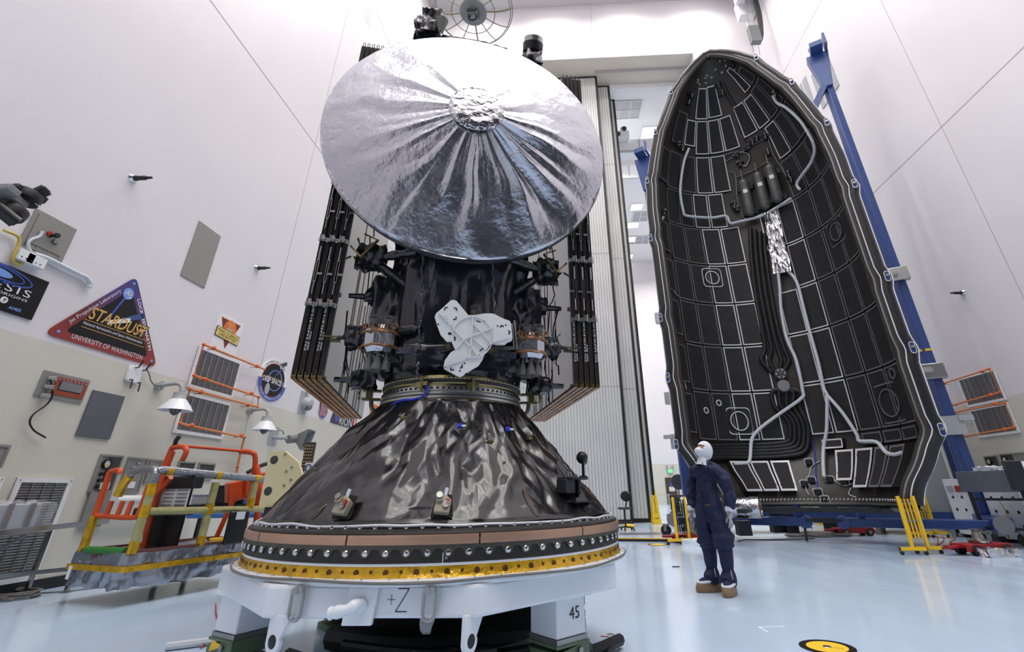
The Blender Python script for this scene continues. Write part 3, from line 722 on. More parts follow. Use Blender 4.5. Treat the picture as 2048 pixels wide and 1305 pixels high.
# ------------------------------------------------------------------ adapter below the spacecraft
AM = SM
ad = thing('payload_adapter', 'black draped cone adapter with bolted rings below the spacecraft', 'adapter', SM @ TR(0, 0, .735))
MB(AM).lathe([(.6662, 2.068), (.669, 2.06), (.661, 2.044), (.655, 2.04)], 96).build('dark_stripe', 'graphite', ad)
rg = MB(AM); rg.lathe([(.60, 2.1), (.655, 2.1), (.665, 2.075), (.655, 2.05), (.645, 2.03), (.65, 2.012), (.66, 2.008)], 96); rg.build('upper_ring', 'gold_metal', ad)
rg = MB(AM); rg.lathe([(.64, 2.008), (.665, 2.006), (.668, 1.972), (.66, 1.968), (.672, 1.955), (.672, 1.94), (.66, 1.936), (.676, 1.925), (.676, 1.905), (.64, 1.9)], 96); rg.build('separation_ring', 'alum', ad)
rg = MB(AM); rg.lathe([(.64, 1.902), (.672, 1.9), (.688, 1.82), (.66, 1.81)], 96); rg.build('lower_flange', 'gold_metal', ad)
nt_ = MB(AM).box((0, -.667, 1.989), (.022, .006, .017)); nt_.m = Matrix.Identity(4); nb = MB().box((0, -.667, 1.989), (.022, .006, .017))
copies(nb, 'ring_notch', 'black_matte', ad, [AM @ RZ(2*pi*k/84) for k in range(84) if cos(2*pi*k/84) > -.15])
dots = MB(AM)
for z, r, n in ((2.076, .667, 110), (1.887, .677, 90), (1.865, .682, 70), (1.846, .684, 90)):
    for k in range(n):
        a = 2*pi*k/n; dots.box((0, -r, z), (.007, .006, .007), RZ(a))
dots.build('ring_rivets', 'white_flat', ad, kind='stuff')
for a in (-22, 14):
    c = MB(AM @ RZ(rad(a))); c.box((0, -.69, 2.02), (.06, .05, .035)); c.box((-.04, -.69, 2.01), (.05, .05, .05)); c.cyl((-.02, -.71, 1.95), (-.02, -.71, 2.08), .012, n=8); c.build('ring_clamp', 'gold_metal', ad, bevel=.003)
bw = []
for k in range(14):
    a = rad(-62+k*3.0); bw.append((.70*sin(a), -.70*cos(a), 1.86+k*.0035+.006*sin(k)))
bw += [(.70*sin(rad(-20)), -.70*cos(rad(-20)), 1.94), (.70*sin(rad(-20)), -.70*cos(rad(-20)), 2.0)]
MB(AM).tube(smoothline(bw, 3), .009, 6).build('blue_cable', 'blue_wire', ad)
# draped black sheet
creases = [random.uniform(0, 2*pi) for _ in range(46)]
def tri(x): x = x-math.floor(x); return 1-abs(2*x-1)
def sheet(u, v):
    a = 2*pi*u; z = 1.89-v*.89; r0 = .69+.76*(v**1.06)
    w = sin(pi*min(1, v*1.02))**.5
    warp = .35*noise.noise(V((cos(a)*2.2, sin(a)*2.2, v*2.5)))
    p = V((cos(a)*r0, sin(a)*r0, z)); sa = a*1.2
    f = .045*(tri(a*11/(2*pi)+warp*1.2+.2*v)-.5)*(.3+.7*v)
    f += .06*facet((sa*3.4+warp*2, v*1.6, 2))+.045*facet((sa*7+v*2.2+warp*3, v*3.6-sa*.8, 7))+.02*facet((sa*14+v*3, v*8-sa, 4))
    r = r0+f*w*1.05+.006
    if v > .985: r = r0+.0
    return (r*cos(a), r*sin(a), z+.012*noise.noise(V((cos(a)*3, sin(a)*3, 8)))*(v > .9))
dr = MB(AM).grid(520, 90, sheet, cu=True).build('draped_sheet', 'sheet_black', ad, smooth=50)
# taped seams and ties on the sheet
def on_sheet(adeg, v, off=.012):
    a = rad(adeg-90); q = V(sheet(a/(2*pi), v)); return q+V((cos(a), sin(a), .6)).normalized()*off
for adeg, v0, v1, tw in ((-27, .12, .38, 4), (-29, .35, .97, -9), (17, .1, .5, 2), (19, .48, .97, 6), (47, .12, .6, 6), (54, .6, .97, 5), (-62, .3, .9, -6)):
    pts = [on_sheet(adeg+tw*(k/18), v0+(v1-v0)*k/18) for k in range(19)]
    MB(AM).tube(pts, .005, 4).build('sheet_seam', 'kapton_dark', dr)
for adeg, v in ((-30, .33), (15, .33), (16.5, .42), (43, .36), (-60, .4), (-32, .62), (21, .62), (-58, .64), (-27, .2)):
    p = on_sheet(adeg, v, .02); b_ = MB(AM @ TR(*p) @ RZ(rad(adeg))); b_.box((0, 0, 0), (.045, .02, .018)); b_.cyl((-.03, 0, .02), (-.03, -.01, .02), .012, n=8); b_.build('sheet_tie', 'gold_metal', dr)
for adeg, v in ((3, .29), (27, .30)):
    p = on_sheet(adeg, v, .02); b_ = MB(AM @ TR(*p) @ RZ(rad(adeg))); b_.cyl((-.02, -.01, 0), (.012, -.02, 0), .02, n=10); b_.build('blue_connector', 'blue_wire', dr)
    MB(AM @ TR(*p) @ RZ(rad(adeg))).cyl((.012, -.02, 0), (.045, -.025, 0), .012, n=10).build('connector_pin', 'chrome', dr)
mat('bracket_beige', (168,158,136), .45, .2)
# beige sensor brackets showing through cut windows
for px, py in ((663, 1022), (885, 1016)):
    d_ = (onplane(px, py, SM @ V((0, -1.36, 0)), SEY)); p = SI @ d_
    a = atan2(p.x, -p.y); R_ = 1.42; q = V((R_*sin(a), -R_*cos(a), 1.10)); B = AM @ TR(*q) @ RZ(a) @ RX(rad(-25)) @ Matrix.Scale(.72, 4)
    w = MB(B); w.prism(rpoly([(-.1,-.1),(.1,-.1),(.08,.1),(-.06,.12)], .02), .004, basis((0,.015,0),(1,0,0),(0,0,1),(0,-1,0))); w.build('cut_window', 'black_matte', ad)
    b_ = MB(B); b_.prism(rpoly([(-.075,-.07),(.06,-.085),(.075,.03),(.02,.075),(-.05,.07)], .015), .07, basis((0,.01,0),(1,0,0),(0,0,1),(0,-1,0))); b_.box((-.03,-.075,.03), (.06,.04,.05)); k = b_.build('sensor_bracket', 'bracket_beige', ad, bevel=.006)
    MB(B).cyl((-.03,-.06,.045), (-.03,-.11,.05), .028, n=14).cyl((.03,-.07,-.02), (.03,-.085,-.02), .03, n=10).build('sensor_knob', 'steel', k)
    MB(B).cyl((.015,-.04,.05), (.03,-.06,.13), .016, n=10).build('white_sleeve', 'white_cloth', k)
    MB(B).box((.045,-.07,.0), (.03,.03,.05)).build('red_cap', 'print_red', k)
p = on_sheet(44, .80, .06); B = AM @ TR(*p) @ RZ(rad(44))
k = MB(B).box((-.04, 0, .0), (.13, .09, .1)).box((.04, -.02, .055), (.24, .14, .018)).box((.1, -.02, -.0), (.04, .05, .12)).build('monitor_box', 'dark_metal', ad, bevel=.005)
MB(B).cyl((-.02, -.02, .06), (-.02, -.02, .1), .022, n=12).cyl((.03, -.05, .06), (.03, -.05, .08), .016, n=12).build('monitor_knob', 'steel', k)
MB(B).box((.06, -.05, -.11), (.26, .1, .01)).build('monitor_shelf', 'black_plastic', k)
p = on_sheet(79, .72, .03); B = AM @ TR(*p) @ RZ(rad(60))
k = MB(B).cyl((0, 0, 0), (0, 0, .14), .014, n=8).box((0, 0, .02), (.1, .05, .03)).build('camera_arm', 'black_plastic', ad)
MB(B).sphere((-.03, 0, .19), .055, 12, 8).cyl((.0, 0, .17), (.06, 0, .16), .03, n=10).build('camera_head', 'black_plastic', k)
# white hem tape, dark ring, bolts, copper band, scallops
hm = MB(AM); hm.tube([((1.475+.012*noise.noise(V((cos(a)*4, sin(a)*4, 0))))*cos(a), (1.475+.012*noise.noise(V((cos(a)*4, sin(a)*4, 0))))*sin(a), .992+.014*noise.noise(V((cos(a)*5, sin(a)*5, 3)))) for a in [2*pi*k/160 for k in range(160)]], .009, 6, closed=True); hm.build('hem_tape', 'edge_tape', ad)
rg = MB(AM); rg.lathe([(1.36, 1.0), (1.44, .995), (1.515, .965), (1.522, .952), (1.5, .945)], 160); rg.build('dark_ring', 'graphite', ad)
bolt = MB().lathe([(0, .012), (.010, .012), (.014, .006), (.014, 0)], 10)
copies(bolt, 'ring_bolt', 'chrome', ad, [AM @ RZ(2*pi*k/96+.02) @ TR(0, -1.478, .98) @ RX(rad(28)) for k in range(96) if cos(2*pi*k/96+.02) > -.15])
for k in range(12):
    a0 = 2*pi*k/12+.003+.12; a1 = 2*pi*(k+1)/12-.003+.12
    MB(AM).lathe([(1.49, .95), (1.533, .948), (1.537, .935), (1.537, .897), (1.53, .893), (1.49, .893)], 16, a0=a0, a1=a1).build('copper_band', 'copper_ring', ad)
MB(AM).lathe([(1.44, .893), (1.523, .893), (1.523, .802), (1.44, .8)], 160).build('black_band', 'graphite', ad)
NS = 78; tooth = MB(); w = 2*pi*1.527/NS/2
tooth.prism([(-w, .018), (-w, .0), (-w*.62, -.006), (-w*.42, -.034), (-w*.2, -.046), (w*.2, -.046), (w*.42, -.034), (w*.62, -.006), (w, 0), (w, .018)], .008, basis((0, -1.522, .876), (1,0,0), (0,0,1), (0,-1,0)))
vis = [AM @ RZ(2*pi*k/NS) for k in range(NS) if cos(2*pi*k/NS) > -.1]
mat('scallop', (84,80,74), .4, .5); copies(tooth, 'scallop_tab', 'scallop', ad, vis, 0)
copies(MB().lathe([(0, .011), (.014, .009), (.019, .003), (.019, 0)], 14, TR(0, -1.53, .853) @ RX(pi/2)), 'scallop_bolt', 'chrome', ad, vis)
MB(AM).box((-.03, -1.526, .83), (.004, .006, .07)).build('index_mark', 'white_flat', ad)
text('34', AM @ basis((-.012, -1.53, .825), (1,0,0), (0,0,1), (0,-1,0)), None, .012, 'print_white', ad)
MB(AM).lathe([(1.48, .8), (1.518, .8), (1.518, .786), (1.48, .786)], 160).build('white_spacer', 'white_flat', ad)
MB(AM).grid(260, 6, lambda u, v: ((1.515+.006*noise.noise(V((cos(2*pi*u)*14, sin(2*pi*u)*14, v*3)))+.022*v*v)*cos(2*pi*u), (1.515+.006*noise.noise(V((cos(2*pi*u)*14, sin(2*pi*u)*14, v*3)))+.022*v*v)*sin(2*pi*u), .788-.062*v+.004*noise.noise(V((cos(2*pi*u)*9, sin(2*pi*u)*9, 4)))*v), cu=True).build('kapton_tape', 'kapton', ad)
NH = 108; hole = MB().lathe([(0, .004), (.016, .004), (.018, 0)], 12, TR(0, -1.522, .755) @ RX(pi/2)); hole2 = MB().lathe([(0, .004), (.0085, .004), (.01, 0)], 8, TR(0, -1.522, .76) @ RX(pi/2))
copies(hole, 'tape_hole', 'kapton_dark', ad, [AM @ RZ(2*pi*k/NH) for k in range(0, NH, 2) if cos(2*pi*k/NH) > -.1])
copies(hole2, 'tape_hole', 'kapton_dark', ad, [AM @ RZ(2*pi*k/NH) for k in range(1, NH, 2) if cos(2*pi*k/NH) > -.1])
# ------------------------------------------------------------------ white octagonal base frame
BM_ = TR(-1.10-.05, 4.72, 0)
base = thing('base_frame', 'white welded octagonal base frame marked +Z carrying the adapter', 'stand', BM_ @ TR(0, 0, .3))
IR = 1.49; oc = [(IR/cos(pi/8)*cos(pi/8+k*pi/4), IR/cos(pi/8)*sin(pi/8+k*pi/4)) for k in range(8)]
inn = [(x*.72, y*.72) for x, y in oc]
MB(BM_).ring(oc, inn, .165, None, .53).build('octagon_beam', 'white_gloss', base, smooth=0, bevel=.018, fix=True)
MB(AM).lathe([(1.2, .69), (1.2, .728), (1.555, .728), (1.572, .72), (1.572, .7), (1.55, .69)], 160).build('round_deck', 'white_gloss', base)
MB(AM).tube([((1.577+.004*sin(k*.7))*cos(2*pi*k/160), (1.577+.004*sin(k*.7))*sin(2*pi*k/160), .716+.006*sin(k*.31)) for k in range(160)], .008, 6, closed=True).build('deck_cable', 'cable_grey', base)
# deck tape ticks
copies(MB().box((0, -1.55, .7295), (.006, .03, .002)), 'deck_tick', 'grey_light', base, [AM @ RZ(2*pi*k/60) for k in range(60) if cos(2*pi*k/60) > .0])
for i, (x, y, an) in enumerate(((1.06, -.74, 44), (-1.22, -.62, -28), (1.08, .8, -45), (-1.1, .8, 45))):
    B = BM_ @ TR(x, y, 0) @ RZ(rad(an))
    MB(B).box((0, 0, .42), (.27, .27, .24)).build('leg', 'white_gloss', base, bevel=.01)
    MB(B).box((0, 0, .285), (.28, .28, .03)).build('leg_foot', 'steel', base)
    if i == 0: text('45', B @ basis((.03, -.136, .43), (1,0,0), (0,0,1), (0,-1,0)), None, .07, 'wire_black', base, name='marker_writing')
    if i < 2: MB(B).box((-.0, 0, .53), (.34, .34, .03)).build('leg_pad', 'white_gloss', base, bevel=.008)
    g = thing('green_jack_block', ['green steel shim block stack under the white leg marked 45', 'green steel shim block stack with yellow label under the left white leg', 'green steel shim blocks under the rear right leg', 'green steel shim blocks under the rear left leg'][i], 'block', B, 'jack blocks under the base frame')
    for k in range(3):
        z0 = k*.09; b_ = MB(B); b_.prism([(-.15,0),(.15,0),(.15,.05),(-.15,.085)] if k % 2 else [(-.15,0),(.15,0),(.15,.085),(-.15,.05)], .3, basis((0,.15,z0),(1,0,0),(0,0,1),(0,-1,0))); w_ = b_.build('wedge', 'green_block', g, bevel=.004)
        MB(B).cyl((-.05+.05*k, -.15, z0+.045), (-.05+.05*k, -.17, z0+.045), .02, n=10).build('wedge_bolt', 'steel', w_)
    MB(B).box((0, 0, .262), (.3, .3, .015)).build('top_shim', 'green_block', g)
    if i == 1: MB(B).prism([(-.11,.19),(.06,.235),(-.09,.255)], .003, basis((0,-.151,0),(1,0,0),(0,0,1),(0,-1,0))).build('warning_label', 'yellow_paint', g)
FB = BM_ @ basis((0, -IR, 0), (1,0,0), (0,0,1), (0,-1,0))         # front face, local z outwards
def fb(px, py): P = FB.inverted() @ onplane(px, py, BM_ @ V((0, -IR, 0)), (0, 1, 0)); return (P.x, P.y)
for px in (548, 926):                       # hanging lugs
    x, y = fb(px+8, 1240); L_ = MB(FB @ TR(x, .545, -.02))
    poly = [(-.055, 0), (.12, 0), (.05, -.11)]+[(.058*cos(rad(a)), -.13+.058*sin(rad(a))) for a in range(10, -190, -20)]
    Lm = FB @ TR(x, .55, -.03) @ RY(rad(-25 if px < 700 else 62))
    pg = MB(Lm); pg.prism(poly[::-1], .03); k = pg.build('lifting_lug', 'white_gloss', base, smooth=20, bevel=.004, fix=True)
    MB(Lm).lathe([(.0, .034), (.028, .034), (.034, .03), (.034, -.002), (0, -.004)], 20, TR(0, -.125, 0)).build('lug_hole', 'dark_metal', k)
x, y = fb(730, 1200)                        # tow horn and its pad
xa, xb = fb(700, 1200)[0], fb(752, 1200)[0]
MB(FB).prism([(xa-.02,.505),(xb,.505),(xb+.02,.69),(xa,.69)], .035).build('tow_pad', 'white_gloss', base, smooth=0, bevel=.006)
MB(FB).tube(smoothline([(x+.0,.60,.03),(x-.01,.615,.08),(x-.04,.60,.12),(x-.11,.585,.12),(x-.14,.58,.11)], 5), [.03+.004*sin(k) for k in range(21)], 12).build('tow_horn', 'white_gloss', base)
text('+', FB @ TR(*fb(783, 1200), .002), None, .05, 'wire_black', base, name='marker_writing', bold=-.03); 
zc_ = fb(805, 1201); zz = MB(FB)
for a, b in (((-.03,.055),(.035,.055)), ((.035,.055),(-.035,-.055)), ((-.035,-.055),(.03,-.055))): zz.bar((zc_[0]+a[0], zc_[1]+a[1], .002), (zc_[0]+b[0], zc_[1]+b[1], .002), .004, .003)
zz.build('marker_writing', 'wire_black', base)
for px in (600, 862):                       # bagged shackles
    x, y = fb(px, 1200); S_ = FB @ TR(x, y, .035)
    sh = thing('lifting_shackle', 'steel shackle in a clear bag on the white base, %s' % ('left of the +Z mark' if px < 700 else 'right of the +Z mark'), 'shackle', S_, 'bagged shackles on the base frame')
    MB(S_).tube([(.034*cos(rad(a)), .03+.034*sin(rad(a)), 0) for a in range(0, 181, 20)]+[(-.034, -.05, 0)]+[(.034*cos(rad(a)), -.06+.034*sin(rad(a)), 0) for a in range(180, 361, 20)]+[(.034, 0, 0)], .010, 8, closed=True).build('link', 'steel', sh)
    MB(S_).cyl((-.01, .05, .03), (-.01, .05, -.03), .02, n=12).cyl((.018, .055, .025), (.018, .055, -.02), .015, n=10).build('bolt', 'steel', sh)
    MB(S_).grid(18, 16, lambda u, v: ((.062-.02*abs(v-.45))*cos(2*pi*u)*(1-.5*v*v)+.01*noise.noise(V((u*6, v*5, px))), .085-.23*v+.02*noise.noise(V((u*4, v*3, 2))), .02+.045*sin(2*pi*u)*(1-.6*v)+.006*noise.noise(V((u*9, v*7, 5)))), cu=True).build('clear_bag', 'plastic_clear', sh)
# cables and ducts lying below the base frame
for i, (pts, r, m, lab) in enumerate((
    ([(-1.9,3.9,.05),(-1.5,3.75,.06),(-1.1,3.9,.05),(-.9,4.2,.05),(-1.3,4.5,.05),(-1.8,4.3,.05)], .035, 'wire_black', 'looped black cable under the left side of the base frame'),
    ([(-1.5,4.2,.16),(-1.0,3.95,.14),(-.6,4.0,.14),(-.3,4.3,.14)], .06, 'cable_grey', 'thick grey hose under the middle of the base frame'),
    ([(-.95,4.0,.05),(-.6,3.6,.045),(-.2,3.62,.045),(.15,3.95,.05),(.3,4.6,.05)], .04, 'wire_black', 'heavy black cable sweeping under the right lug'),
    ([(-2.2,4.5,.05),(-1.7,4.2,.05),(-1.2,4.15,.06),(-.6,4.35,.05),(.2,4.6,.05)], .045, 'wire_black', 'black cable lying across behind the front beam'),
    ([(-2.0,4.8,.09),(-1.4,4.55,.1),(-.8,4.6,.1),(-.1,4.9,.09)], .09, 'black_rubber', 'thickest black duct crossing below the base frame'),
    ([(-1.9,5.2,.12),(-1.2,5.0,.13),(-.3,5.2,.12)], .12, 'black_matte', 'wide black duct at the back below the base frame'),
    ([(-1.6,4.05,.22),(-1.2,3.98,.2),(-.9,4.1,.16),(-.8,4.4,.1)], .03, 'wire_black', 'black tagged cable drooping below the tow horn'),
    ([(-.5,4.0,.16),(-.1,4.02,.2),(.1,4.2,.16),(.0,4.5,.12)], .05, 'wire_black', 'black hose drooping beside the right lug'),
    ([(-1.7,4.1,.12),(-1.2,4.05,.14),(-.7,4.3,.12),(0,4.2,.12),(.4,4.9,.05)], .045, 'black_rubber', 'black bundled hose deep under the base frame'))):
    tag(MB().tube(smoothline(pts, 8), r, 8).build('ground_cable', m), lab, 'cable', 'cables under the base frame')
# ------------------------------------------------------------------ payload fairing half
FC = V((5.27, 11.78, 0)); FA = rad(-28.03); FMx = TR(*FC) @ RZ(FA)      # local x along the split plane, y away from the hall
FI = FMx.inverted(); fx = FMx.to_3x3() @ V((1,0,0)); fy = FMx.to_3x3() @ V((0,1,0))
FPZ = [.82, 1.2, 1.6, 2.2, 9.2, 10.0, 10.75, 11.7, 12.6, 13.4, 14.0, 14.4, 14.6, 14.66]
FPR = [1.92, 2.05, 2.35, 2.65, 2.65, 2.58, 2.44, 2.2, 1.82, 1.42, 1.0, .55, .2, .0]
def fr(z):
    z = max(FPZ[0], min(FPZ[-1], z))
    for a, b, c, d in zip(FPZ, FPZ[1:], FPR, FPR[1:]):
        if z <= b: return c+(d-c)*(z-a)/(b-a)
def fpt(th, z, off=.12):                    # interior point; th in degrees, 180 left rim .. 0 right rim
    r = max(.01, fr(z)-off); a = rad(th); return V((r*cos(a), r*sin(a), z))
def finv(px, py, off=.12):                  # pixel -> (theta, z) on the inner surface
    d = ray(px, py).normalized(); t = 6.0; step = .08
    def inside(t):
        P = FI @ (CO+d*t); return P.z < 14.6 and not (P.y > 0 and hypot(P.x, P.y) > fr(P.z)-off)
    while t < 26:
        if (FI @ (CO+d*t)).y > 0 and not inside(t): break
        t += step
    lo, hi = t-step, t
    for _ in range(20):
        m = (lo+hi)/2
        if inside(m): lo = m
        else: hi = m
    P = FI @ (CO+d*hi); return math.degrees(atan2(P.y, P.x)), P.z
z3 = lambda x, y: finv(1280+x/2.331, 500+y/2.331)
z2 = lambda x, y: finv(1240+x/2.61, 60+y/2.61)
fair = thing('fairing_half', 'giant upright rocket fairing half, black panelled inside, facing the person', 'fairing', FMx @ TR(0, 0, .8))
def prof(off, n=70):
    zs = [FPZ[0]+(FPZ[-1]-.02-FPZ[0])*i/n for i in range(n+1)]; return [(max(.005, fr(z)-off), z) for z in zs]
MB(FMx).lathe(prof(0), 64, a0=0, a1=pi).build('outer_shell', 'white_paint', fair, smooth=60)
MB(FMx).lathe(prof(.1)[::-1], 64, a0=0, a1=pi).build('inner_shell', 'composite', fair, smooth=60)
# rim: seal, bright lips, white outer edge
LZ = [13.55, 12.1, 10.3, 8.2, 5.6, 3.9, 2.2]                    # latch heights on each side
def bulge(z): return .07*max([max(0, 1-abs(z-l)/.3) for l in LZ])
def rimline(off, y=0., bul=1, z0=.84):
    zs = [z0+(14.64-z0)*i/150 for i in range(151)]; sm = lambda z: (fr(z-.12)+fr(z)+fr(z+.12))/3
    R_ = [V((max(.0, sm(z)-off+bul*bulge(z)), y, z)) for z in zs]; L_ = [V((-p.x, p.y, p.z)) for p in R_]
    return L_+[V((0, y, 14.66-off*.9))]+R_[::-1]
MB(FMx).tube(rimline(.03, -.02), .12, 10).build('rim_seal', 'seal_black', fair)
MB(FMx).tube(rimline(.2, .0, .5), .11, 10).build('rim_gasket', 'composite', fair)
MB(FMx).tube(rimline(-.085, -.01), .03, 8).build('rim_edge', 'white_paint', fair)
MB(FMx).tube(rimline(.125, -.1, .8), .016, 6).build('rim_lip', 'edge_tape', fair)
MB(FMx).tube(rimline(.24, -.09, .5), .018, 6).build('rim_bead', 'steel', fair)
for s in (-1, 1):
    for z in LZ:
        x = s*(fr(z)+.0+bulge(z)*.8); B = FMx @ TR(x, -.14, z)
        k = MB(B).ring(rrect(.11, .26, .05), rrect(.085, .23, .04), .02, basis((0,0,0),(1,0,0),(0,0,1),(0,-1,0))).build('latch_frame', 'edge_tape', fair)
        MB(B).box((0, -.005, .0), (.08, .02, .2)).build('latch_recess', 'blue_paint', k)
        MB(B).box((0, -.03, .01), (.06, .05, .06)).cyl((-.03, -.03, .0), (.05, -.05, .02), .018, n=10).build('latch_pin', 'steel', k)
# acoustic panels on a regular grid; each a curved slab with a taped border
def patch(mb, t0, t1, za, zb, o0, o1, nt=4, nz=3):
    def q(i, j, o): return fpt(t0+(t1-t0)*i/nt, za+(zb-za)*j/nz, o)
    vs = [q(i, j, o1) for i in range(nt+1) for j in range(nz+1)]; w = nz+1
    fs = [(i*w+j, (i+1)*w+j, (i+1)*w+j+1, i*w+j+1) for i in range(nt) for j in range(nz)]
    edge = [(i, 0) for i in range(nt)]+[(nt, j) for j in range(nz)]+[(i, nz) for i in range(nt, 0, -1)]+[(0, j) for j in range(nz, 0, -1)]
    n0 = len(vs); vs += [q(i, j, o0) for i, j in edge]; m = len(edge)
    for k in range(m):
        a, b = edge[k], edge[(k+1) % m]; fs.append((a[0]*w+a[1], n0+k, n0+(k+1) % m, b[0]*w+b[1]))
    mb.add(vs, fs); return mb
def panel(t0, t1, za, zb, o0=.1, o1=.16, tape=1, rings=1, taper=0, bw=.035):
    g = .5
    p = patch(MB(FMx), t0+g, t1-g, za+.025, zb-.025, o0, o1).build('acoustic_panel', 'acoustic', fair, smooth=40)
    rm = max(.3, fr((za+zb)/2)); dt = math.degrees(bw/rm); e = .004
    t = MB(FMx); a, b, c, d = t0+g, t1-g, za+.025, zb-.025
    if tape:
        for q in ((a, a+dt, c, d), (b-dt, b, c, d)): patch(t, *q, o1-.004, o1+e, 1, 3)
        for q in ((a+dt, b-dt, c, c+bw), (a+dt, b-dt, d-bw, d)): patch(t, *q, o1-.004, o1+e, 4, 1)
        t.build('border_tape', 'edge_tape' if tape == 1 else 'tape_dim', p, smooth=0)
    if rings:
        rr = MB(FMx)
        for u in (.2, .8):
            for v in ((.14, .5, .86) if zb-za > 1 else (.2, .8)):
                P = fpt(a+(b-a)*u, c+(d-c)*v, o1+.003); nrm = V((-P.x, -P.y, 0)).normalized()
                M = basis(P, V((0,0,1)).cross(nrm).normalized(), (0,0,1), nrm)
                rr.ring(circ(.055, 10), circ(.047, 10), .003, M)
        rr.build('fastener_rings', 'ring_mark', p, smooth=0, kind='stuff')
    return p
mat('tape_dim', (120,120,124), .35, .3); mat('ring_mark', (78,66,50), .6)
TL = [160, 143.5, 128, 113.5, 99]; TRt = [84, 70.5, 56.5, 42.5, 28.5, 13]
ZL = [2.36, 3.7, 5.08, 6.45, 7.82, 9.2, 10.5, 11.85]
for i, (za, zb) in enumerate(zip(ZL, ZL[1:])):
    cols = TL if i != 5 else [160, 145, 132.5, 119.5, 106.5]
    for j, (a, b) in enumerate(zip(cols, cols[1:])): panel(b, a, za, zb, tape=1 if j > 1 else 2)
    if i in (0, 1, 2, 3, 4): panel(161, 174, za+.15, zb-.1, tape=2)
panel(106.5, 99, 9.2, 10.0, tape=2) if 0 else None
for a, b in ((143, 128.5), (128.5, 113), (113, 98), (98, 82.5)): panel(b, a, 11.9 if a < 140 else 12.15, 13.04, tape=1)
panel(159, 145, 12.1, 13.2, tape=2); panel(170, 160, 10.6, 11.8, tape=2)
panel(112, 131, 13.04, 14.0); panel(92, 111.5, 13.06, 14.03)
ZR = [2.44, 3.8, 5.24, 6.62, 8.05, 9.45, 10.8]
for i, (za, zb) in enumerate(zip(ZR, ZR[1:])):
    for j, (a, b) in enumerate(zip(TRt, TRt[1:])):
        if i == 5 and j < 2: continue
        if i == 3 and j == 0: continue
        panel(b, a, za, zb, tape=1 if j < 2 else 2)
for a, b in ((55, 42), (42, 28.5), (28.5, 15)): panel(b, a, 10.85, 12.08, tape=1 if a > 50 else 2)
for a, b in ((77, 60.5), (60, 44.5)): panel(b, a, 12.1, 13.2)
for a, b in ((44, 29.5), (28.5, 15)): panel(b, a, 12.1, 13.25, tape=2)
panel(37, 52, 13.3, 14.15, tape=1); panel(18, 35, 13.3, 13.9, tape=2)
# lower proud boxes in the boat tail
for a, b in ((144.5, 128.3), (128, 113.8), (113.5, 100)): panel(b, a, 1.08, 1.86, .1, .3, bw=.05)
for a, b, c in ((72, 60, 1.3), (59.6, 47), (46.6, 36), (35.6, 21)) if 0 else ((72, 59.8, 1.3), (59.4, 47.2, 1.14), (46.8, 36, 1.14), (35.6, 21, 1.14)): panel(b, a, c, 2.06, .1, .3, bw=.05, tape=1 if a > 50 else 2)
for a, b in ((56, 43), (42.6, 29), (28.6, 14)): panel(b, a, 2.1, 2.42, .1, .2, tape=2, rings=0)
panel(66, 79, 2.06, 2.34, .1, .3, rings=0)
# round access ports
def surf(px, py, off=.17):
    t, z = finv(px, py); P = fpt(t, z, off); n = V((-P.x, -P.y, 0)).normalized(); return basis(P, V((0,0,1)).cross(n).normalized()*1, (0,0,1), n)
for px, py, r, sq in ((1423, 557, .24, 1), (1477, 843, .27, 1), (1676, 463, .27, 1), (1783, 806, .33, 1), (1409, 822, .09, 0), (1435, 807, .09, 0), (1790, 747, .13, 0)):
    B = FMx @ surf(px, py)
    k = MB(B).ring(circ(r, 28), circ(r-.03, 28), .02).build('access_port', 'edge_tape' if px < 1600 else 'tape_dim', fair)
    if sq:
        MB(B).ring(rrect(r*2.75, r*2.75, r*.5), rrect(r*2.55, r*2.55, r*.45), .015).build('port_frame', 'edge_tape' if px < 1600 else 'tape_dim', k)
        MB(B).lathe([(r*1.12, -.06), (r*1.12, .02), (r*1.0, .015), (r*.98, -.06)], 28).build('port_lip', 'black_plastic', k)
# nose: composite cap with pale plugs
for px, py in ((1396, 160), (1411, 156), (1440, 122), (1450, 120), (1452, 132), (1431, 139), (1444, 145), (1414, 151), (1395, 165), (1399, 169), (1412, 166), (1423, 155), (1469, 140)):
    B = FMx @ surf(px, py, .12); MB(B).lathe([(0, .025), (.035, .025), (.05, 0)], 12).build('nose_plug', 'grey_light', fair)
# tanks
for px0, py0, px1, py1 in ((1490, 374, 1503, 430), (1522, 359, 1536, 416), (1548, 342, 1564, 401)):
    a = fpt(*finv(px0, py0), .36); b = fpt(*finv(px1, py1), .36); M = FMx @ frame_to(b, a); L = (a-b).length; r = .165
    pr = [(0, -r)]+[(r*sin(rad(q)), -r*cos(rad(q))) for q in range(15, 91, 15)]+[(r*cos(rad(q)), L+r*sin(rad(q))) for q in range(0, 91, 15)]
    k = MB(M).lathe(pr, 24).build('pressure_tank', 'tank_grey', fair)
    for f in (.02, .07, .12, .17, .83, .88, .93, .98): MB(M).lathe([(r, 0), (r+.012, .004), (r+.012, .02), (r, .024)], 24, TR(0, 0, L*f)).build('tank_strap', 'tape_dim', k)
    MB(M).box((0, 0, 0), (.14, .01, .13), TR(-.0, 0, L*.66) @ TR(.0, r+.004, 0)).build('tank_label', 'print_white', k); MB(M).box((0, -r-.004, L*.66), (.14, .01, .13)).build('tank_label', 'print_white', k)
    MB(M).tube([(0, 0, L+r), (0, 0, L+r+.35)], .022, 8).build('tank_line', 'steel', k)
    for f in (.05, .92): MB(M).box((.02, .17, L*f), (.5, .06, .2)).build('tank_cradle', 'black_plastic', k)
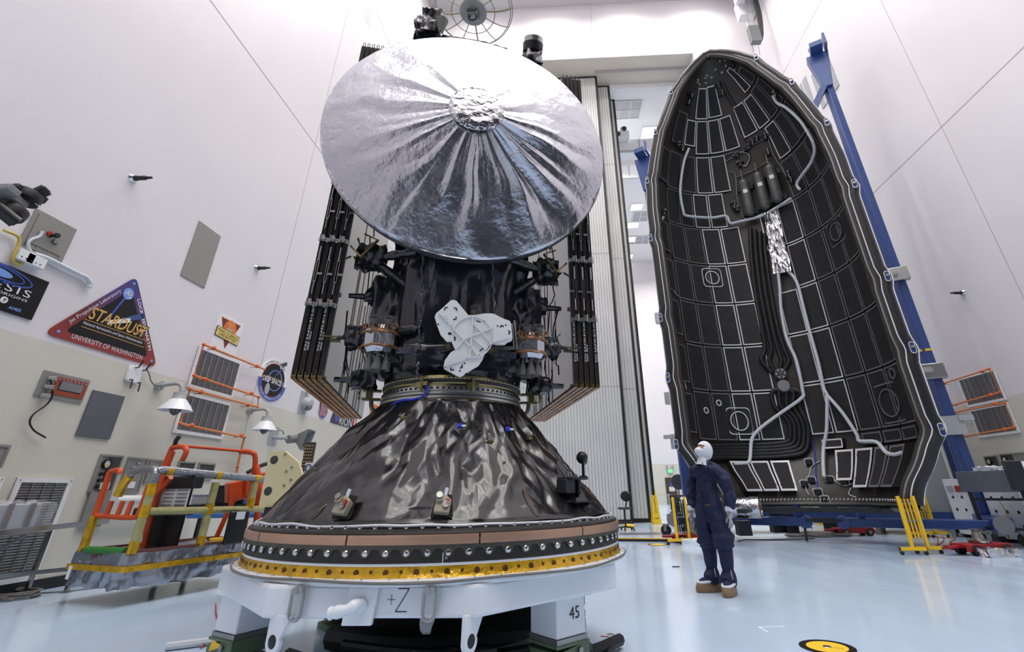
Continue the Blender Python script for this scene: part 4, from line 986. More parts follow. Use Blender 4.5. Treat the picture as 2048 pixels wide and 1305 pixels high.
# pipework behind the tanks
def fcable(name, pts, r, m, off=.15, n=8, k=4, src=z2):
    P = smoothline([fpt(*src(*p), off) for p in pts], k); return MB(FMx).tube(P, r, n).build(name, m, fair)
fcable('gas_line', [(608, 772), (690, 738), (775, 692), (790, 730)], .022, 'steel'); fcable('gas_line', [(570, 745), (590, 745), (605, 770), (610, 860), (625, 930), (650, 985), (700, 975), (760, 955)], .018, 'steel')
fcable('gas_line', [(548, 655), (600, 640), (660, 645), (680, 670), (660, 710), (630, 712)], .024, 'steel'); fcable('gas_line', [(550, 690), (640, 640), (700, 600), (770, 565)], .018, 'steel'); fcable('gas_line', [(775, 560), (800, 640), (850, 730), (870, 760)], .016, 'steel')
for a in ((530, 285, 600, 420), (545, 280, 620, 420), (600, 430, 660, 590)): fcable('gas_line', [a[:2], ((a[0]+a[2])/2-6, (a[1]+a[3])/2), a[2:]], .016, 'dark_metal')
rv = random.Random(5)
for px, py in ((1474, 312), (1480, 330), (1497, 296), (1506, 288), (1515, 281), (1533, 275), (1467, 410), (1472, 420), (1580, 350), (1585, 362), (1437, 175), (1445, 190), (1556, 187), (1372, 207), (1378, 195), (1352, 290), (1360, 300), (1322, 425), (1318, 440), (1466, 120), (1472, 128), (1538, 306)):
    B = FMx @ surf(px, py, .15); k = MB(B)
    for _ in range(4): k.box((rv.uniform(-.09, .09), rv.uniform(-.09, .09), rv.uniform(0, .08)), (rv.uniform(.05, .12), rv.uniform(.05, .12), rv.uniform(.05, .12)))
    k.cyl((-.08, -.08, .04), (.1, .06, .08), .022, n=8); o = k.build('valve', 'dark_metal', fair, bevel=.006)
    MB(B).cyl((.02, -.1, .06), (.06, .1, .1), .018, n=8).sphere((.05, .05, .12), .03, 8, 6).build('valve_fitting', 'alum', o)
# white bundled cables
for pts, src in (([(650,100),(660,190),(665,290),(690,420),(735,520),(765,660),(760,695),(660,762),(560,830),(510,885),(495,985),(455,998),(415,1000)], z3), ([(690,95),(735,140),(755,190),(770,250),(800,370),(845,530),(870,650),(885,680),(884,780),(880,850),(865,920),(862,990),(866,1060)], z3), ([(885,680),(960,760),(1030,860),(1045,893),(1130,897),(1180,945),(1225,955),(1265,945)], z3),
    ([(345,635),(318,700),(300,800),(296,870),(312,960),(335,985),(470,995),(550,985),(572,1022),(620,1015),(740,985),(835,935),(915,885)], z2), ([(830,335),(850,375),(900,400),(960,450),(1000,500),(1050,600),(1030,690),(950,800),(965,840)], z2)):
    fcable('white_cable_bundle', pts, .045, 'cable_white', .3, 8, 4, src)
fcable('blue_cable', [(795,880),(815,950),(820,1040),(830,1120)], .015, 'blue_wire', .13, 6, 4, z3)
for pts in ([(840,985),(800,1010),(790,1050),(770,1080)], [(770,1100),(780,1130),(790,1145)], [(905,1075),(950,1100),(990,1090)], [(985,1110),(975,1140),(1010,1155)], [(150,190),(180,220),(195,260)], [(210,560),(205,600),(215,650)]): fcable('thin_wire', pts, .012, 'cable_white', .13, 6, 4, z3)
for px, py in ((1618, 925), (1609, 968), (1623, 961), (1636, 985), (1660, 960), (1690, 965), (1650, 1000)):
    B = FMx @ surf(px, py, .12); o = MB(B).box((0, 0, .04), (.16, .13, .1)).build('sensor', 'black_plastic', fair, bevel=.01); MB(B).ring(rrect(.22, .2, .05), rrect(.18, .16, .04), .02).build('sensor_gasket', 'edge_tape', o)
# foil blanket
f0 = [z2(760, 970), z2(835, 950), z2(890, 1190), z2(915, 1270), z2(810, 1285), z2(775, 1100)]
def foil_f(u, v):
    a = V((f0[0][0]+(f0[4][0]-f0[0][0])*v, f0[0][1]+(f0[4][1]-f0[0][1])*v)); b = V((f0[1][0]+(f0[3][0]-f0[1][0])*v, f0[1][1]+(f0[3][1]-f0[1][1])*v)); p = a.lerp(b, u)
    return fpt(p.x, p.y, .32+.07*facet((u*3, v*6, 3))+.03*facet((u*7, v*15, 9)))
MB(FMx).grid(26, 60, foil_f).build('foil_blanket', 'foil_crisp', fair, smooth=30)
# hoses
def hose(pts, r=.062, off=.2, src=z3, k=8):
    P = smoothline([fpt(*src(*p), off) for p in pts], k); R_ = [r*(1+.07*(i % 2)) for i in range(len(P))]; return MB(FMx).tube(P, R_, 10).build('air_hose', 'hose_black', fair, smooth=60)
mat('hose_black', (24,24,25), .5, bump=.3, bscale=40)
for i, x in enumerate((515, 538, 561, 584)):
    hose([(x, -100+10*i), (x+4, 20), (x+22+i*2, 200), (x+50+i*2, 350), (x+66+i*8, 465), (x+70+i*14-(i < 2)*20, 520), (640+(i-1.5)*16, 575)])
for i in range(4):
    for z in (4.9+.0*i,): pass
tags_ = random.Random(11)
for i in range(5):
    d = i*22; hose([(650+i*10, 650), (615+i*34, 670-(i in (0, 4))*2), (625+i*30, 730), (690+i*22, 800), (700+i*22, 860-0*i), (690+i*20, 893+i*12-(4-i)*0), (640+i*8, 905+i*15), (520, 912+i*15), (395, 915+i*14), (300, 920+i*14)])
for px, py, m, r in ((1562, 750, 'steel', .16), (1568, 774, 'grey_mid', .17)):
    B = FMx @ surf(px, py, .2); k = MB(B).lathe([(0, .12), (r*.9, .12), (r, .09), (r, -.08)], 24).build('hose_manifold', m, fair)
    MB(B).ring(circ(r*1.12, 24), circ(r, 24), .03, None, .02).build('manifold_flange', 'black_plastic', k)
    if m == 'steel': 
        for q in range(6): MB(B).box((0, r*.5, .125), (.04, r*.7, .02), RZ(q*pi/3)).build('manifold_vane', 'black_plastic', k)
patch(MB(FMx), 84.5, 98.5, 4.0, 9.15, .1, .115, 4, 8).build('hose_backing', 'composite', fair)
# base ring with hooks
bz = MB(FMx); bz.lathe([(1.78, .84), (1.95, .84), (1.97, .8), (1.93, .76), (1.74, .78)], 64, a0=0, a1=pi); bz.build('base_ring', 'seal_black', fair)
MB(FMx).lathe([(1.9, .74), (1.98, .735), (1.99, .76), (1.94, .77)], 64, a0=0, a1=pi).build('base_edge', 'white_paint', fair)
MB(FMx).lathe([(1.735, .79), (1.725, .82), (1.74, .84)], 64, a0=0, a1=pi).build('base_strip', 'tank_grey', fair)
hk = MB().tube([(0, -.02, 0), (0, -.02, .03), (.02, -.03, .05), (.04, -.02, .03)], .009, 6)
copies(hk, 'ring_hook', 'cable_white', fair, [FMx @ RZ(rad(8+164*k/55)-pi/2) @ RZ(pi) @ TR(0, -1.72, .88) @ RZ(pi) for k in range(56)])
# ------------------------------------------------------------------ left wall: signs
def wq(pts): return [wl_(*p) for p in pts]
def wallpoly(pts, h, off=0, flip=False):
    P = wq(pts); a = sum(P[i-1][0]*P[i][1]-P[i][0]*P[i-1][1] for i in range(len(P)))
    if a < 0: P = P[::-1]
    return P
W0 = WLm(0, 0)
# triangle mission sign
A, B_, Cc = (7.17, 4.63), (6.13, 3.29), (8.21, 3.28)
sg = thing('mission_sign', 'large triangular maroon and blue sign with a comet', 'sign', WLm(7.17, 3.3))
m = bpy.data.materials.new('sign_border'); m.use_nodes = True; nt = m.node_tree; bs = nt.nodes['Principled BSDF']
tc = nt.nodes.new('ShaderNodeTexCoord'); sp = nt.nodes.new('ShaderNodeSeparateXYZ'); nt.links.new(tc.outputs['Object'], sp.inputs[0])
rp = nt.nodes.new('ShaderNodeValToRGB'); mr = nt.nodes.new('ShaderNodeMapRange'); mr.inputs[1].default_value = 0; mr.inputs[2].default_value = 1.3; nt.links.new(sp.outputs['Y'], mr.inputs[0]); nt.links.new(mr.outputs[0], rp.inputs[0])
rp.color_ramp.elements[0].color = (*lin((150,52,46)), 1); rp.color_ramp.elements[1].color = (*lin((50,56,128)), 1); e = rp.color_ramp.elements.new(.35); e.color = (*lin((106,34,38)), 1); e = rp.color_ramp.elements.new(.65); e.color = (*lin((84,52,110)), 1)
nt.links.new(rp.outputs[0], bs.inputs['Base Color']); bs.inputs['Roughness'].default_value = .35; MATS['sign_border'] = m
tri_ = rpoly([A, B_, Cc], .09); MB(W0).prism(tri_, .02).build('board', 'sign_border', sg, smooth=0)
cx, cy = (A[0]+B_[0]+Cc[0])/3, (A[1]+B_[1]+Cc[1])/3
innr = rpoly([((p[0]-cx)*.74+cx, (p[1]-cy)*.74+cy) for p in (A, B_, Cc)], .05); MB(W0).prism(innr, .003, None, .02).build('night_field', 'print_black', sg, smooth=0)
def wt(s, y, z, w, h, mm, par, an=0, off=.024, **k): return text(s, WLm(y, z, off) @ RZ(rad(an)), w, h, mm, par, **k)
wt('STARDUST', 7.17, 3.79, 1.1, .2, 'print_gold', sg, 0, .028, shear=.25, bold=.01)
wt('National Aeronautics and Space Administration', 7.17, 3.605, 1.12, .06, 'print_white', sg)
wt('UNIVERSITY OF WASHINGTON', 7.18, 3.37, 1.3, .075, 'print_white', sg, space=1.1)
wt('Jet Propulsion Laboratory', 6.70, 3.92, .95, .075, 'print_white', sg, 52.3)
wt('LOCKHEED MARTIN', 7.645, 3.91, .95, .06, 'print_white', sg, -52.5, bold=.02)
ln = MB(W0); ln.box((7.2, 3.665, .025), (1.2, .008, .003)); ln.box((7.2, 3.545, .025), (1.2, .008, .003)); ln.build('rule_lines', 'print_gold', sg)
e_ = MB(WLm(7.14, 4.30, .024)).prism(circ(.1, 24), .004).build('earth_disc', 'print_sky', sg, smooth=0)
cl = MB(WLm(7.14, 4.30, .029)); rr = random.Random(2)
for k in range(7): cl.prism(circ(rr.uniform(.015, .035), 8, rr.uniform(-.06, .06), rr.uniform(-.06, .06), rr.uniform(.01, .02)), .001)
cl.build('cloud_marks', 'print_white', e_, smooth=0)
MB(W0).prism([(6.93,3.73),(7.10,4.24),(7.13,4.22),(6.955,3.72)][::-1], .002, None, .0235).build('beam_line', 'print_blue', sg, smooth=0)
MB(W0).prism([(7.0,3.72),(7.62,4.02),(7.55,4.10),(7.1,3.82)], .002, None, .024).build('comet_tail', 'comet_blue', sg, smooth=0) if mat('comet_blue', (62,84,140), .5) else 0
MB(W0).prism([(6.97,3.70),(7.36,3.86),(7.34,3.93),(7.0,3.78)], .002, None, .0265).build('comet_core', 'print_white', sg, smooth=0)
pr = MB(W0); pr.box((7.62,3.80,.026), (.07,.06,.003)); pr.build('probe_body', 'print_gold', sg); MB(W0).box((7.68,3.88,.026), (.16,.05,.003)).build('probe_wing', 'print_slate', sg); MB(W0).box((7.6,3.74,.026), (.16,.05,.003)).build('probe_wing', 'print_slate', sg)
for p in ((7.17,4.5),(6.32,3.37),(8.04,3.36)): MB(WLm(*p, .022)).lathe([(0,.012),(.022,.008),(.026,0)], 14).build('fixing_screw', 'print_sky', sg)
# dark galaxy poster at the left edge
P0, P1 = wl_(96, 565), wl_(61, 641); yr, zt, zb = P0[0], P0[1], P1[1]
gp = thing('galaxy_poster', 'black poster with blue spiral galaxy at the left picture edge', 'poster', WLm(yr-.6, zb))
wdt = 1.5; MB(W0).box((yr-wdt/2, (zt+zb)/2, .012), (wdt, zt-zb, .024)).build('board', 'print_black', gp, smooth=0)
hh = zt-zb; yc = yr-.62
for r_, t_ in ((.44,.02), (.33,.015)): MB(WLm(yc, zt-.2*hh, .025) @ RZ(rad(-4))).ring(circ(r_, 36, ry=r_*.26), circ(r_-t_, 36, ry=(r_-t_)*.22), .003).build('spiral_arm', 'print_blue', gp, smooth=0)
MB(WLm(yc, zt-.2*hh, .026) @ RZ(rad(-4))).prism(circ(.17, 24, ry=.05), .003).build('galaxy_core', 'print_sky', gp, smooth=0)
wt('GENESIS', yr-.68, zt-.46*hh, 1.05, .17*hh, 'print_white', gp, 0, .026, space=1.25); wt('SEARCH FOR ORIGINS', yr-.66, zt-.62*hh, 1.0, .06*hh, 'print_white', gp, 0, .026)
wt('JPL', yr-.98, zt-.73*hh, .2, .08*hh, 'print_red', gp, 0, .026, shear=.3, bold=.03); wt('LOCKHEED MARTIN', yr-.75, zb+.12*hh, .4, .04*hh, 'print_white', gp, 0, .026); wt('AMES', yr-.26, zb+.12*hh, .17, .07*hh, 'print_sky', gp, 0, .026, shear=.2, bold=.03)
MB(WLm(yr-.42, zb+.24*hh, .025)).prism(circ(.045, 20), .003).build('emblem_disc', 'print_white', gp, smooth=0); MB(WLm(yr-.42, zb+.24*hh, .029)).box((0,0,0), (.008,.045,.002)).box((.01,.01,0), (.04,.008,.002)).build('emblem_mark', 'print_black', gp)
# white board with red triangles
def zr(x, y): return wl_(410+x/6.216, 610+y/6.216)
c = [zr(165,92), zr(470,230), zr(362,662), zr(40,525)]; y0 = (c[0][0]+c[3][0])/2; y1 = (c[1][0]+c[2][0])/2; z1 = (c[0][1]+c[1][1])/2; z0 = (c[2][1]+c[3][1])/2
mb_ = thing('lab_board', 'white board with orange planet, red triangles and yellow lettered banner', 'sign', WLm((y0+y1)/2, z0))
MB(W0).box(((y0+y1)/2, (z0+z1)/2, .012), (y1-y0, z1-z0, .024)).build('board', 'print_white', mb_, smooth=0)
yc, zc = (y0+y1)/2, (z0+z1)/2+.04; w = y1-y0; h = z1-z0
for k, (dx, dz, s, mm, o) in enumerate(((.0,-.02,1.06,'print_gold',.025), (.0,0,1.0,'print_maroon',.027))):
    MB(W0).prism([(yc+dx-.37*w*s, zc+.34*h*s),(yc+dx+.38*w*s, zc+.34*h*s),(yc+dx+.02, zc-.42*h*s)][::-1], .002, None, o).build('triangle', mm, mb_, smooth=0)
MB(WLm(yc+.02, zc+.10*h, .03)).prism(circ(.25*w, 28), .002).build('planet_disc', 'print_orange', mb_, smooth=0)
rv_ = MB(WLm(yc+.02, zc+.1*h, .034)); rv_.box((0,.0,0), (.2*w,.05,.002)); rv_.box((-.05*w,.08,0), (.02,.1,.002)); rv_.box((-.05*w,.14,0), (.05,.03,.002))
for k in (-.1, 0, .1): rv_.prism(circ(.035, 10, k*w, -.06), .002)
rv_.build('rover_print', 'grey_light', mb_, smooth=0)
MB(WLm(yc, zc-.08*h, .036) @ RZ(rad(-3))).box((0,0,0), (w*.92,.27*h,.004)).build('banner_edge', 'print_black', mb_); MB(WLm(yc, zc-.08*h, .04) @ RZ(rad(-3))).box((0,0,0), (w*.88,.24*h,.004)).build('banner', 'print_yellow', mb_)
wt('MARS SCIENCE', yc, zc-.03*h, w*.8, .085*h, 'print_black', mb_, -3, .043); wt('LABORATORY', yc, zc-.13*h, w*.72, .085*h, 'print_black', mb_, -3, .043)
# oval sign
ec = wl_(545, 761); a_ = (wl_(572, 775)[0]-wl_(518, 750)[0])/2; b2 = (wl_(549, 719)[1]-wl_(541, 805)[1])/2
ov = thing('oval_sign', 'oval white and blue ringed sign with black starfield centre', 'sign', WLm(ec[0], ec[1]-b2))
E_ = WLm(*ec); MB(E_).prism(circ(a_, 40, ry=b2), .02).build('ring_board', 'print_white', ov, smooth=0)
MB(E_).prism([(a_*cos(rad(t)), b2*sin(rad(t))) for t in range(183, 358, 7)], .002, None, .02).build('blue_half', 'print_blue', ov, smooth=0)
MB(E_).prism(circ(a_*.8, 36, ry=b2*.8), .002, None, .0225).build('red_line', 'print_red', ov, smooth=0); MB(E_).prism(circ(a_*.77, 36, ry=b2*.77), .002, None, .025).build('space_field', 'print_black', ov, smooth=0)
MB(E_).prism([(-.05,.02),(.28*a_,.62*b2),(.4*a_,.55*b2)][::-1], .002, None, .028).build('comet_beam', 'comet_blue', ov, smooth=0)
wg = MB(E_ @ TR(.35*a_, .82*b2, .03) @ RZ(rad(25))); wg.box((.1,0,0), (.26,.09,.004)); wg.build('probe_wing', 'print_slate', ov); MB(E_ @ TR(.3*a_, .72*b2, .032)).prism(circ(.05, 10), .003).build('probe_body', 'grey_light', ov, smooth=0)
MB(E_).ring(circ(a_*.5, 30, .1*a_, 0, ry=b2*.5), circ(a_*.45, 30, .1*a_, 0, ry=b2*.47), .002, None, .0275).build('orbit_ring', 'print_sky', ov, smooth=0)
text('DEEP SPACE 1', E_ @ TR(0, -.05*b2, .031), a_*1.45, b2*.24, 'print_white', ov, bold=.02); MB(E_ @ TR(-.3*a_, -.48*b2, .029)).prism(circ(.1, 14, ry=.14), .002).build('asteroid', 'grey_light', ov, smooth=0); ln = MB(E_); ln.box((.02,.10*b2,.029), (a_*1.2,.012,.002)); ln.build('rule_line', 'print_gold', ov)
for s_, zz in (('JET PROPULSION LABORATORY', .88), ('NATIONAL AERONAUTICS AND SPACE', -.88)):
    n_ = len(s_)
    for k, ch in enumerate(s_):
        if ch == ' ': continue
        th = (rad(140-100*k/n_) if zz > 0 else rad(215+110*k/n_)); q = (a_*.89*cos(th), b2*.89*sin(th)); tn = atan2(b2*cos(th), -a_*sin(th))+(pi if zz > 0 else 0)
        text(ch, E_ @ TR(q[0], q[1], .024) @ RZ(tn), None, .05, 'print_slate' if zz > 0 else 'print_white', ov)
# patch, trapezoid sign, red and orange notices
pc = wl_(648, 808); pt_ = thing('shield_patch', 'rose and purple oval patch with a lower scroll', 'sign', WLm(pc[0], pc[1]-.44))
E_ = WLm(*pc); MB(E_).prism(circ(.26, 32, ry=.36), .02).build('rim', 'print_slate', pt_, smooth=0); MB(E_).prism(circ(.22, 32, ry=.31), .003, None, .02).build('field', 'print_rose', pt_, smooth=0)
MB(E_).prism([(.33*cos(rad(t)), .44*sin(rad(t))) for t in range(208, 335, 8)]+[(.28*cos(rad(t)), .3*sin(rad(t))) for t in range(334, 207, -8)], .003, None, .024).build('scroll', 'print_rose', pt_, smooth=0); MB(E_ @ TR(0, -.375, .028)).prism([(-.13,.02),(.13,.02),(.1,-.03),(-.1,-.03)][::-1], .002).build('scroll_print', 'print_blue', pt_, smooth=0)
c = [wl_(668,818), wl_(699,822), wl_(703,857), wl_(659,845)]
oz = thing('planet_sign', 'slate trapezoid sign with blue globe and white letters', 'sign', WLm(*wl_(680, 850)))
yA, yB = wl_(659,845)[0], wl_(703,857)[0]; zA = wl_(680,851)[1]; zB = wl_(676,815)[1]
MB(W0).prism(rpoly([(yA,zA),(yB,zA),(yB-.15,zB),(yA+.2,zB)], .06), .02).build('board', 'print_slate', oz, smooth=0)
gy, gz = wl_(673, 835); MB(WLm(gy, gz, .021)).prism(circ(.14, 24), .003).build('globe', 'print_blue', oz, smooth=0); MB(WLm(gy, gz, .025) @ RZ(.6)).ring(circ(.22, 28, ry=.1), circ(.2, 28, ry=.085), .002).build('orbit', 'print_red', oz, smooth=0)
text('RION', WLm((gy+yB)/2+.05, gz-.06, .026), yB-gy-.28, .26, 'print_white', oz)
ry0, rz0 = wl_(707, 853); rs = thing('red_notice', 'narrow red wall sign with white arrow right of the slate globe sign', 'sign', WLm(ry0, rz0-.3))
MB(WLm(ry0, rz0)).box((0,0,.01), (.3,.8,.02)).build('board', 'print_red', rs); MB(WLm(ry0, rz0, .021)).prism([(-.06,.34),(.06,.34),(.06,-.2),(.11,-.2),(0,-.36),(-.11,-.2),(-.06,-.2)][::-1], .003).build('arrow', 'print_white', rs, smooth=0)
MB(WLm(ry0, rz0+.05, .026)).box((0,0,0), (.035,.5,.002)).build('arrow_print', 'print_red', rs)
oy, oz_ = wl_(752, 836); on = thing('orange_poster', 'orange poster edge behind the cone right of the red sign', 'poster', WLm(oy, oz_-.3)); MB(WLm(oy, oz_)).box((0,0,.01), (1.4,.9,.02)).build('board', 'print_orange', on); text('NES', WLm(oy, oz_-.1, .022), .8, .22, 'print_gold', on)
# ------------------------------------------------------------------ left wall: metal panels, vents
def plate(name, lab, px, m='steel_brushed', d=.02, cat='panel', group=None, screws=0):
    P = wq(px); y0 = min(P[0][0], P[3][0]); y1 = max(P[1][0], P[2][0]); y0 = (P[0][0]+P[3][0])/2; y1 = (P[1][0]+P[2][0])/2; z1 = (P[0][1]+P[1][1])/2; z0 = (P[2][1]+P[3][1])/2
    t = thing(name, lab, cat, WLm((y0+y1)/2, z0), group); MB(W0).box(((y0+y1)/2, (z0+z1)/2, d/2), (y1-y0, z1-z0, d)).build('cover', m, t, smooth=0, bevel=.004)
    for k in range(screws):
        for s in (0, 1): MB(WLm(y0+.06+(y1-y0-.12)*k/max(1, screws-1), (z0+.05) if s else (z1-.05), d)).lathe([(0,.006),(.012,.005),(.014,0)], 8).build('screw', 'alum', t)
    return t, y0, y1, z0, z1
t, y0, y1, z0, z1 = plate('service_hatch', 'square steel access panel with knob and cable below the camera', [(70,417),(152,459),(122,525),(35,487)], screws=4)
MB(W0).box(((y0+y1)/2, (z0+z1)/2, .026), (.8*(y1-y0), .76*(z1-z0), .012)).build('inner_door', 'steel_brushed', t, bevel=.003)
MB(WLm((y0+y1)/2, (z0+z1)/2, .03)).lathe([(0,.12),(.035,.12),(.04,.09),(.025,.08),(.025,0)], 14).build('knob', 'dark_metal', t); MB(WLm(y1-.22, (z0+z1)/2-.05, .03)).box((0,0,.015), (.07,.06,.03)).build('latch', 'steel', t); MB(WLm(y0+.28, (z0+z1)/2+.02, .03)).lathe([(0,.02),(.035,.02),(.04,0)], 12).build('cable_gland', 'print_red', t)
plate('blank_plate', 'tall blank steel plate high on the wall right of the triangular sign', [(397.6,442),(440.7,473),(407.6,577),(360.3,551)], screws=2)
t, *_ = plate('electrical_cover', 'dark grey hinged panel below the triangular sign', [(188,781),(246,794),(218,879),(146,872)], 'grey_paint', .03)
P = wl_(222, 855); MB(WLm(*P, .03)).cyl((0,0,0),(0,0,.01),.012,n=10).build('lock', 'steel', t)
t, y0, y1, z0, z1 = plate('recessed_box', 'recessed steel box with orange gasket frame and dangling cable', [(88,740),(179,762),(161,808),(65,792)], 'steel_brushed', .02)
MB(W0).ring([(y0+.2,z0+.06),(y1-.03,z0+.06),(y1-.03,z1-.05),(y0+.2,z1-.05)], [(y0+.26,z0+.12),(y1-.1,z0+.12),(y1-.1,z1-.11),(y0+.26,z1-.11)], .012, None, .02).build('orange_frame', 'orange_dull', t, smooth=0) if mat('orange_dull', (150,66,40), .55) else 0
MB(W0).box(((y0+y1)/2+.08, (z0+z1)/2, .024), (y1-y0-.36, z1-z0-.22, .006)).build('dark_window', 'recess_dark', t); MB(W0).box(((y0+y1)/2+.1, z0+.2, .03), (.34, .12, .006)).build('inner_plate', 'grey_mid', t)
for k in range(3): MB(W0).cyl((y0+.1, z1-.1-.12*k, .02), (y0+.13, z1-.1-.12*k, .1), .035, n=10).build('fitting', 'alum', t)
for k in range(8): MB(WLm(y0+.23+(y1-y0-.3)*k/7, z1-.08, .032)).lathe([(0,.01),(.012,.008),(.014,0)], 8).build('frame_screw', 'chrome', t)
cb = [wl_(*p)+(.06,) for p in ((93,760),(97,790),(85,810),(60,828),(51,845),(60,862),(83,876))]
tag(MB(W0).tube(smoothline(cb, 5), .012, 6).build('dangling_cable', 'wire_black'), 'thin black cable hanging from the recessed steel box', 'cable')
def vent(name, lab, y0, y1, z0, z1, W, cols, group, slats=26, m1='grille_dark'):
    M = W(0, 0) if W is WLm else W(0, 0); sgn = 1 if W is WLm else -1
    t = thing(name, lab, 'vent', W((y0+y1)/2, z0), group)
    c = lambda y: y*sgn
    ya, yb = sorted((c(y0), c(y1))); B = .06
    MB(M).box(((ya+yb)/2, (z0+z1)/2, .004), (yb-ya, z1-z0, .008)).build('backing', m1, t)
    MB(M).ring([(ya,z0),(yb,z0),(yb,z1),(ya,z1)], [(ya+B,z0+B),(yb-B,z0+B),(yb-B,z1-B),(ya+B,z1-B)], .035).build('frame', 'white_paint', t, smooth=0)
    sl_ = MB(); sl_.box((0,0,0), (yb-ya-2*B, (z1-z0-2*B)/slats*.55, .012), RX(rad(25)))
    copies(sl_, 'slat', 'slat_metal', t, [M @ TR((ya+yb)/2, z0+B+(z1-z0-2*B)*(k+.5)/slats, .018) for k in range(slats)], 0)
    for k in range(1, cols): MB(M).box((ya+B+(yb-ya-2*B)*k/cols, (z0+z1)/2, .026), (.018, z1-z0-2*B, .012)).build('mullion', 'alum', t)
    for yy in (ya+.03, yb-.03):
        for zz in (z0+.03, z1-.03, (z0+z1)/2): MB(M @ TR(yy, zz, .035)).lathe([(0,.005),(.009,.004),(.011,0)], 8).build('screw', 'alum', t)
    return t
vent('wall_grille', 'upper air grille below the white lab board on the left wall', 9.03, 10.41, 3.1, 3.93, WLm, 7, 'orange piped grilles')
vent('wall_grille', 'lower air grille between the two white gooseneck lamps on the left wall', 9.02, 10.43, 2.25, 3.01, WLm, 7, 'orange piped grilles')
vent('floor_grille', 'tall return grille with white frame behind the handrail', 6.62, 7.4, .15, 1.42, WLm, 4, 'tall return grilles', 34)
vent('floor_grille', 'tall return grille half cut off at the left picture edge behind the clear-wrapped case', 5.4, 6.45, .15, 1.42, WLm, 5, 'tall return grilles', 34)
vent('wall_grille', 'upper air grille on the right wall with orange pipe loops', 12.76, 14.06, 3.12, 3.92, WRm, 7, 'orange piped grilles')
vent('wall_grille', 'lower air grille on the right wall with orange pipe loops', 12.78, 14.06, 2.33, 3.07, WRm, 7, 'orange piped grilles')
for (px, lab) in ((((1660,130),(1640,190)), 'pale high grille behind the top of the blue tower'), (((1618,175),(1600,235)), 'pale high grille left of the blue tower top')):
    a, b = wr_(*px[0]), wr_(*px[1]); yc = (a[0]+b[0])/2; zc = (a[1]+b[1])/2
    t = thing('high_grille', lab, 'vent', WRm(yc, zc), 'high grilles of the right wall'); MB(WRm(yc, zc)).box((0,0,.02), (1.3,1.9,.04)).build('plate', 'grey_light', t)
    for k in range(1, 4): MB(WRm(yc, zc)).box((-.65+k*.33,0,.045), (.03,1.9,.01)).build('mullion', 'white_paint', t)
# orange smoke detection pipes
def pipe(name, lab, pts, wf, W, fits):
    P = [wf(*p) for p in pts]; M = W(0, 0); sgn = 1 if W is WLm else -1; q = [(p[0]*sgn, p[1], .16) for p in P]
    t = thing(name, lab, 'pipe', W(P[-1][0], P[-1][1]))
    MB(M).tube(q, .022, 8).build('pipe_run', 'orange_pipe', t)
    for p in q[1:-1]: MB(M).sphere(p, .036, 10, 8).build('elbow', 'orange_fit', t)
    for x, y in fits:
        a = wf(x, y); MB(M @ TR(a[0]*sgn, a[1], .16)).sphere((0,0,0), .048, 10, 8).build('fitting', 'orange_fit', t); MB(M).cyl((a[0]*sgn, a[1]-.03, .16), (a[0]*sgn, a[1]-.03, 0), .008, n=6).build('stand_off', 'steel', t)
pipe('orange_pipe', 'orange pipe zigzagging over the left wall grilles', [(517,740),(392,690),(373,752),(504,795),(502,815),(364,779),(344,848),(475,876),(461,935),(455,990)], wl_, WLm, [(412,697),(501,733),(394,760),(489,788),(386,785),(483,811),(367,852),(468,872)])
pipe('orange_pipe', 'orange pipe zigzagging over the right wall grilles', [(1883,772),(1991,738),(2013,785),(1901,815),(1905,828),(2022,806),(2042,855),(1922,877),(1935,920),(1955,975)], wr_, WRm, [(1899,767),(1976,743),(1995,790),(1914,810),(1919,826),(2003,808),(2023,859),(1937,873)])
# ------------------------------------------------------------------ left wall: instruments panels low down
def cabinet(name, lab, px, m='steel_brushed', gauges=1, wf=wl_, W=WLm, group=None):
    P = [wf(*p) for p in px]; sgn = 1 if W is WLm else -1
    ys = [p[0]*sgn for p in P]; zs = [p[1] for p in P]; y0, y1 = (ys[0]+ys[3])/2, (ys[1]+ys[2])/2; z1, z0 = (zs[0]+zs[1])/2, (zs[2]+zs[3])/2
    M = W(0, 0); t = thing(name, lab, 'panel', W((y0+y1)/2*sgn, z0), group)
    MB(M).ring([(y0-.03,z0-.03),(y1+.03,z0-.03),(y1+.03,z1+.03),(y0-.03,z1+.03)], [(y0,z0),(y1,z0),(y1,z1),(y0,z1)], .03).build('frame', 'steel_brushed', t, smooth=0)
    MB(M).box(((y0+y1)/2, (z0+z1)/2, .01), (y1-y0, z1-z0, .015)).build('face', m, t)
    if gauges:
        G = M @ TR(y0+(y1-y0)*.3, z1-.11, .02); k = MB(G).lathe([(0,.02),(.058,.02),(.06,.04),(.075,.04),(.078,0)], 22).build('gauge', 'black_plastic', t); MB(G).lathe([(0,.025),(.055,.025)], 22).build('dial', 'print_white', k); MB(G @ TR(0,-.02,.027)).box((0,0,0), (.06,.025,.002)).build('dial_mark', 'sign_yellow', k)
        for r_ in range(3):
            for c_ in range(2): MB(M).cyl((y0+(y1-y0)*(.2+.28*c_), z1-.26-.09*r_, .02), (y0+(y1-y0)*(.2+.28*c_), z1-.26-.09*r_, .07), .024, n=10).build('valve_knob', 'black_plastic', t)
    return t, y0, y1, z0, z1
t, y0, y1, z0, z1 = cabinet('gauge_cabinet', 'open wall cabinet with pressure gauge and dropped steel flap behind the handrail', [(202,913),(242,916),(218,982),(179,980)])
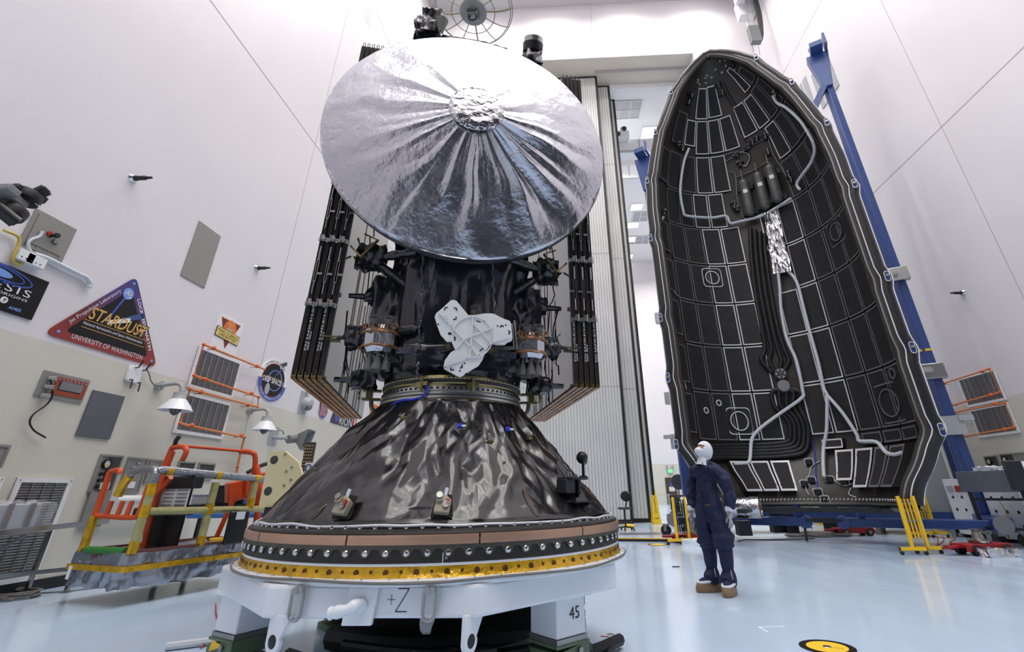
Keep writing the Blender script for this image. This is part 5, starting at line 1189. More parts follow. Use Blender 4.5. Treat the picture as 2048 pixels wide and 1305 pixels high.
MB(W0).box((y1-.12, (z0+z1)/2, .025), (.2, z1-z0, .01)).build('dark_recess', 'recess_dark', t); MB(W0).box(((y0+y1)/2, z0-.27, .05), (y1-y0, .5, .02), ).build('flap', 'steel_brushed', t); MB(W0).box((y0+.16, z0+.06, .08), (.14,.1,.03)).build('paper_tag', 'print_white', t)
for px, lab, m in (([(257,919),(292,921),(273,984),(236,983)], 'closed steel wall cabinet with paper notice behind the orange basket', 'steel_brushed'), ([(300,923),(336,925),(328,965),(290,965)], 'steel wall cabinet half hidden by the orange basket frame', 'steel_brushed'), ([(357,926),(386,928),(382,952),(352,951)], 'small dark wall opening left of the orange boom', 'recess_dark'), ([(397,929),(425,931),(422,958),(392,957)], 'small dark wall opening nearest the orange boom', 'recess_dark')):
    t, y0, y1, z0, z1 = cabinet('wall_cabinet', lab, px, m, 0, group='low wall cabinets')
    if m != 'recess_dark': MB(W0).box(((y0+y1)/2, z0+.1, .025), (.16,.1,.01)).build('notice', 'print_white', t); MB(W0).box(((y0+y1)/2, z1-.12, .025), (.2,.03,.01)).build('name_plate', 'grey_light', t); MB(W0).cyl(((y0+y1)/2, z1-.06, .02), ((y0+y1)/2, z1-.06, .05), .015, n=8).build('lock', 'chrome', t)
for px, lab in (([(1972,915),(1995,914),(2006,948),(1982,949)], 'left gauge panel low on the right wall'), ([(2002,911),(2026,910),(2041,944),(2015,946)], 'right gauge panel low on the right wall')): cabinet('gauge_board', lab, px, 'recess_dark', 1, wr_, WRm, 'gauge panels of the right wall')
cabinet('gauge_board', 'steel covered panel at the right picture edge', [(2030,909),(2060,907),(2075,940),(2046,943)], 'steel_brushed', 0, wr_, WRm, 'gauge panels of the right wall')
cabinet('wall_cabinet', 'dark wall opening behind the orange pipe foot on the right wall', [(1941,945),(1962,944),(1972,976),(1950,978)], 'recess_dark', 0, wr_, WRm)
cabinet('wall_cabinet', 'grey steel cover cut off at the left picture edge', [(-20,893),(14,896),(-5,932),(-40,930)], 'steel_brushed', 0)
# ------------------------------------------------------------------ gooseneck lamps, speaker, access point, camera
def goose(lab, px, py, group='white gooseneck wall lamps'):
    y, z = wl_(px, py); M = WLm(y, z); t = thing('gooseneck_lamp', lab, 'lamp', M, group)
    MB(M).lathe([(0,.07),(.085,.07),(.09,0)], 16).build('wall_box', 'grey_light', t)
    MB(M).tube(smoothline([(0,0,.05),(0,.02,.2),(.0,.03,.34),(0,-.01,.44),(0,-.12,.47)], 6), .035, 10).build('arm', 'grey_light', t)
    H_ = M @ TR(0, -.12, .47) @ RX(-pi/2) @ RX(rad(180)); K_ = basis((0,-.12,.47), (1,0,0), (0,0,1), (0,-1,0))
    MB(M).lathe([(.03,0),(.1,.02),(.105,.1),(.12,.12)], 20, K_).build('neck', 'grey_light', t)
    MB(M).lathe([(.1,.11),(.14,.15),(.22,.25),(.27,.33),(.262,.33),(.21,.25),(.12,.15),(.0,.13)], 28, K_).build('shade', 'white_gloss', t)
    MB(M).sphere((0,-.4,.47), (.085,.13,.085), 14, 10).build('bulb_guard', 'glass_grey', t); b = MB(M)
    for k in range(4): b.tube([(.1*cos(pi*k/4+pi*j), -.36-.16*sin(pi*q/6), .47+.1*sin(pi*k/4+pi*j)*(1)) if 0 else (.1*cos(pi*q/6)*cos(pi*k/4), -.34-.19*sin(pi*q/6), .47+.1*cos(pi*q/6)*sin(pi*k/4)) for q in range(7) for j in (0,)], .006, 4)
    b.build('wire_guard', 'dark_metal', t, kind='stuff'); return t
mat('glass_grey', (120,124,124), .2, 0, alpha=.8)
goose('large white gooseneck lamp below the triangular sign', 316, 772); goose('white gooseneck lamp right of the orange pipes', 498, 822)
y, z = wl_(606, 806); M = WLm(y, z); t = thing('bulkhead_lamp', 'grey round bulkhead lamp on square plate left of the rose patch', 'lamp', M)
MB(M).box((0,0,.01), (.42,.6,.02)).build('plate', 'grey_light', t); MB(M).lathe([(0,.22),(.12,.2),(.18,.1),(.18,0)], 20, TR(.06,-.02,.02)).build('shade', 'grey_light', t); MB(M).sphere((.06,-.1,.14), (.14,.12,.1), 14, 8).build('lens', 'glass_grey', t); MB(M).tube([(.05,.15,.06),(.06,.35,.06),(.08,.42,.04)], .03, 8).build('conduit', 'grey_light', t)
y, z = wl_(545, 876); M = WLm(y, z); t = thing('horn_speaker', 'grey square horn loudspeaker on wall bracket above the cream plate', 'speaker', M)
MB(M).box((0,.05,.01), (.38,.42,.02)).build('wall_plate', 'grey_light', t); MB(M).cyl((0,0,0),(.05,-.02,.5),.045,n=10).build('arm', 'grey_light', t); MB(M).cyl((.0,-.05,.42),(.3,.0,.5),.1,n=14).build('driver', 'grey_mid', t)
Hm = M @ TR(.28, .02, .5) @ RY(rad(8)) @ RX(rad(14)); MB(Hm).add([(x*s, y_*s, zz) for zz, s in ((0,.09),(.28,.26)) for x, y_ in ((-1,-1),(1,-1),(1,1),(-1,1))]+[(x*s, y_*s, zz) for zz, s in ((.02,.075),(.28,.24)) for x, y_ in ((-1,-1),(1,-1),(1,1),(-1,1))], [(0,1,5,4),(1,2,6,5),(2,3,7,6),(3,0,4,7),(8,12,13,9),(9,13,14,10),(10,14,15,11),(11,15,12,8),(4,5,13,12),(5,6,14,13),(6,7,15,14),(7,4,12,15),(8,9,10,11)]).build('horn', 'grey_mid', t, smooth=0)
y, z = wl_(265, 750); M = WLm(y, z); t = thing('access_point', 'white wireless access point with four black antennas below the triangular sign', 'device', M)
MB(M).prism(rrect(.27,.27,.05), .05).build('case', 'white_paint', t, bevel=.01); MB(M @ TR(.03,.0,.052)).prism(circ(.008,8), .002).build('status_light', 'print_sky', t)
for x, y_ in ((-.04,.11),(.12,.1),(-.07,-.1),(.1,-.12)): MB(M).tube([(x,y_,.05),(x,y_,.1),(x+.02*(1 if y_ > 0 else -1),y_+(.13 if y_ > 0 else -.15),.13)], .012, 8).build('antenna', 'black_plastic', t)
cbl = [wl_(*p)+(.07,) for p in ((285,737),(291,750),(294,762),(302,771),(312,772))]; tag(MB(W0).tube(smoothline(cbl, 5), .01, 6).build('lamp_cable', 'cable_grey'), 'short grey cable from the access point to the large lamp', 'cable')
cbl = [wl_(*p)+(.1,) for p in ((528,855),(540,862),(556,862),(560,870))]; tag(MB(W0).tube(smoothline(cbl, 5), .012, 6).build('speaker_cable', 'cable_grey'), 'thin cable running from the second lamp to the horn speaker', 'cable')
# camera unit near the left edge
cp_ = onX(26, 408, XL+.8); CMx = basis(cp_, (0,1,0), (0,0,1), (1,0,0)) @ RZ(rad(-14)) @ Matrix.Scale(.78, 4)
t = thing('dual_camera', 'black pan and tilt camera pair on a grey wall arm', 'camera', CMx @ TR(0, 0, -.8))
MB(CMx).box((-.22,.05,-.3), (.2,.12,1.0)).box((-.1,.05,.0), (.42,.12,.22)).build('arm', 'grey_mid', t, bevel=.02)
for s, lab in ((1, 'upper'), (-1, 'lower')):
    k = MB(CMx).lathe([(0,.0),(.19,.0),(.2,.05),(.19,.14),(.15,.15),(0,.15)], 26, basis((.06,.1*s+.05,.0),(1,0,0),(0,0,1),(0,s,0))).build('camera_base', 'black_plastic', t)
    MB(CMx).box((-.15,.05+.17*s,0), (.08,.1,.2)).box((.2 if s > 0 else -.05,.05+.26*s,0), (.1,.12,.24)).build('yoke', 'black_plastic', k, bevel=.02)
    a = V((.12 if s > 0 else -.24, .05+.26*s+.02, .0)); b = V((.12,.46,.12)) if s > 0 else V((.12,-.3,.16))
    MB(CMx).cyl(tuple(a), tuple(b), .095, n=22).build('camera_head', 'black_plastic', k); MB(CMx).cyl(tuple(b), tuple(b+(b-a).normalized()*.015), .06, n=18).build('lens', 'dark_metal', k)
    MB(CMx).box((.17,.05+.1*s,.14), (.08,.02,.012)).build('name_label', 'print_white', k)
bx = thing('junction_box', 'white cable junction boxes above the galaxy poster', 'box', WLm(*wl_(50, 518)))
for px, py, w in ((41,514,.2), (60,523,.26)):
    y, z = wl_(px, py); MB(WLm(y, z)).box((0,0,.05), (w,.15,.1)).build('box_body', 'white_paint', bx, bevel=.008)
    for k in range(3): MB(WLm(y, z, .1)).lathe([(0,.004),(.009,.003),(.01,0)], 8, TR(-.06+.06*k,-.03,0)).build('port', 'black_matte', bx)
for pts, r, m, lab in (([(78,463),(72,473),(55,480),(49,490),(55,505),(62,512)], .02, 'cable_white', 'white cable looping from the steel access panel to the junction boxes'), ([(60,508),(85,516),(110,528),(150,548),(165,555),(174,568),(171,575)], .035, 'cable_white', 'long white conduit running right from the junction boxes'), ([(0,461),(28,473),(31,487),(20,512),(20,524),(32,530),(45,518)], .02, 'cable_yellow', 'yellow cable looping past the camera to the junction boxes')):
    tag(MB(W0).tube(smoothline([wl_(*p)+(.05,) for p in pts], 5), r, 8).build('wall_cable', m), lab, 'cable')
# wall bolts / sprinkler pins
for px, py, wf, W, lab in ((266,357,wl_,WLm,'short threaded wall anchor high on the left wall'), (513,537,wl_,WLm,'short threaded wall anchor left of the dish'), (1926,586,wr_,WRm,'short threaded wall anchor on the right wall')):
    y, z = wf(px, py); M = W(y, z); t = thing('wall_anchor', lab, 'anchor', M, 'threaded wall anchors'); MB(M).lathe([(0,.06),(.06,.05),(.09,0)], 14).build('collar', 'chrome', t); MB(M).lathe([(0,.34),(.02,.34),(.028,.24),(.04,.23),(.04,.1),(.05,.06)], 12).build('stem', 'dark_metal', t)
y, z = wl_(736, 28); M = WLm(y, z) @ Matrix.Scale(.42, 4)
t = thing('perforated_plate', 'small perforated plate high on the left wall above the dish', 'vent', M); MB(M).box((0,0,.01), (1.2,2.2,.02)).build('plate', 'white_paint', t)
for i in range(4):
    for j in range(8): MB(M).box((-.4+.27*i,-.9+.26*j,.022), (.08,.08,.004)).build('perforation', 'recess_dark', t)
# ------------------------------------------------------------------ blue fairing stand
def bo(mb, pts, w, h=None):
    for a, b in zip(pts, pts[1:]): mb.bar(a, b, w, h)
    return mb
def F(x, y, z): return FMx @ V((x, y, z))
stn = thing('fairing_stand', 'tall blue steel stand with two towers holding the fairing half', 'stand', FMx @ TR(0, 3.2, 0))
for s, ht, X in ((-1, 13.7, -3.54), (1, 15.6, 3.42)):
    Y = 3.3
    MB().bar(F(X, Y, .55), F(X, Y, ht-.4), .24, .24).build('tower_post', 'blue_paint', stn, bevel=.02)
    MB().bar(F(X, Y+1.7, .55), F(X, Y+.15, ht-2.0), .22, .22).build('rear_brace', 'blue_paint', stn, bevel=.02)
    MB().bar(F(X, Y+.9, .6), F(X, Y+.1, ht*.55), .16, .16).build('inner_brace', 'blue_paint', stn, bevel=.02)
    for z in (4.2, 8.0, 11.4): MB().bar(F(X, Y, z), F(X, Y+1.6*(1-z/ht), z), .14, .16).build('tie_bar', 'blue_paint', stn)
    # head bracket leaning to the fairing
    hd = MB(FMx); hd.prism([(-.14,-1.5),(.14,-1.5),(.36,.1),(-.36,.1)], .42, basis((X, Y-.3, ht), (1,0,0), (0,0,1), (0,-1,0)) @ TR(0,0,-.5)); hd.build('head_bracket', 'blue_paint', stn, smooth=0, bevel=.02)
    MB(FMx).box((X, Y-.35, ht+.2), (.4, .6, .2)).box((X+.3, Y-.4, ht+.3), (.08, .5, .5)).build('head_arm', 'blue_paint', stn, smooth=0)
    MB(FMx).sphere((X-.1*s, Y-.2, ht+.4), .14, 12, 8).build('head_sensor', 'grey_light', stn)
    MB().bar(F(X, Y-.1, ht-1.2), F(s*1.6, Y-.35, ht-4.2 if s > 0 else ht-3), .2, .2).build('head_strut', 'blue_paint', stn)
    for z in (6.7, 3.9):
        MB(FMx).box((X-.0*s, Y-.24, z), (.5, .2, .4)).cyl((X-s*.05, Y-.3, z), (X-s*.8, Y-.7, z), .1, n=12).build('clamp_arm', 'alum', stn, bevel=.02)
    MB(FMx).box((X, Y, 4.5), (.27, .27, .06)).build('yellow_sleeve' if 0 else 'sleeve', 'yellow_paint' if s > 0 else 'blue_paint', stn)
    MB(FMx).box((X, Y-.2, 2.55), (.5, .06, .45)).box((X+.3*s, Y-.25, 2.7), (.3,.05,.12)).build('gusset_plate', 'grey_light', stn)
    # base runners, casters
    MB(FMx).box((X, Y+.1, .42), (.36, 3.6, .26)).build('base_runner', 'blue_paint', stn, smooth=0, bevel=.02)
    MB(FMx).cyl((X-.01, Y-1.72, .42), (X-.01, Y-1.69, .42), .17, n=20).build('end_cap', 'grey_mid', stn)
    for yy in (-1.5, 1.6):
        for dx in (-.3, .3):
            c = MB(FMx @ TR(X+dx, Y+yy, 0)); c.cyl((0,-.04,.14),(0,.04,.14),.14,n=18); c.build('caster_wheel', 'black_rubber', stn)
            MB(FMx @ TR(X+dx, Y+yy, 0)).box((0,0,.27), (.14,.14,.06)).box((0,-.06,.2), (.08,.02,.16)).box((0,.06,.2), (.08,.02,.16)).build('caster_fork', 'steel', stn)
MB(FMx).box((-1.95, 2.0, .40), (3.3, .24, .19)).build('front_beam', 'blue_paint', stn, smooth=0, bevel=.02); MB(FMx).box((2.05, 2.0, .40), (3.1, .24, .19)).build('front_beam', 'blue_paint', stn, smooth=0, bevel=.02)
MB(FMx).box((0, 4.5, .42), (6.7, .3, .26)).build('rear_beam', 'blue_paint', stn, smooth=0)
for a in (-.3, .5): MB(FMx).cyl((a, 1.85, .40), (a, 2.15, .40), .14, n=18).build('beam_eye', 'blue_paint', stn)
tb = MB(FMx); tb.bar((-.3, 1.85, .45), (.5, 1.85, .45), .05); tb.ring(rrect(.5,.12,.05), rrect(.42,.06,.03), .05, basis((.1,1.86,.45),(1,0,0),(0,0,1),(0,-1,0))); tb.build('turnbuckle', 'dark_metal', stn)
for x, y, tx, ty in ((-.4, 2.0, -.45, 1.2), (.9, 2.0, .95, 1.2)):
    MB().bar(F(x, y, .5), F(tx, ty+.6, .86), .14, .14).build('cradle_leg', 'blue_paint', stn)
MB(FMx).box((0, 1.3, .69), (3.0, .25, .1)).build('cradle_beam', 'dark_metal', stn); MB(FMx).box((-1.4, .6, .7), (.2, 1.6, .08)).build('cradle_arm', 'dark_metal', stn); MB(FMx).box((1.4, .6, .7), (.2, 1.6, .08)).build('cradle_arm', 'dark_metal', stn)
MB(FMx).cyl((-.35, 1.75, .02), (-.35, 1.95, .3), .03, n=8).build('drop_leg', 'dark_metal', stn)
MB(FMx).cyl((3.9, 1.15, .5), (3.9, 1.15, 1.5), .12, n=14).box((3.9, .95, 1.35), (.5, .3, .55)).build('winch_box', 'dark_metal', stn, bevel=.02); MB(FMx).box((4.0, .78, 1.5), (.2, .05, .2)).build('winch_label', 'print_white', stn)
# red machine skates under the jacks
def skate(lab, M, bag=False):
    t = thing('machine_skate', lab, 'dolly', M, 'red machine skates under the blue stand')
    MB(M).box((0,0,.16), (.95,.34,.06)).box((-.6,0,.14), (.3,.12,.05)).build('deck', 'red_paint', t, bevel=.012)
    for x in (-.3, .34):
        for y in (-.16, .16): MB(M).cyl((x,y-.05,.09),(x,y+.05,.09),.09,n=16).build('wheel', 'black_rubber', t); MB(M).cyl((x,y-.055,.09),(x,y+.055,.09),.05,n=12).build('wheel_hub', 'steel', t)
    for y in (-.17, .17): MB(M).box((0,y,.12), (.98,.03,.1)).build('side_rail', 'red_paint', t)
    MB(M).lathe([(0,.2),(.17,.2),(.18,.24),(.1,.26),(.07,.38),(.11,.42),(0,.42)], 20, TR(0,0,0)).build('jack_pad', 'steel', t)
    if bag:
        bt = thing('foil_bag', 'crumpled silver bag tucked against the nearest red skate', 'bag', M @ TR(-.05,-.3,0)); crumple_box(MB(M), (-.02,-.31,.07), (.62,.2,.13), .05, 5, 14, 3).build('bag_body', 'foil_crisp', bt, smooth=50, fix=True)
    return t
p = onz(1968, 1110); skate('red machine skate with silver bag below the right blue caster', TR(p.x, p.y, 0) @ RZ(rad(10)), True)
p = onz(1708, 1072); skate('red machine skate under the dark crates below the fairing', TR(p.x, p.y, 0) @ RZ(rad(5)))
p = onz(1388, 1086); skate('red machine skate behind the left yellow barrier', TR(p.x, p.y, 0) @ RZ(rad(0)))
for px, py, lab in ((1385, 1092, 'white cloth bundle on the floor by the left red skate'),):
    p = onz(px, py); t = tag(crumple_box(MB(TR(p.x, p.y, 0)), (0,0,.06), (.42,.26,.12), .04, 6, 12, 5).build('cloth_bundle', 'white_cloth', smooth=50, fix=True), lab, 'cloth')
# ------------------------------------------------------------------ yellow barriers
def barrier(lab, M, group, lean=0, bars=10):
    t = thing('folding_barrier', lab, 'barrier', M, group)
    for x, fy in ((-.15, -.09), (.15, .09)):
        MB(M).box((x,fy*.3,.55), (.055,.055,.9)).build('end_post', 'yellow_paint', t, bevel=.004); MB(M).box((x+fy*.3,fy,.1), (.46,.06,.055)).build('foot_bar', 'yellow_paint', t, bevel=.004)
        for q in (-.21, .21): MB(M).cyl((x+fy*.3+q,fy-.015,.035),(x+fy*.3+q,fy+.015,.035),.035,n=12).build('caster_wheel', 'black_rubber', t); MB(M).box((x+fy*.3+q,fy,.065), (.05,.03,.04)).build('caster_fork', 'steel', t); MB(M).box((x+fy*.3+q*1.1,fy,.1), (.012,.064,.058)).build('foot_cap', 'black_plastic', t)
    for k in range(bars): MB(M).bar((-.11+.22*k/(bars-1), -.02+.04*(k % 2), .24), (-.11+.22*k/(bars-1), -.02+.04*(k % 2), .95), .014, .03).build('lattice_bar', 'black_plastic' if bars > 8 else 'yellow_paint', t)
    for z in (.26, .57, .9):
        for k in range(bars-1): MB(M).cyl((-.1+.22*k/(bars-1), -.05, z), (-.1+.22*k/(bars-1), -.035, z), .011, n=8).build('rivet', 'chrome', t)
    return t
G = 'yellow folding barriers'
p = onz(1368, 1090); barrier('yellow folding barrier with black lattice left of the person', TR(p.x, p.y, 0) @ RZ(rad(4)), G)
p = onz(1845, 1110); barrier('yellow folding barrier in front of the right fairing corner', TR(p.x, p.y, 0) @ RZ(rad(-6)), G, bars=8)
p = onz(1862, 1076); barrier('yellow folding barrier half hidden behind the front right barrier', TR(p.x, p.y, 0) @ RZ(rad(-20)), G, bars=8)
p = onz(1610, 1056); barrier('yellow folding barrier standing below the middle of the fairing', TR(p.x, p.y, 0) @ RZ(rad(80)), G, bars=8)
# yellow fold-out signs
def wet(lab, px, py, h, txt=True):
    p = onz(px, py); M = TR(p.x, p.y, 0) @ RZ(rad(8)); t = thing('floor_sign', lab, 'sign', M, 'yellow fold-out floor signs')
    for s in (-1, 1):
        B = M @ TR(0, s*.14, 0) @ RX(rad(-s*-9)); MB(B).prism(rpoly([(-.16,0),(.16,0),(.1,h),(-.1,h)], .03), .02, basis((0,.01,0),(1,0,0),(0,0,1),(0,-1,0))).build('leaf', 'sign_yellow', t, smooth=0)
        if s < 0 and txt: text('RESTRICTED', B @ basis((0,-.012,h*.62),(0,0,-1),(1,0,0),(0,-1,0)), h*.5, .05, 'print_black', t); text('AREA', B @ basis((0,-.012,h*.2),(1,0,0),(0,0,1),(0,-1,0)), .18, .06, 'print_black', t)
wet('yellow fold-out RESTRICTED AREA sign beside the folded door', 1313, 1049, .98); wet('small far yellow fold-out sign beyond the folded door', 1312, 1012, 1.1, False)
p0, p1 = onz(1236, 1081), onz(1372, 1084)
t = thing('cable_ramp', 'yellow and black cable ramp lying from the base to the left barrier', 'ramp', tuple(p0)); MB().bar((p0.x-2, p0.y+.2, .025), (p1.x, p1.y, .025), .3, .05).build('black_body', 'black_rubber', t); MB().bar((p0.x-2, p0.y+.2, .055), (p1.x, p1.y, .055), .12, .02).build('yellow_lid', 'yellow_paint', t)
# office stool
p = onz(1252, 1062); M = TR(p.x, p.y, 0) @ RZ(rad(-30)); t = thing('work_stool', 'black swivel work stool behind the white base frame', 'chair', M)
MB(M).lathe([(0,.6),(.2,.6),(.22,.63),(.2,.66),(0,.67)], 24).build('seat', 'black_plastic', t); MB(M).sphere((0,.2,.98), (.2,.05,.16), 18, 10).build('backrest', 'black_plastic', t); MB(M).bar((0,.1,.6),(0,.24,.9),.05,.02).build('back_post', 'dark_metal', t); MB(M).cyl((0,0,.12),(0,0,.6),.028,n=12).build('column', 'dark_metal', t); MB(M).tube([(.2*cos(2*pi*k/20),.2*sin(2*pi*k/20),.25) for k in range(20)], .012, 6, closed=True).build('foot_ring', 'dark_metal', t)
for k in range(5):
    a = 2*pi*k/5; MB(M).bar((0,0,.12),(.28*cos(a),.28*sin(a),.07),.04,.03).build('leg', 'dark_metal', t); MB(M).sphere((.28*cos(a),.28*sin(a),.03), .03, 10, 8).build('caster', 'black_rubber', t)
# ------------------------------------------------------------------ floor marks
p = onz(1652, 1294); M = TR(p.x, p.y-.02, 0); t = thing('floor_target', 'round yellow floor plate with black ring in the right foreground', 'floor marker', M)
MB(M).prism(circ(.21, 40), .003).build('black_ring', 'print_black', t, smooth=0); MB(M).prism(circ(.155, 40), .004).build('yellow_disc', 'sign_yellow', t, smooth=0); MB(M).lathe([(0,.008),(.03,.007),(.034,.004)], 18).build('center_cap', 'steel', t); MB(M @ RZ(-.6)).box((.08,0,.0045), (.09,.012,.001)).box((.08,.018,.0045), (.07,.008,.001)).build('printed_lines', 'print_gold', t)
a, b, c = onz(1517, 1255), onz(1568, 1254), onz(1537, 1266)
tag(MB().bar((a.x,a.y,.001),(b.x,b.y,.001),.012,.002).bar((a.x,a.y,.001),(c.x,c.y,.001),.012,.002).build('tape_mark', 'white_flat'), 'white tape corner mark on the blue floor', 'tape')
p = onz(1213, 1273); tag(MB(TR(p.x,p.y,0)@RZ(-.3)).box((-.01,-.02,.001),(.075,.03,.002)).build('red_label', 'print_red'), 'small red label on the floor right of the base', 'label'); tag(MB(TR(p.x+.04,p.y+.06,0)).prism(circ(.035,20),.002).build('floor_disc', 'grey_mid', smooth=0), 'small grey disc on the floor beside the red label', 'disc')
p = onz(1352, 1135); tag(MB(TR(p.x,p.y,0)).box((0,0,.006),(.12,.03,.012)).build('floor_scrap', 'dark_metal'), 'tiny dark scrap on the floor left of the person', 'scrap')
p = onz(1316, 1090); t = thing('floor_target', 'far round yellow floor plate beside the left barrier', 'floor marker', TR(p.x,p.y,0)); MB(TR(p.x,p.y,0)).prism(circ(.24,30),.003).build('black_ring','print_black',t,smooth=0); MB(TR(p.x,p.y,0)).prism(circ(.18,30),.004).build('yellow_disc','sign_yellow',t,smooth=0)
p = onz(1258, 1056); tag(MB(TR(p.x,p.y,0)).sphere((0,0,.05),(.22,.12,.07),12,8).build('door_stop', 'sign_yellow'), 'yellow door stop on the floor by the folded door', 'door stop')
# ------------------------------------------------------------------ things below and around the fairing
def cylroll(lab, px, py, L, r, m, mi):
    p = onz(px, py, .55); d = (fx*1.0).normalized()
    a = V((p.x,p.y,.75)); b = a-d*L; t = thing('foil_duct', lab, 'duct', tuple(a-V((0,0,r)))); k = MB(); k.tube([b.lerp(a, q/16) for q in range(17)], [r*(1+.02*(q%2)) for q in range(17)], 22, caps=False); k.build('duct_wall', m, t); MB().lathe([(0,-.03),(r*.92,-.03)], 22, frame_to(b, a) @ TR(0,0,L)).build('duct_end', mi, t)
    MB().box((a.x-d.x*L*.25, a.y-d.y*L*.25, .3), (.3,.3,.6-2*r+.2)).build('duct_stand', 'dark_metal', t); MB().box((b.x+d.x*L*.25, b.y+d.y*L*.25, .3), (.3,.3,.6-2*r+.2)).build('duct_stand', 'dark_metal', t)
cylroll('silver foil duct with brown end behind the person', 1524, 1034, 1.9, .24, 'foil_crisp', 'copper_edge'); cylroll('short clear-capped duct below the middle of the fairing', 1588, 1030, .6, .24, 'plastic_wrap', 'glass_grey')
def crate(lab, px, py, sx, sy, sz, m, ang=-28, name='equipment_crate', z=.2, casters=True):
    p = onz(px, py); M = TR(p.x,p.y,0) @ RZ(rad(ang)); t = thing(name, lab, 'crate', M, 'equipment around the fairing'); MB(M).box((0,0,z+sz/2),(sx,sy,sz)).build('body', m, t, bevel=.015); MB(M).box((0,0,z+sz*.7),(sx+.02,sy+.02,.03)).build('lid_band', 'grey_mid', t); MB(M).box((0,-sy/2-.02,z+sz*.5),(.2,.04,.05)).build('handle', 'steel', t)
    if casters:
        for x in (-1,1):
            for y in (-1,1): MB(M).cyl((x*sx*.42,y*sy*.42-.03,.09),(x*sx*.42,y*sy*.42+.03,.09),.09,n=14).build('caster', 'black_rubber', t)
    return t
crate('black wheeled crate below the right part of the fairing', 1775, 1066, 1.5, .7, .55, 'black_plastic'); crate('dark upright crate on the red skate below the fairing', 1668, 1060, .5, .5, .8, 'black_matte', casters=False, z=.0)
crate('black hydraulic unit below the middle of the fairing', 1745, 1052, 1.6, .6, .5, 'dark_metal', z=.55, casters=False)
for k, (px, lab) in enumerate(((1640,'first yellow legged rack post below the fairing'),(1655,'second yellow legged rack post below the fairing'),(1668,'third yellow legged rack post below the fairing'))):
    p = onz(px, 1051); t = thing('yellow_rack', lab, 'rack', (p.x,p.y,0), 'yellow rack posts below the fairing'); MB(TR(p.x,p.y,0)).box((0,0,.6),(.1,.1,1.2)).build('post', 'yellow_paint', t); MB(TR(p.x,p.y,0)).box((0,-.06,.9),(.22,.04,.16)).box((0,-.06,.6),(.22,.04,.12)).build('label_plate', 'print_white', t)
crate('low black toolbox between the left stand post and the barrier', 1372, 1046, .5, .4, .9, 'dark_metal', casters=False, z=0); crate('wheeled dark fan case beyond the left barrier', 1362, 1030, .8, .6, .7, 'black_plastic')
p = onz(1362, 1018); M = TR(p.x,p.y,0); t = thing('pedestal_fan', 'far pedestal fan beside the brown exit door', 'fan', M); MB(M).cyl((0,0,0),(0,0,1.3),.04,n=8).build('stand', 'black_plastic', t); MB(M).lathe([(.0,.02),(.45,.02),(.48,.08),(.45,.14),(0,.14)], 22, TR(0,-.1,1.6) @ RX(pi/2)).build('cage', 'dark_metal', t); MB(M).cyl((0,-.2,1.6),(0,.1,1.6),.12,n=12).build('hub', 'dark_metal', t); MB(M).box((0,0,.02),(.6,.6,.04)).build('base', 'black_plastic', t)
p = onz(1325, 1011); p.y = 44.0; t = tag(MB(TR(p.x,p.y,0)).box((0,0,.75),(1.6,.8,.05)).box((-.7,0,.37),(.06,.7,.74)).box((.7,0,.37),(.06,.7,.74)).build('far_table', 'grey_light'), 'far grey table beside the brown exit door', 'table')
# upright orange, green and yellow tubes by the left post
for k, (m, lab) in enumerate((('orange_paint','orange cylinder standing behind the left blue post'),('green_tape','green cylinder standing behind the left blue post'),('yellow_paint','yellow cylinder standing behind the left blue post'))):
    p = onz(1376+k*9, 1042); t = thing('gas_cylinder', lab, 'cylinder', (p.x,p.y,0), 'gas cylinders behind the left post'); MB(TR(p.x,p.y,0)).lathe([(0,0),(.08,0),(.08,1.3),(.05,1.45),(.03,1.6),(0,1.6)], 14).build('body', m, t); MB(TR(p.x,p.y,0)).cyl((0,0,1.6),(0,0,1.7),.05,n=8).build('valve', 'steel', t)
# grey board leaning behind the right rim, white cabinets and cart at the right edge
b0, b1 = onX(1850, 1020, 9.0), onX(1895, 1020, 9.0)
M = TR(9.3, 14.9, 0) @ RZ(rad(-38)); t = thing('grey_board', 'large plain grey board standing behind the right fairing corner', 'board', M); MB(M).box((0,0,1.75),(2.2,.12,3.1)).build('sheet', 'grey_board', t, bevel=.01) if mat('grey_board', (150,156,158), .55) else 0
for x in (-.8,.8): MB(M).box((x,0,.1),(.1,.9,.2)).build('foot', 'grey_mid', t)
for i in range(2):
    for j in range(8): MB(M).lathe([(0,.006),(.012,.004),(.014,0)], 8, basis((-1.0+2.0*i,-.06,.5+.36*j),(1,0,0),(0,0,1),(0,-1,0))).build('rivet', 'grey_mid', t)
def rack(lab, y, z1, x=10.2, w=1.0):
    M = TR(x, y, 0) @ RZ(rad(-90)); t = thing('instrument_rack', lab, 'rack', M, 'white instrument racks at the right wall'); MB(M).box((0,0,z1/2+.08),(w,.7,z1)).build('case', 'white_paint', t, bevel=.01)
    for k in range(3):
        for q in range(3): MB(M).lathe([(0,.01),(.03,.01),(.035,0)], 10, basis((-w*.3+w*.3*q,-.35,.35+.28*k),(1,0,0),(0,0,1),(0,-1,0))).build('port', 'black_matte', t)
    for q in range(3): MB(M).box((-w*.3+w*.28*q,-.36,z1-.15),(.2,.03,.14)).build('switch_panel', ['grey_light','print_red','dark_metal'][q], t)
    for x_ in (-.4,.4): MB(M).box((x_*w,0,.04),(.1,.6,.08)).build('foot', 'dark_metal', t)
rack('white instrument rack behind the blue tower foot', 13.6, 1.25); rack('white instrument rack behind the tilted grey cart', 12.4, 1.35)
M = TR(9.2, 11.5, 0) @ RZ(rad(-62)); t = thing('tilt_cart', 'dark grey tilted tray cart at the right picture edge', 'cart', M)
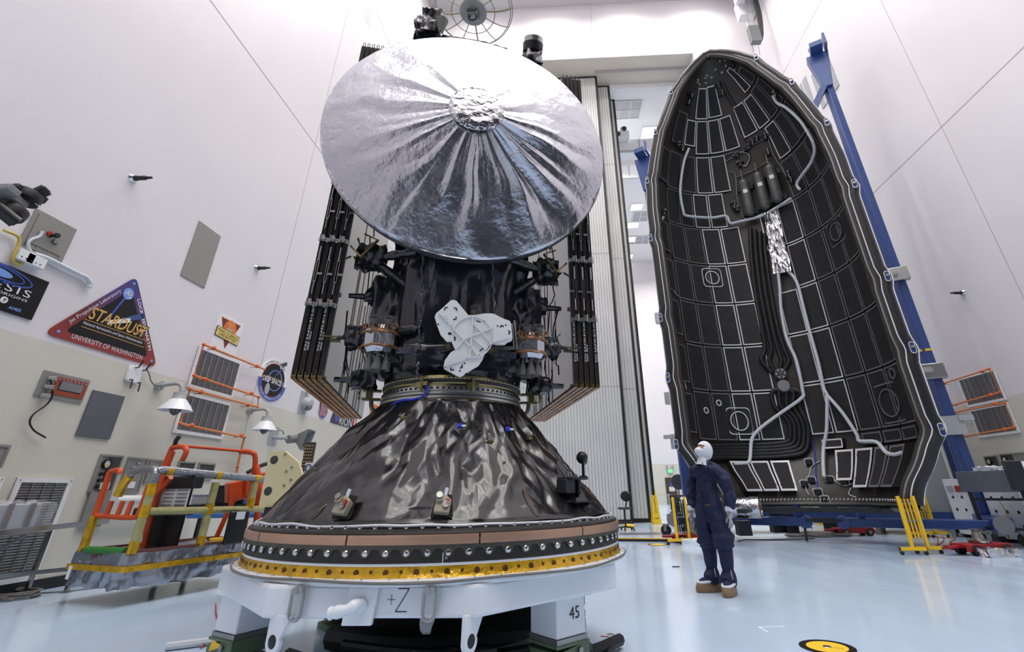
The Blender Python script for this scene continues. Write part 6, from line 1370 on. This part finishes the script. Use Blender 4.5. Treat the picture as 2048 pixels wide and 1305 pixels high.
MB(M).box((0,0,1.25),(1.5,.06,.42), ).build('tray', 'grey_paint', t, bevel=.01); MB(M).box((0,.3,1.44),(1.5,.6,.04)).build('top_shelf', 'grey_paint', t)
for x in (-.6,.6): MB(M).box((x,.0,.55),(.06,.06,1.0)).build('post', 'dark_metal', t); MB(M).box((x,.2,.12),(.07,1.0,.07)).build('foot', 'dark_metal', t)
for x in (-.6,.6):
    for y in (-.25,.65): MB(M).cyl((x-.02,y,.05),(x+.02,y,.05),.05,n=12).build('caster', 'black_rubber', t)
MB(M).box((0,0,.35),(1.2,.05,.05)).box((0,0,.9),(1.2,.05,.05)).build('cross_rail', 'dark_metal', t); tag(crumple_box(MB(M), (-.2,.25,1.5), (.5,.3,.08), .04, 8, 10, 4).build('paper_heap', 'white_cloth', smooth=50, fix=True), 'white cloth heap on the tilted grey cart', 'cloth')
tag(MB().tube(smoothline([(9.3,11.4,1.5),(9.4,11.1,1.52),(9.6,10.9,1.5)],5), .015, 6).build('yellow_cable','cable_yellow'), 'yellow cable over the tilted grey cart', 'cable')
tag(MB().tube(smoothline([(9.6,12.2,.9),(9.5,12.0,.6),(9.3,11.9,.3),(9.2,11.8,.15)],5), .012, 6).build('yellow_cable','cable_yellow'), 'yellow cable hanging before the white rack', 'cable')
for pts, lab in (([(1862,1070),(1874,1076),(1876,1090),(1868,1098),(1905,1100),(1930,1102)], 'thin red air hose curling from the stand to the front skate'), ([(1885,1074),(1888,1082),(1876,1096),(1900,1097),(1920,1098)], 'second thin red air hose on the floor by the front skate'), ([(1830,1073),(1875,1076),(1905,1078),(1912,1080),(1900,1088),(1940,1096)], 'third thin red air hose on the floor by the front skate')):
    tag(MB().tube(smoothline([tuple(onz(*p))[:2]+(.012,) for p in pts],6), .009, 6).build('air_hose_line','cable_red'), lab, 'hose')
c0 = onz(1638, 1074); tag(MB().tube([(c0.x+(.75+.12*sin(k*.9))*cos(k*.42), c0.y+(.35+.05*sin(k*1.3))*sin(k*.42), .012+.0008*k) for k in range(80)], .014, 5).build('cable_coil','cable_grey'), 'grey cable coiled on the floor below the fairing', 'cable')
tag(MB().tube(smoothline([tuple(onz(*p))[:2]+(.01,) for p in ((1475,1084),(1490,1081),(1520,1081),(1580,1080),(1630,1079))],6), .012, 5).build('floor_cable','cable_grey'), 'grey cable running along the floor behind the person', 'cable')
# crane hook with its clear drip pan high above the craft
hk_c = onY(947, 22, 9.0); M = TR(*hk_c); t = thing('crane_hook', 'crane hook block with a clear round drip pan above the dish', 'crane hook', M)
R_ = (onY(1024, 25, 9.0)-onY(870, 25, 9.0)).length/2
Pn = M @ RX(rad(-8)); MB(Pn).lathe([(.18*R_,-.02),(.5*R_,-.1),(.9*R_,-.02),(R_,.1)], 40).build('clear_pan', 'pan_clear', t) if mat('pan_clear', (232,230,224), .2, alpha=.28) else 0
for r_, z_ in ((R_,.1),(.95*R_,.03),(.55*R_,-.1)): MB(Pn).tube([(r_*cos(2*pi*k/40), r_*sin(2*pi*k/40), z_) for k in range(40)], .012, 6, closed=True).build('pan_ring', 'grey_mid', t)
for k in range(12):
    a = 2*pi*k/12; MB(Pn).tube([(q*R_*cos(a), q*R_*sin(a), z_) for q, z_ in ((.33,-.06),(.55,-.11),(.8,-.07),(.95,.02),(1,.1))], .014 if k % 3 else .022, 5).build('pan_rib', 'brass_rib', t) if mat('brass_rib', (150,138,108), .45, .4) else 0
MB(Pn).lathe([(0,-.1),(.34*R_,-.1),(.35*R_,-.06),(0,-.06)], 32).build('hub_plate', 'steel_brushed', t); MB(Pn).box((0,0,-.2),(.26*R_,.2*R_,.2)).box((-.12*R_,0,-.2),(.03,.24*R_,.26)).box((.12*R_,0,-.2),(.03,.24*R_,.26)).build('hook_block', 'steel', t, bevel=.01); MB(Pn).tube([(.1*R_*cos(rad(q)), 0, -.36+.1*R_*sin(rad(q))) for q in range(90, 400, 20)], .03, 8).build('hook', 'dark_metal', t)
for k in range(4): MB().cyl((hk_c.x+(-.12,.12,.12,-.12)[k], hk_c.y+(-.1,-.1,.1,.1)[k], hk_c.z), (hk_c.x+(-.12,.12,.12,-.12)[k], hk_c.y+(-.1,-.1,.1,.1)[k], CEIL-.05), .012, n=6).build('hoist_rope', 'cable_grey', t)
# crane runway bracket and cable bundle in the upper right corner
p = onY(1500, 20, 18.0); t = thing('crane_runway', 'white crane runway beam end in the upper right corner', 'beam', tuple(p)); MB().box((10.4, 9.0, p.z+1.2),(.5,18.0,1.6)).build('beam', 'white_paint', t); MB().box((10.7, 18.2, p.z+.2),(.8,.5,1.2)).build('corbel', 'white_paint', t)
a, b = onY(1508, 0, 17.2), onY(1524, 80, 17.2); t = thing('hanging_cables', 'black cable bundle hanging from the crane runway', 'cable', tuple(b))
for k in range(5): MB().tube(smoothline([(a.x+.04*k, 17.2, a.z+.5), (a.x*.6+b.x*.4+.05*k, 17.2, a.z*.6+b.z*.4), (b.x+.03*k, 17.2, b.z+.1*k)],5), .05, 6).build('cable', 'wire_black', t)
MB().box((b.x-.25, 17.3, b.z+.5),(.5,.3,1.1)).build('cable_box', 'grey_mid', t)
for px in (1490, 1502): a = onY(px, 0, 17.5); b = onY(px+18, 110, 17.5); tag(MB().tube([tuple(a+(a-b)*.1), tuple(b)], .012, 5).build('thin_cable', 'cable_grey'), 'thin grey cable hanging in the upper right corner, %s' % ('left one' if px == 1490 else 'right one'), 'cable')
# ------------------------------------------------------------------ handrail, case, lift basket
t = thing('handrail', 'brushed steel handrail at the left foreground edge', 'railing', (-6.84, 7.37, 0))
rl = [(x, y) for x, y in ((-6.45, 7.75), (-6.84, 7.37), (-7.0, 6.9), (-6.6, 5.2))]
a, b = onz(215, 1043, .84), onz(-30, 1070, .84)
MB().bar((a.x,a.y,.84),(b.x,b.y,.84),.05,.06).build('top_rail', 'rail_steel', t, bevel=.004) if mat('rail_steel', (176,174,172), .22, 1) else 0
a2, b2_ = onz(146, 1138, .27), onz(-30, 1156, .27); MB().bar((a2.x,a2.y,.27),(b2_.x,b2_.y,.27),.04,.05).build('lower_rail', 'rail_steel', t)
for f in (.35, .66):
    g = onz(132, 1186) if f == .35 else onz(50, 1192); MB().bar((g.x,g.y,0),(g.x,g.y,.82),.045,.045).build('post', 'rail_steel', t); MB().box((g.x,g.y,.006),(.1,.1,.012)).build('post_foot', 'steel', t)
c = onz(20, 1050, .62); M = TR(-7.0, 6.35, 0) @ RZ(rad(75)); t = thing('wrapped_case', 'clear-wrapped equipment case with black handles behind the handrail', 'case', M)
cc = onX(45, 1006, -7.05); M = TR(cc.x, cc.y-.25, cc.z-.16) @ RZ(rad(86)); MB(M).box((0,0,.0),(.75,.3,.3)).build('case_body', 'grey_light', t, bevel=.02)
for x in (-.25,.0,.25): MB(M).box((x,-.16,0),(.06,.02,.3)).build('latch_rail', 'alum', t)
for x in (-.2,.2): MB(M).tube([(x-.07,0,.15),(x-.06,0,.21),(x+.06,0,.21),(x+.07,0,.15)], .015, 8).build('handle', 'black_plastic', t)
crumple_box(MB(M), (.05,-.02,0), (.95,.38,.34), .05, 6, 14, 9).build('clear_wrap', 'plastic_clear', t, smooth=50, fix=True)
MB(M).box((0,.06,-.19),(.95,.5,.03)).build('case_shelf', 'grey_mid', t)
for x in (-.35,.35): MB(M).bar((x,-.12,-.2),(x,.28,-.42),.03).build('shelf_bracket', 'grey_mid', t)
co_ = onz(28, 1198); tag(MB().tube([(co_.x-.1+(.32+.05*sin(k*.8))*cos(k*.5), co_.y+(.25+.04*cos(k*1.1))*sin(k*.5), .012+.001*k) for k in range(70)], .012, 5).build('cable_coil', 'cable_grey'), 'grey cable coil on the floor at the left picture edge', 'cable')
tag(MB().tube(smoothline([tuple(onz(*p))[:2]+(.012,) for p in ((0,1186),(20,1191),(45,1190),(92,1172),(100,1166),(130,1168),(165,1162))],5), .01, 5).build('floor_cable', 'cable_red'), 'thin orange cable along the left wall base', 'cable')
tag(MB().tube(smoothline([tuple(onz(*p))[:2]+(.008,) for p in ((0,1200),(60,1190),(150,1183),(255,1170))],5), .008, 5).build('floor_cable', 'cable_grey'), 'thin grey cable from the coil to the orange basket', 'cable')
tag(MB().tube(smoothline([(-2.9,4.9,.62)]+[tuple(onz(*p))[:2]+(.015,) for p in ((436,1185),(431,1225),(436,1250),(425,1280),(400,1300))],6), .008, 5).build('floor_cable', 'cable_red'), 'thin red cable dropping from the base frame to the floor', 'cable')
tag(MB().tube(smoothline([tuple(onz(*p))[:2]+(.03,) for p in ((330,1303),(380,1297),(430,1290),(470,1283))],6), .03, 8).build('floor_hose', 'cable_white'), 'white hose entering the picture at the bottom left', 'hose')
# basket
BA = rad(18); NB = V((-5.3, 6.42, 0)); BK = TR(*NB) @ RZ(-BA); BWd, BLn = .95, 1.75   # local: -x along the short side, +y along the long side
bk_ = thing('lift_basket', 'orange lift basket wrapped in foil and amber tape by the left wall', 'lift', BK @ TR(-.5,.9,.16))
def tb_(name, pts, r, m, n=10): return MB(BK).tube(pts, r, n).build(name, m, bk_)
crumple_box(MB(BK), (-BWd/2, BLn/2, .36), (BWd+.1, BLn+.1, .36), .045, 5, 24, 3).build('wrapped_tray', 'plastic_wrap', bk_, smooth=50, fix=True)
MB(BK).ring([(-BWd-.04,-.04),(.04,-.04),(.04,BLn+.04),(-BWd-.04,BLn+.04)],[(-BWd+.02,.02),(-.02,.02),(-.02,BLn-.02),(-BWd+.02,BLn-.02)],.12,None,.46).build('tray_wall', 'tray_rust', bk_, smooth=0) if mat('tray_rust', (118,78,70), .4, .2) else 0
MB(BK).ring(rrect(BWd+.19,BLn+.19,.06,2,-BWd/2,BLn/2), rrect(BWd+.14,BLn+.14,.06,2,-BWd/2,BLn/2), .06, None, .36).build('tape_stripe', 'kapton', bk_, smooth=0)
tb_('green_tape_roll', [(-.08,-.03,.57),(-BWd+.12,-.03,.57)], .04, 'green_tape'); MB(BK).box((-BWd+.06,-.1,.33),(.05,.01,.14)).build('white_patch', 'white_flat', bk_)
text('JLG', BK @ basis((.045,.95,.515),(0,1,0),(0,0,1),(1,0,0)), .4, .07, 'grey_mid', bk_)
# near corner post, mid rail, top rail, second post
for (y, lo, hi) in ((0, .54, 1.28), (.85, .54, 1.34), (1.5, 1.0, 1.36)):
    tb_('wrapped_post', [(0,y,lo),(0,y,hi)], .05, 'tan_tube'); tb_('post_tape', [(0,y,lo),(0,y,lo+.13)], .055, 'kapton'); 
    if y < 1.2: tb_('post_tape', [(0,y,.93),(0,y,1.07)], .056, 'kapton')
tb_('wrapped_rail', [(0,.04,1.0),(0,BLn,.97)], .045, 'tan_tube'); tb_('top_rail', [(0,.0,1.46),(0,.05,1.48),(0,BLn+.1,1.38)], .05, 'silver_tube')
for y in (.15,.85,1.5): tb_('rail_tape', [(0,y-.04,1.475-.05*y),(0,y+.04,1.475-.05*y)], .054, 'kapton')
tb_('corner_loop', smoothline([(0,0,1.2),(0,0,1.42),(-.08,0,1.49),(-.3,0,1.49),(-.45,0,1.46),(-.56,0,1.36),(-.62,0,1.2)],5), .048, 'silver_tube'); tb_('loop_tape', [(-.5,0,1.42),(-.58,0,1.32),(-.62,0,1.18)], .054, 'kapton'); tb_('loop_tape', [(0,0,1.18),(0,0,1.32)], .054, 'kapton')
tb_('left_post', [(-BWd,0,.54),(-BWd,0,.95)], .05, 'kapton'); tb_('left_post_upper', [(-BWd,0,.9),(-BWd,0,1.48)], .035, 'orange_paint')
for pts, r in (([(-BWd,0,1.48),(-.78,0,1.5),(-.74,0,1.45)], .03), ([(-BWd,0,.95),(-.2,0,.93),(-.1,0,1.0),(-.08,0,1.3)], .03), ([(-.55,.5,.5),(-.62,.45,1.1),(-.55,.45,1.75),(-.48,.45,1.8),(-.3,.45,1.8),(-.22,.45,1.74),(-.25,.45,1.62)], .035), ([(-.62,.45,1.1),(-.3,.4,1.4)], .03), ([(-.55,.48,.5),(-.55,.45,1.2),(-.5,.45,1.75)], .035),
    ([(-.3,1.75,.5),(-.3,1.7,1.4),(-.3,1.65,1.72),(-.36,1.6,1.8),(-.6,1.6,1.82)], .04), ([(-.6,.5,1.84),(-.6,1.6,1.83)], .022), ([(-.1,1.8,.5),(-.15,1.75,1.2),(-.28,1.68,1.6)], .05), ([(-.45,1.4,.5),(-.35,1.5,1.2)], .035)):
    tb_('orange_frame_bar', smoothline(pts, 4), r, 'orange_paint')
for x in (-.72,-.5,-.32): tb_('orange_gusset', [(x,0,.95),(x+.02,0,1.12)], .028, 'orange_paint')
MB(BK).box((-.45,.62,.55+.35),(.62,.06,.75), ).build('console_back', 'black_plastic', bk_, bevel=.01); MB(BK).box((-.4,.5,.98),(.8,.3,.1)).build('console_tray', 'dark_metal', bk_, bevel=.02); MB(BK).box((-.35,.55,1.34),(.85,.14,.16)).build('console_head', 'dark_metal', bk_, bevel=.02)
MB(BK @ TR(-.30,.52,1.18)).box((0,0,0),(.55,.02,.36)).build('instruction_board', 'print_white', bk_); MB(BK @ TR(-.30,.505,1.33)).box((0,0,0),(.55,.01,.03)).build('red_heading', 'print_red', bk_); MB(BK @ TR(-.30,.505,1.285)).box((0,0,0),(.55,.01,.025)).build('orange_heading', 'orange_paint', bk_)
il = MB(BK)
for k in range(10): il.box((-.14 if k > 4 else -.4,.506,1.24-.045*(k % 5)),(.2,.006,.012))
il.build('printed_lines', 'grey_mid', bk_, kind='stuff'); text('DANGER', BK @ basis((-.3,.498,1.33),(1,0,0),(0,0,1),(0,-1,0)), .2, .022, 'print_white', bk_)
MB(BK).box((.12,1.25,.75),(.06,.3,.42)).build('side_box', 'black_plastic', bk_, bevel=.02); MB(BK).box((.155,1.25,.9),(.005,.14,.1)).build('side_box_label', 'print_white', bk_); tb_('yellow_rag', [(-.1,1.05,.58),(-.02,1.2,.58)], .05, 'sign_yellow'); tb_('joystick', [(-.5,.45,1.84),(-.5,.45,1.9),(-.45,.45,1.96)], .03, 'black_plastic')
# boom of the lift reaching behind the cone, with its carriage
t = thing('lift_boom', 'orange boom arm reaching from the basket behind the cone', 'boom', (-4.9, 9.0, 0))
MB().bar((-5.35, 8.35, 1.30), (-3.6, 10.6, 1.75), .26, .34).build('boom_tube', 'orange_paint', t, bevel=.02); MB().bar((-5.5, 8.2, 1.2), (-4.9, 8.9, 1.42), .18, .3).build('boom_knuckle', 'orange_paint', t, bevel=.02); MB().tube(smoothline([(-5.3,8.3,1.5),(-5.1,8.5,1.65),(-4.9,8.7,1.6),(-4.8,8.8,1.45)],5), .03, 8).build('boom_hose', 'wire_black', t)
MB().box((-3.2, 11.2, .55),(1.6,2.4,.9)).build('carriage', 'dark_metal', t, bevel=.05); MB().box((-3.6, 10.6, 1.35),(.5,.5,.9)).build('turret', 'dark_metal', t)
for x in (-4.0,-2.4):
    for y in (10.3, 12.1): MB().cyl((x-.12,y,.38),(x+.12,y,.38),.38,n=22).build('wheel', 'black_rubber', t)
# cream bracket plate
pa, pb = onY(540, 1015, 7.2), onY(600, 880, 7.2); t = thing('cream_bracket', 'cream steel bracket plate with two large holes left of the cone', 'bracket', (pa.x, 7.2, 0))
def cp2(x, y): q = onY(x, y, 7.2); return (q.x, q.z)
PLm = basis((0,7.2,0),(1,0,0),(0,0,1),(0,-1,0)); poly = [cp2(*p) for p in ((522,1015),(610,1015),(612,960),(600,925),(574,903),(544,905))]
MB(PLm).prism(poly, .06).build('face_plate', 'cream_plate', t, smooth=0, fix=True); MB(PLm).prism([cp2(600,925),cp2(600,990),cp2(660,990),cp2(660,928)][::-1], .05, None, -.2).build('side_plate', 'cream_plate', t, smooth=0)
zb2 = cp2(522,1015)[1]; MB().box(((cp2(522,1015)[0]+cp2(610,1015)[0])/2, 7.3, zb2/2),(.4,.4,zb2)).build('pedestal', 'dark_metal', t)
for x, y, r in ((553,921,.05),(541,983,.05)): q = cp2(x, y); MB(PLm @ TR(q[0],q[1],.061)).lathe([(0,.003),(r,.003),(r+.008,0)], 22).build('large_hole', 'recess_dark', t)
for x, y in ((575,910),(577,944),(586,961),(573,972),(588,936)): q = cp2(x, y); MB(PLm @ TR(q[0],q[1],.06)).lathe([(0,.018),(.016,.016),(.018,0)], 10).build('bolt', 'steel', t)
q = cp2(618, 936); MB(PLm @ TR(q[0],q[1],-.14)).box((0,0,0),(.26,.15,.01)).build('logo_plate', 'print_white', t); MB(PLm @ TR(q[0]-.08,q[1],-.134)).ring(circ(.05,20,ry=.055), circ(.028,20,ry=.04), .003).build('logo_mark', 'print_blue', t, smooth=0); text('United', PLm @ TR(q[0]+.06,q[1]+.01,-.134), .14, .04, 'print_slate', t)
q = cp2(593, 895); pp = thing('perforated_stand', 'brown perforated upright behind the cream bracket', 'stand', (q[0], 7.6, 0)); MB().box((q[0]+.0,7.6,q[1]/2+.0),(.14,.06,q[1]+.2)).build('upright', 'brown_door', pp)
for k in range(8):
    for j in range(4): MB().box((q[0]-.05+.033*j,7.565,q[1]+.05-.045*k),(.014,.01,.014)).build('slot', 'cream_plate', pp)
# clutter table behind the basket
q = onY(475, 1012, 9.6); TM = TR(q.x+.3, 9.6, 0); t = thing('work_table', 'dark work table with bins behind the orange basket', 'table', TM); MB(TM).box((0,0,q.z),(2.6,.8,.05)).build('top', 'dark_metal', t)
for x in (-1.2,1.2):
    for y in (-.35,.35): MB(TM).box((x,y,q.z/2),(.06,.06,q.z)).build('leg', 'dark_metal', t)
def onT(name, lab, x, w, h, m, cat, d=.4):
    o = MB(TM @ TR(x,-.1,q.z+.03)).box((0,0,h/2),(w,d,h)); o.box((0,0,h),(w+.03,d+.03,.03)); return tag(o.build(name, m, bevel=.01), lab, cat)
onT('blue_bin', 'blue plastic bin on the work table behind the basket', .2, .45, .22, 'blue_plastic', 'bin'); onT('black_case', 'black tool case on the work table behind the basket', -.35, .45, .3, 'black_plastic', 'case'); onT('grey_device', 'grey bench instrument on the work table behind the basket', -.8, .4, .16, 'grey_light', 'device'); onT('red_toolbox', 'small red tool box on the work table behind the basket', .75, .2, .12, 'red_paint', 'toolbox'); onT('black_monitor', 'black flat monitor on the work table left of the cream bracket', .6, .5, .42, 'black_matte', 'monitor', .08)
tag(MB(TM @ TR(-.1,-.5,q.z-.14)).box((0,0,0),(1.4,.2,.08)).build('blue_pad', 'blue_plastic', bevel=.02), 'light blue padded roll at the front edge of the work table', 'pad')
q2 = onX(290, 1000, XL+.25); tag(MB(TR(q2.x,q2.y,q2.z)).cyl((0,-.6,0),(0,.7,0),.07,n=14).build('white_tube', 'white_paint'), 'white horizontal tube on the wall behind the basket', 'tube')
# ------------------------------------------------------------------ person
pf = (onz(1425, 1187)+onz(1468, 1194))/2
PMx = TR(pf.x+.03, pf.y+.1, 0) @ RZ(rad(-52))            # local -y is the way the person faces
per = thing('person', 'person in navy coverall, white hood and mask looking up at the dish', 'person', PMx)
def skin(name, joints, edges, m, root=0, sub=2, parent=per, M=PMx, disp=0, dscale=.12):
    me = bpy.data.meshes.new(name); inv = WM[parent.name].inverted()
    me.from_pydata([tuple(inv @ M @ V(j[0])) for j in joints], edges, [])
    o = bpy.data.objects.new(name, me); C.objects.link(o); o.parent = parent; WM[o.name] = WM[parent.name]
    md = o.modifiers.new('skin', 'SKIN'); md.use_smooth_shade = True; md.branch_smoothing = .6
    for v, j in zip(me.skin_vertices[0].data, joints): v.radius = j[1] if isinstance(j[1], tuple) else (j[1], j[1])
    me.skin_vertices[0].data[root].use_root = True
    ss = o.modifiers.new('sub', 'SUBSURF'); ss.levels = sub; ss.render_levels = sub
    if disp:
        tx = bpy.data.textures.get('cloth_folds') or bpy.data.textures.new('cloth_folds', 'CLOUDS'); tx.noise_scale = dscale; tx.noise_depth = 2
        dp = o.modifiers.new('folds', 'DISPLACE'); dp.texture = tx; dp.strength = disp; dp.mid_level = .5
    me.materials.append(MATS[m]); return o
# coverall: pelvis, torso, shoulders, arms to the cuffs, legs to below the knees
J = [((0,0,.96),(.205,.165)), ((0,.0,1.12),(.195,.155)), ((0,.0,1.30),(.195,.15)), ((0,.015,1.42),(.17,.125)), ((0,.02,1.51),(.085,.085)), ((0,.015,1.545),(.065,.07)),
     ((.18,.02,1.43),.1), ((.255,.03,1.30),.09), ((.29,.045,1.16),.085), ((.295,.02,1.02),.075), ((.288,-.005,.905),.055),
     ((-.18,.02,1.43),.1), ((-.255,.03,1.30),.09), ((-.288,.03,1.16),.085), ((-.288,-.02,1.02),.075), ((-.28,-.05,.905),.055),
     ((.10,.0,.80),.155), ((.12,.0,.64),.135), ((.125,-.005,.53),.15), ((.125,0,.455),.09),
     ((-.10,.0,.80),.155), ((-.12,.01,.64),.135), ((-.125,.005,.53),.15), ((-.125,.01,.455),.09)]
E_ = [(0,1),(1,2),(2,3),(3,4),(4,5),(3,6),(6,7),(7,8),(8,9),(9,10),(3,11),(11,12),(12,13),(13,14),(14,15),(0,16),(16,17),(17,18),(18,19),(0,20),(20,21),(21,22),(22,23)]
cov_ = skin('coverall', J, E_, 'navy_cloth', 0, 3, disp=.075, dscale=.075)
MB(PMx).tube(smoothline([(.06,-.11,1.50),(.075,-.155,1.42),(.08,-.175,1.25),(.075,-.175,1.05)],5), .006, 6).build('seam', 'navy_dark', cov_)
MB(PMx).tube(smoothline([(.0,-.14,1.48),(.0,-.16,1.4),(.0,-.175,1.2),(.0,-.18,1.0),(0,-.14,.84)],5), .007, 6).build('zip_flap', 'navy_dark', cov_)
for s in (-1, 1): MB(PMx).tube(smoothline([(s*.10,-.07,1.53),(s*.14,-.115,1.45),(s*.19,-.08,1.36),(s*.2,-.02,1.28)],5), .007, 6).build('shoulder_seam', 'navy_dark', cov_)
MB(PMx).box((.09,-.175,.985),(.07,.012,.008)).build('pocket_tag', 'copper_edge', cov_)
# overboots: gathered navy gaiters and brown boots with white rims
for s, yaw, px, py in ((1, 20, .125, .0), (-1, -24, -.125, .01)):
    G_ = PMx @ TR(px, py, 0)
    prof_ = [(.082,.50),(.09,.46),(.083,.42),(.08,.34),(.07,.28),(.062,.255),(.075,.235),(.09,.19),(.092,.15),(.085,.115),(.075,.09)]
    MB(G_).grid(28, 10, lambda u, v, P=prof_: (lambda r, z, a: ((r*(1+.06*sin(a*9+z*20)))*cos(a), (r*(1+.06*sin(a*9+z*20)))*sin(a)*(1.15 if z < .22 else 1)-(.02 if z < .2 else 0), z))(P[round(v*10)][0], P[round(v*10)][1], 2*pi*u), cu=True).build('gaiter', 'navy_cloth', per)
    MB(G_).tube([(.066*cos(2*pi*k/20), .066*sin(2*pi*k/20), .255) for k in range(20)], .006, 6, closed=True).build('gaiter_tie', 'navy_dark', per)
    MB(G_).tube(smoothline([(.06,-.03,.26),(.08,-.05,.21),(.085,-.055,.17)],4), .004, 5).build('tie_end', 'white_cloth', per)
    B_2 = G_ @ RZ(rad(yaw)) @ Matrix.Scale(1.22, 4)
    def boot(u, v):
        a = 2*pi*u; z = [0, .004, .02, .05, .075, .088, .092][round(v*6)]; k = [.94, 1.0, 1.03, 1.0, .93, .85, .7][round(v*6)]
        x = .058*cos(a)*(1+.12*max(0, -sin(a))); y = -.045-.0+.155*sin(a); toe = max(0, -sin(a))
        return (x*k, -.05+.155*sin(a)*k, z*(1-.12*toe)+.012*toe*(v > .3))
    b_ = MB(B_2); b_.grid(36, 6, boot, cu=True); b_.add([boot(i/36, 0) for i in range(36)], [list(range(35, -1, -1))]); b_.add([boot(i/36, 1) for i in range(36)], [list(range(36))])
    bt_ = b_.build('boot', 'brown_sole', per, smooth=60)
    MB(B_2).tube([(.052*cos(2*pi*k/28)*(1+.1*max(0, -sin(2*pi*k/28))), -.045+.128*sin(2*pi*k/28), .098+.012*sin(2*pi*k/28)) for k in range(28)], .013, 8, closed=True).build('boot_rim', 'white_cloth', bt_)
    MB(B_2).sphere((0,-.045,.092), (.05,.122,.045), 20, 10).build('boot_upper', 'navy_cloth', bt_)
# hands in striped white gloves
def glove(side, wrist, M0):
    s = side; w = V(wrist)
    def q(x, y, z): return tuple(w+V((x*s, y, z)))
    J2 = [(q(0,0,.055),(.037,.04)), (q(.0,-.004,.0),(.03,.032)), (q(.003,-.01,-.045),(.021,.041)), (q(.004,-.012,-.085),(.019,.043))]; E2 = [(0,1),(1,2),(2,3)]
    for k, (dy, ln) in enumerate(((.033,.062),(.011,.075),(-.012,.07),(-.034,.055))):
        b = len(J2); J2 += [(q(.004,-.012-dy,-.098),.0105), (q(.0,-.014-dy*1.08,-.098-ln*.5),.0098), (q(-.012,-.014-dy*1.1,-.098-ln),.0085)]; E2 += [(3,b),(b,b+1),(b+1,b+2)]
    b = len(J2); J2 += [(q(-.008,-.045,-.04),.013), (q(-.02,-.062,-.075),.0115), (q(-.024,-.062,-.105),.0095)]; E2 += [(2,b),(b,b+1),(b+1,b+2)]
    return skin('glove', J2, E2, 'glove_white', 1, 2, disp=0)
mat('glove_white', (214,208,208), .75, bump=.8, bscale=50, tex='wave')
for s, wr in ((1, (.288,-.01,.885)), (-1, (-.28,-.055,.885))):
    g = glove(s, wr, PMx)
    MB(PMx).lathe([(.043,0),(.05,.005),(.052,.05),(.048,.06)], 18, TR(wr[0], wr[1], wr[2]+.03)).build('glove_cuff', 'white_cloth', per)
# head: face, hood, mask; tipped back and turned to the dish
HM = PMx @ TR(0, -.01, 1.565) @ RZ(rad(-12)) @ RX(rad(-22)); 
def headf(u, v):
    a = 2*pi*u; t = pi*v; x = .075*sin(t)*cos(a); y = .095*sin(t)*sin(a); z = .115*cos(t)+.1
    if y < -.04 and z < .1: x *= .92
    return (x, y, z)
hd_ = MB(HM).grid(28, 18, headf, cu=True)
hd_.sphere((0,-.098,.09), (.014,.02,.022), 10, 8); face = hd_.build('face', 'skin', per)
for s in (-1, 1): MB(HM).sphere((s*.032,-.084,.118), (.014,.008,.008), 10, 8).build('eye', 'white_flat', face); MB(HM).sphere((s*.032,-.091,.118), (.006,.004,.006), 8, 6).build('iris', 'black_plastic', face); MB(HM).tube([(s*.018,-.092,.138),(s*.034,-.092,.142),(s*.05,-.084,.137)], .004, 5).build('eyebrow', 'brown_door', face)
def hood(u, v):
    a = 2*pi*u-pi/2; t = v
    if t < .6:
        k = t/.6; th = pi*.78*k; r = sin(th); z = .1+.135*cos(th); x, y = .092*r*cos(a), .118*r*sin(a)+.012
    else:
        k = (t-.6)/.4; r0 = sin(pi*.78); x0, y0 = .092*r0, .118*r0; x = (x0+(.10-x0)*k)*cos(a); y = (y0+(.10-y0)*k)*sin(a)+.012+.02*k; z = .1+.135*cos(pi*.78)-.11*k
    w = .006*noise.noise(V((x*25, y*25, z*14))); return (x*(1+w*8*.5), y*(1+w*8*.5), z)
hm_ = MB(HM); nu, nv = 48, 30; vs = [hood(i/nu, j/nv) for i in range(nu) for j in range(nv+1)]; fs = []
for i in range(nu):
    for j in range(nv):
        c_ = V(vs[i*(nv+1)+j]); 
        if c_.y < -.045 and abs(c_.x) < .062 and .085 < c_.z < .155: continue
        fs.append((i*(nv+1)+j, i*(nv+1)+j+1, ((i+1) % nu)*(nv+1)+j+1, ((i+1) % nu)*(nv+1)+j))
hm_.add(vs, fs); hm_.build('hood', 'white_cloth', per, smooth=70)
MB(HM).grid(30, 12, lambda u, v: (.066*sin(pi*(v*.5))*cos(2*pi*u)*(1-.1*(sin(2*pi*u) < 0)), -.062-.075*cos(pi*(v*.5))**.8, .055+.058*sin(pi*(v*.5))*sin(2*pi*u)), cu=True).build('mask', 'white_cloth', per, smooth=60)
MB(HM).tube(smoothline([(-.06,-.075,.05),(-.03,-.112,.05),(0,-.125,.052),(.03,-.112,.05),(.06,-.075,.05)],4), .003, 5).build('mask_fold', 'grey_light', per)
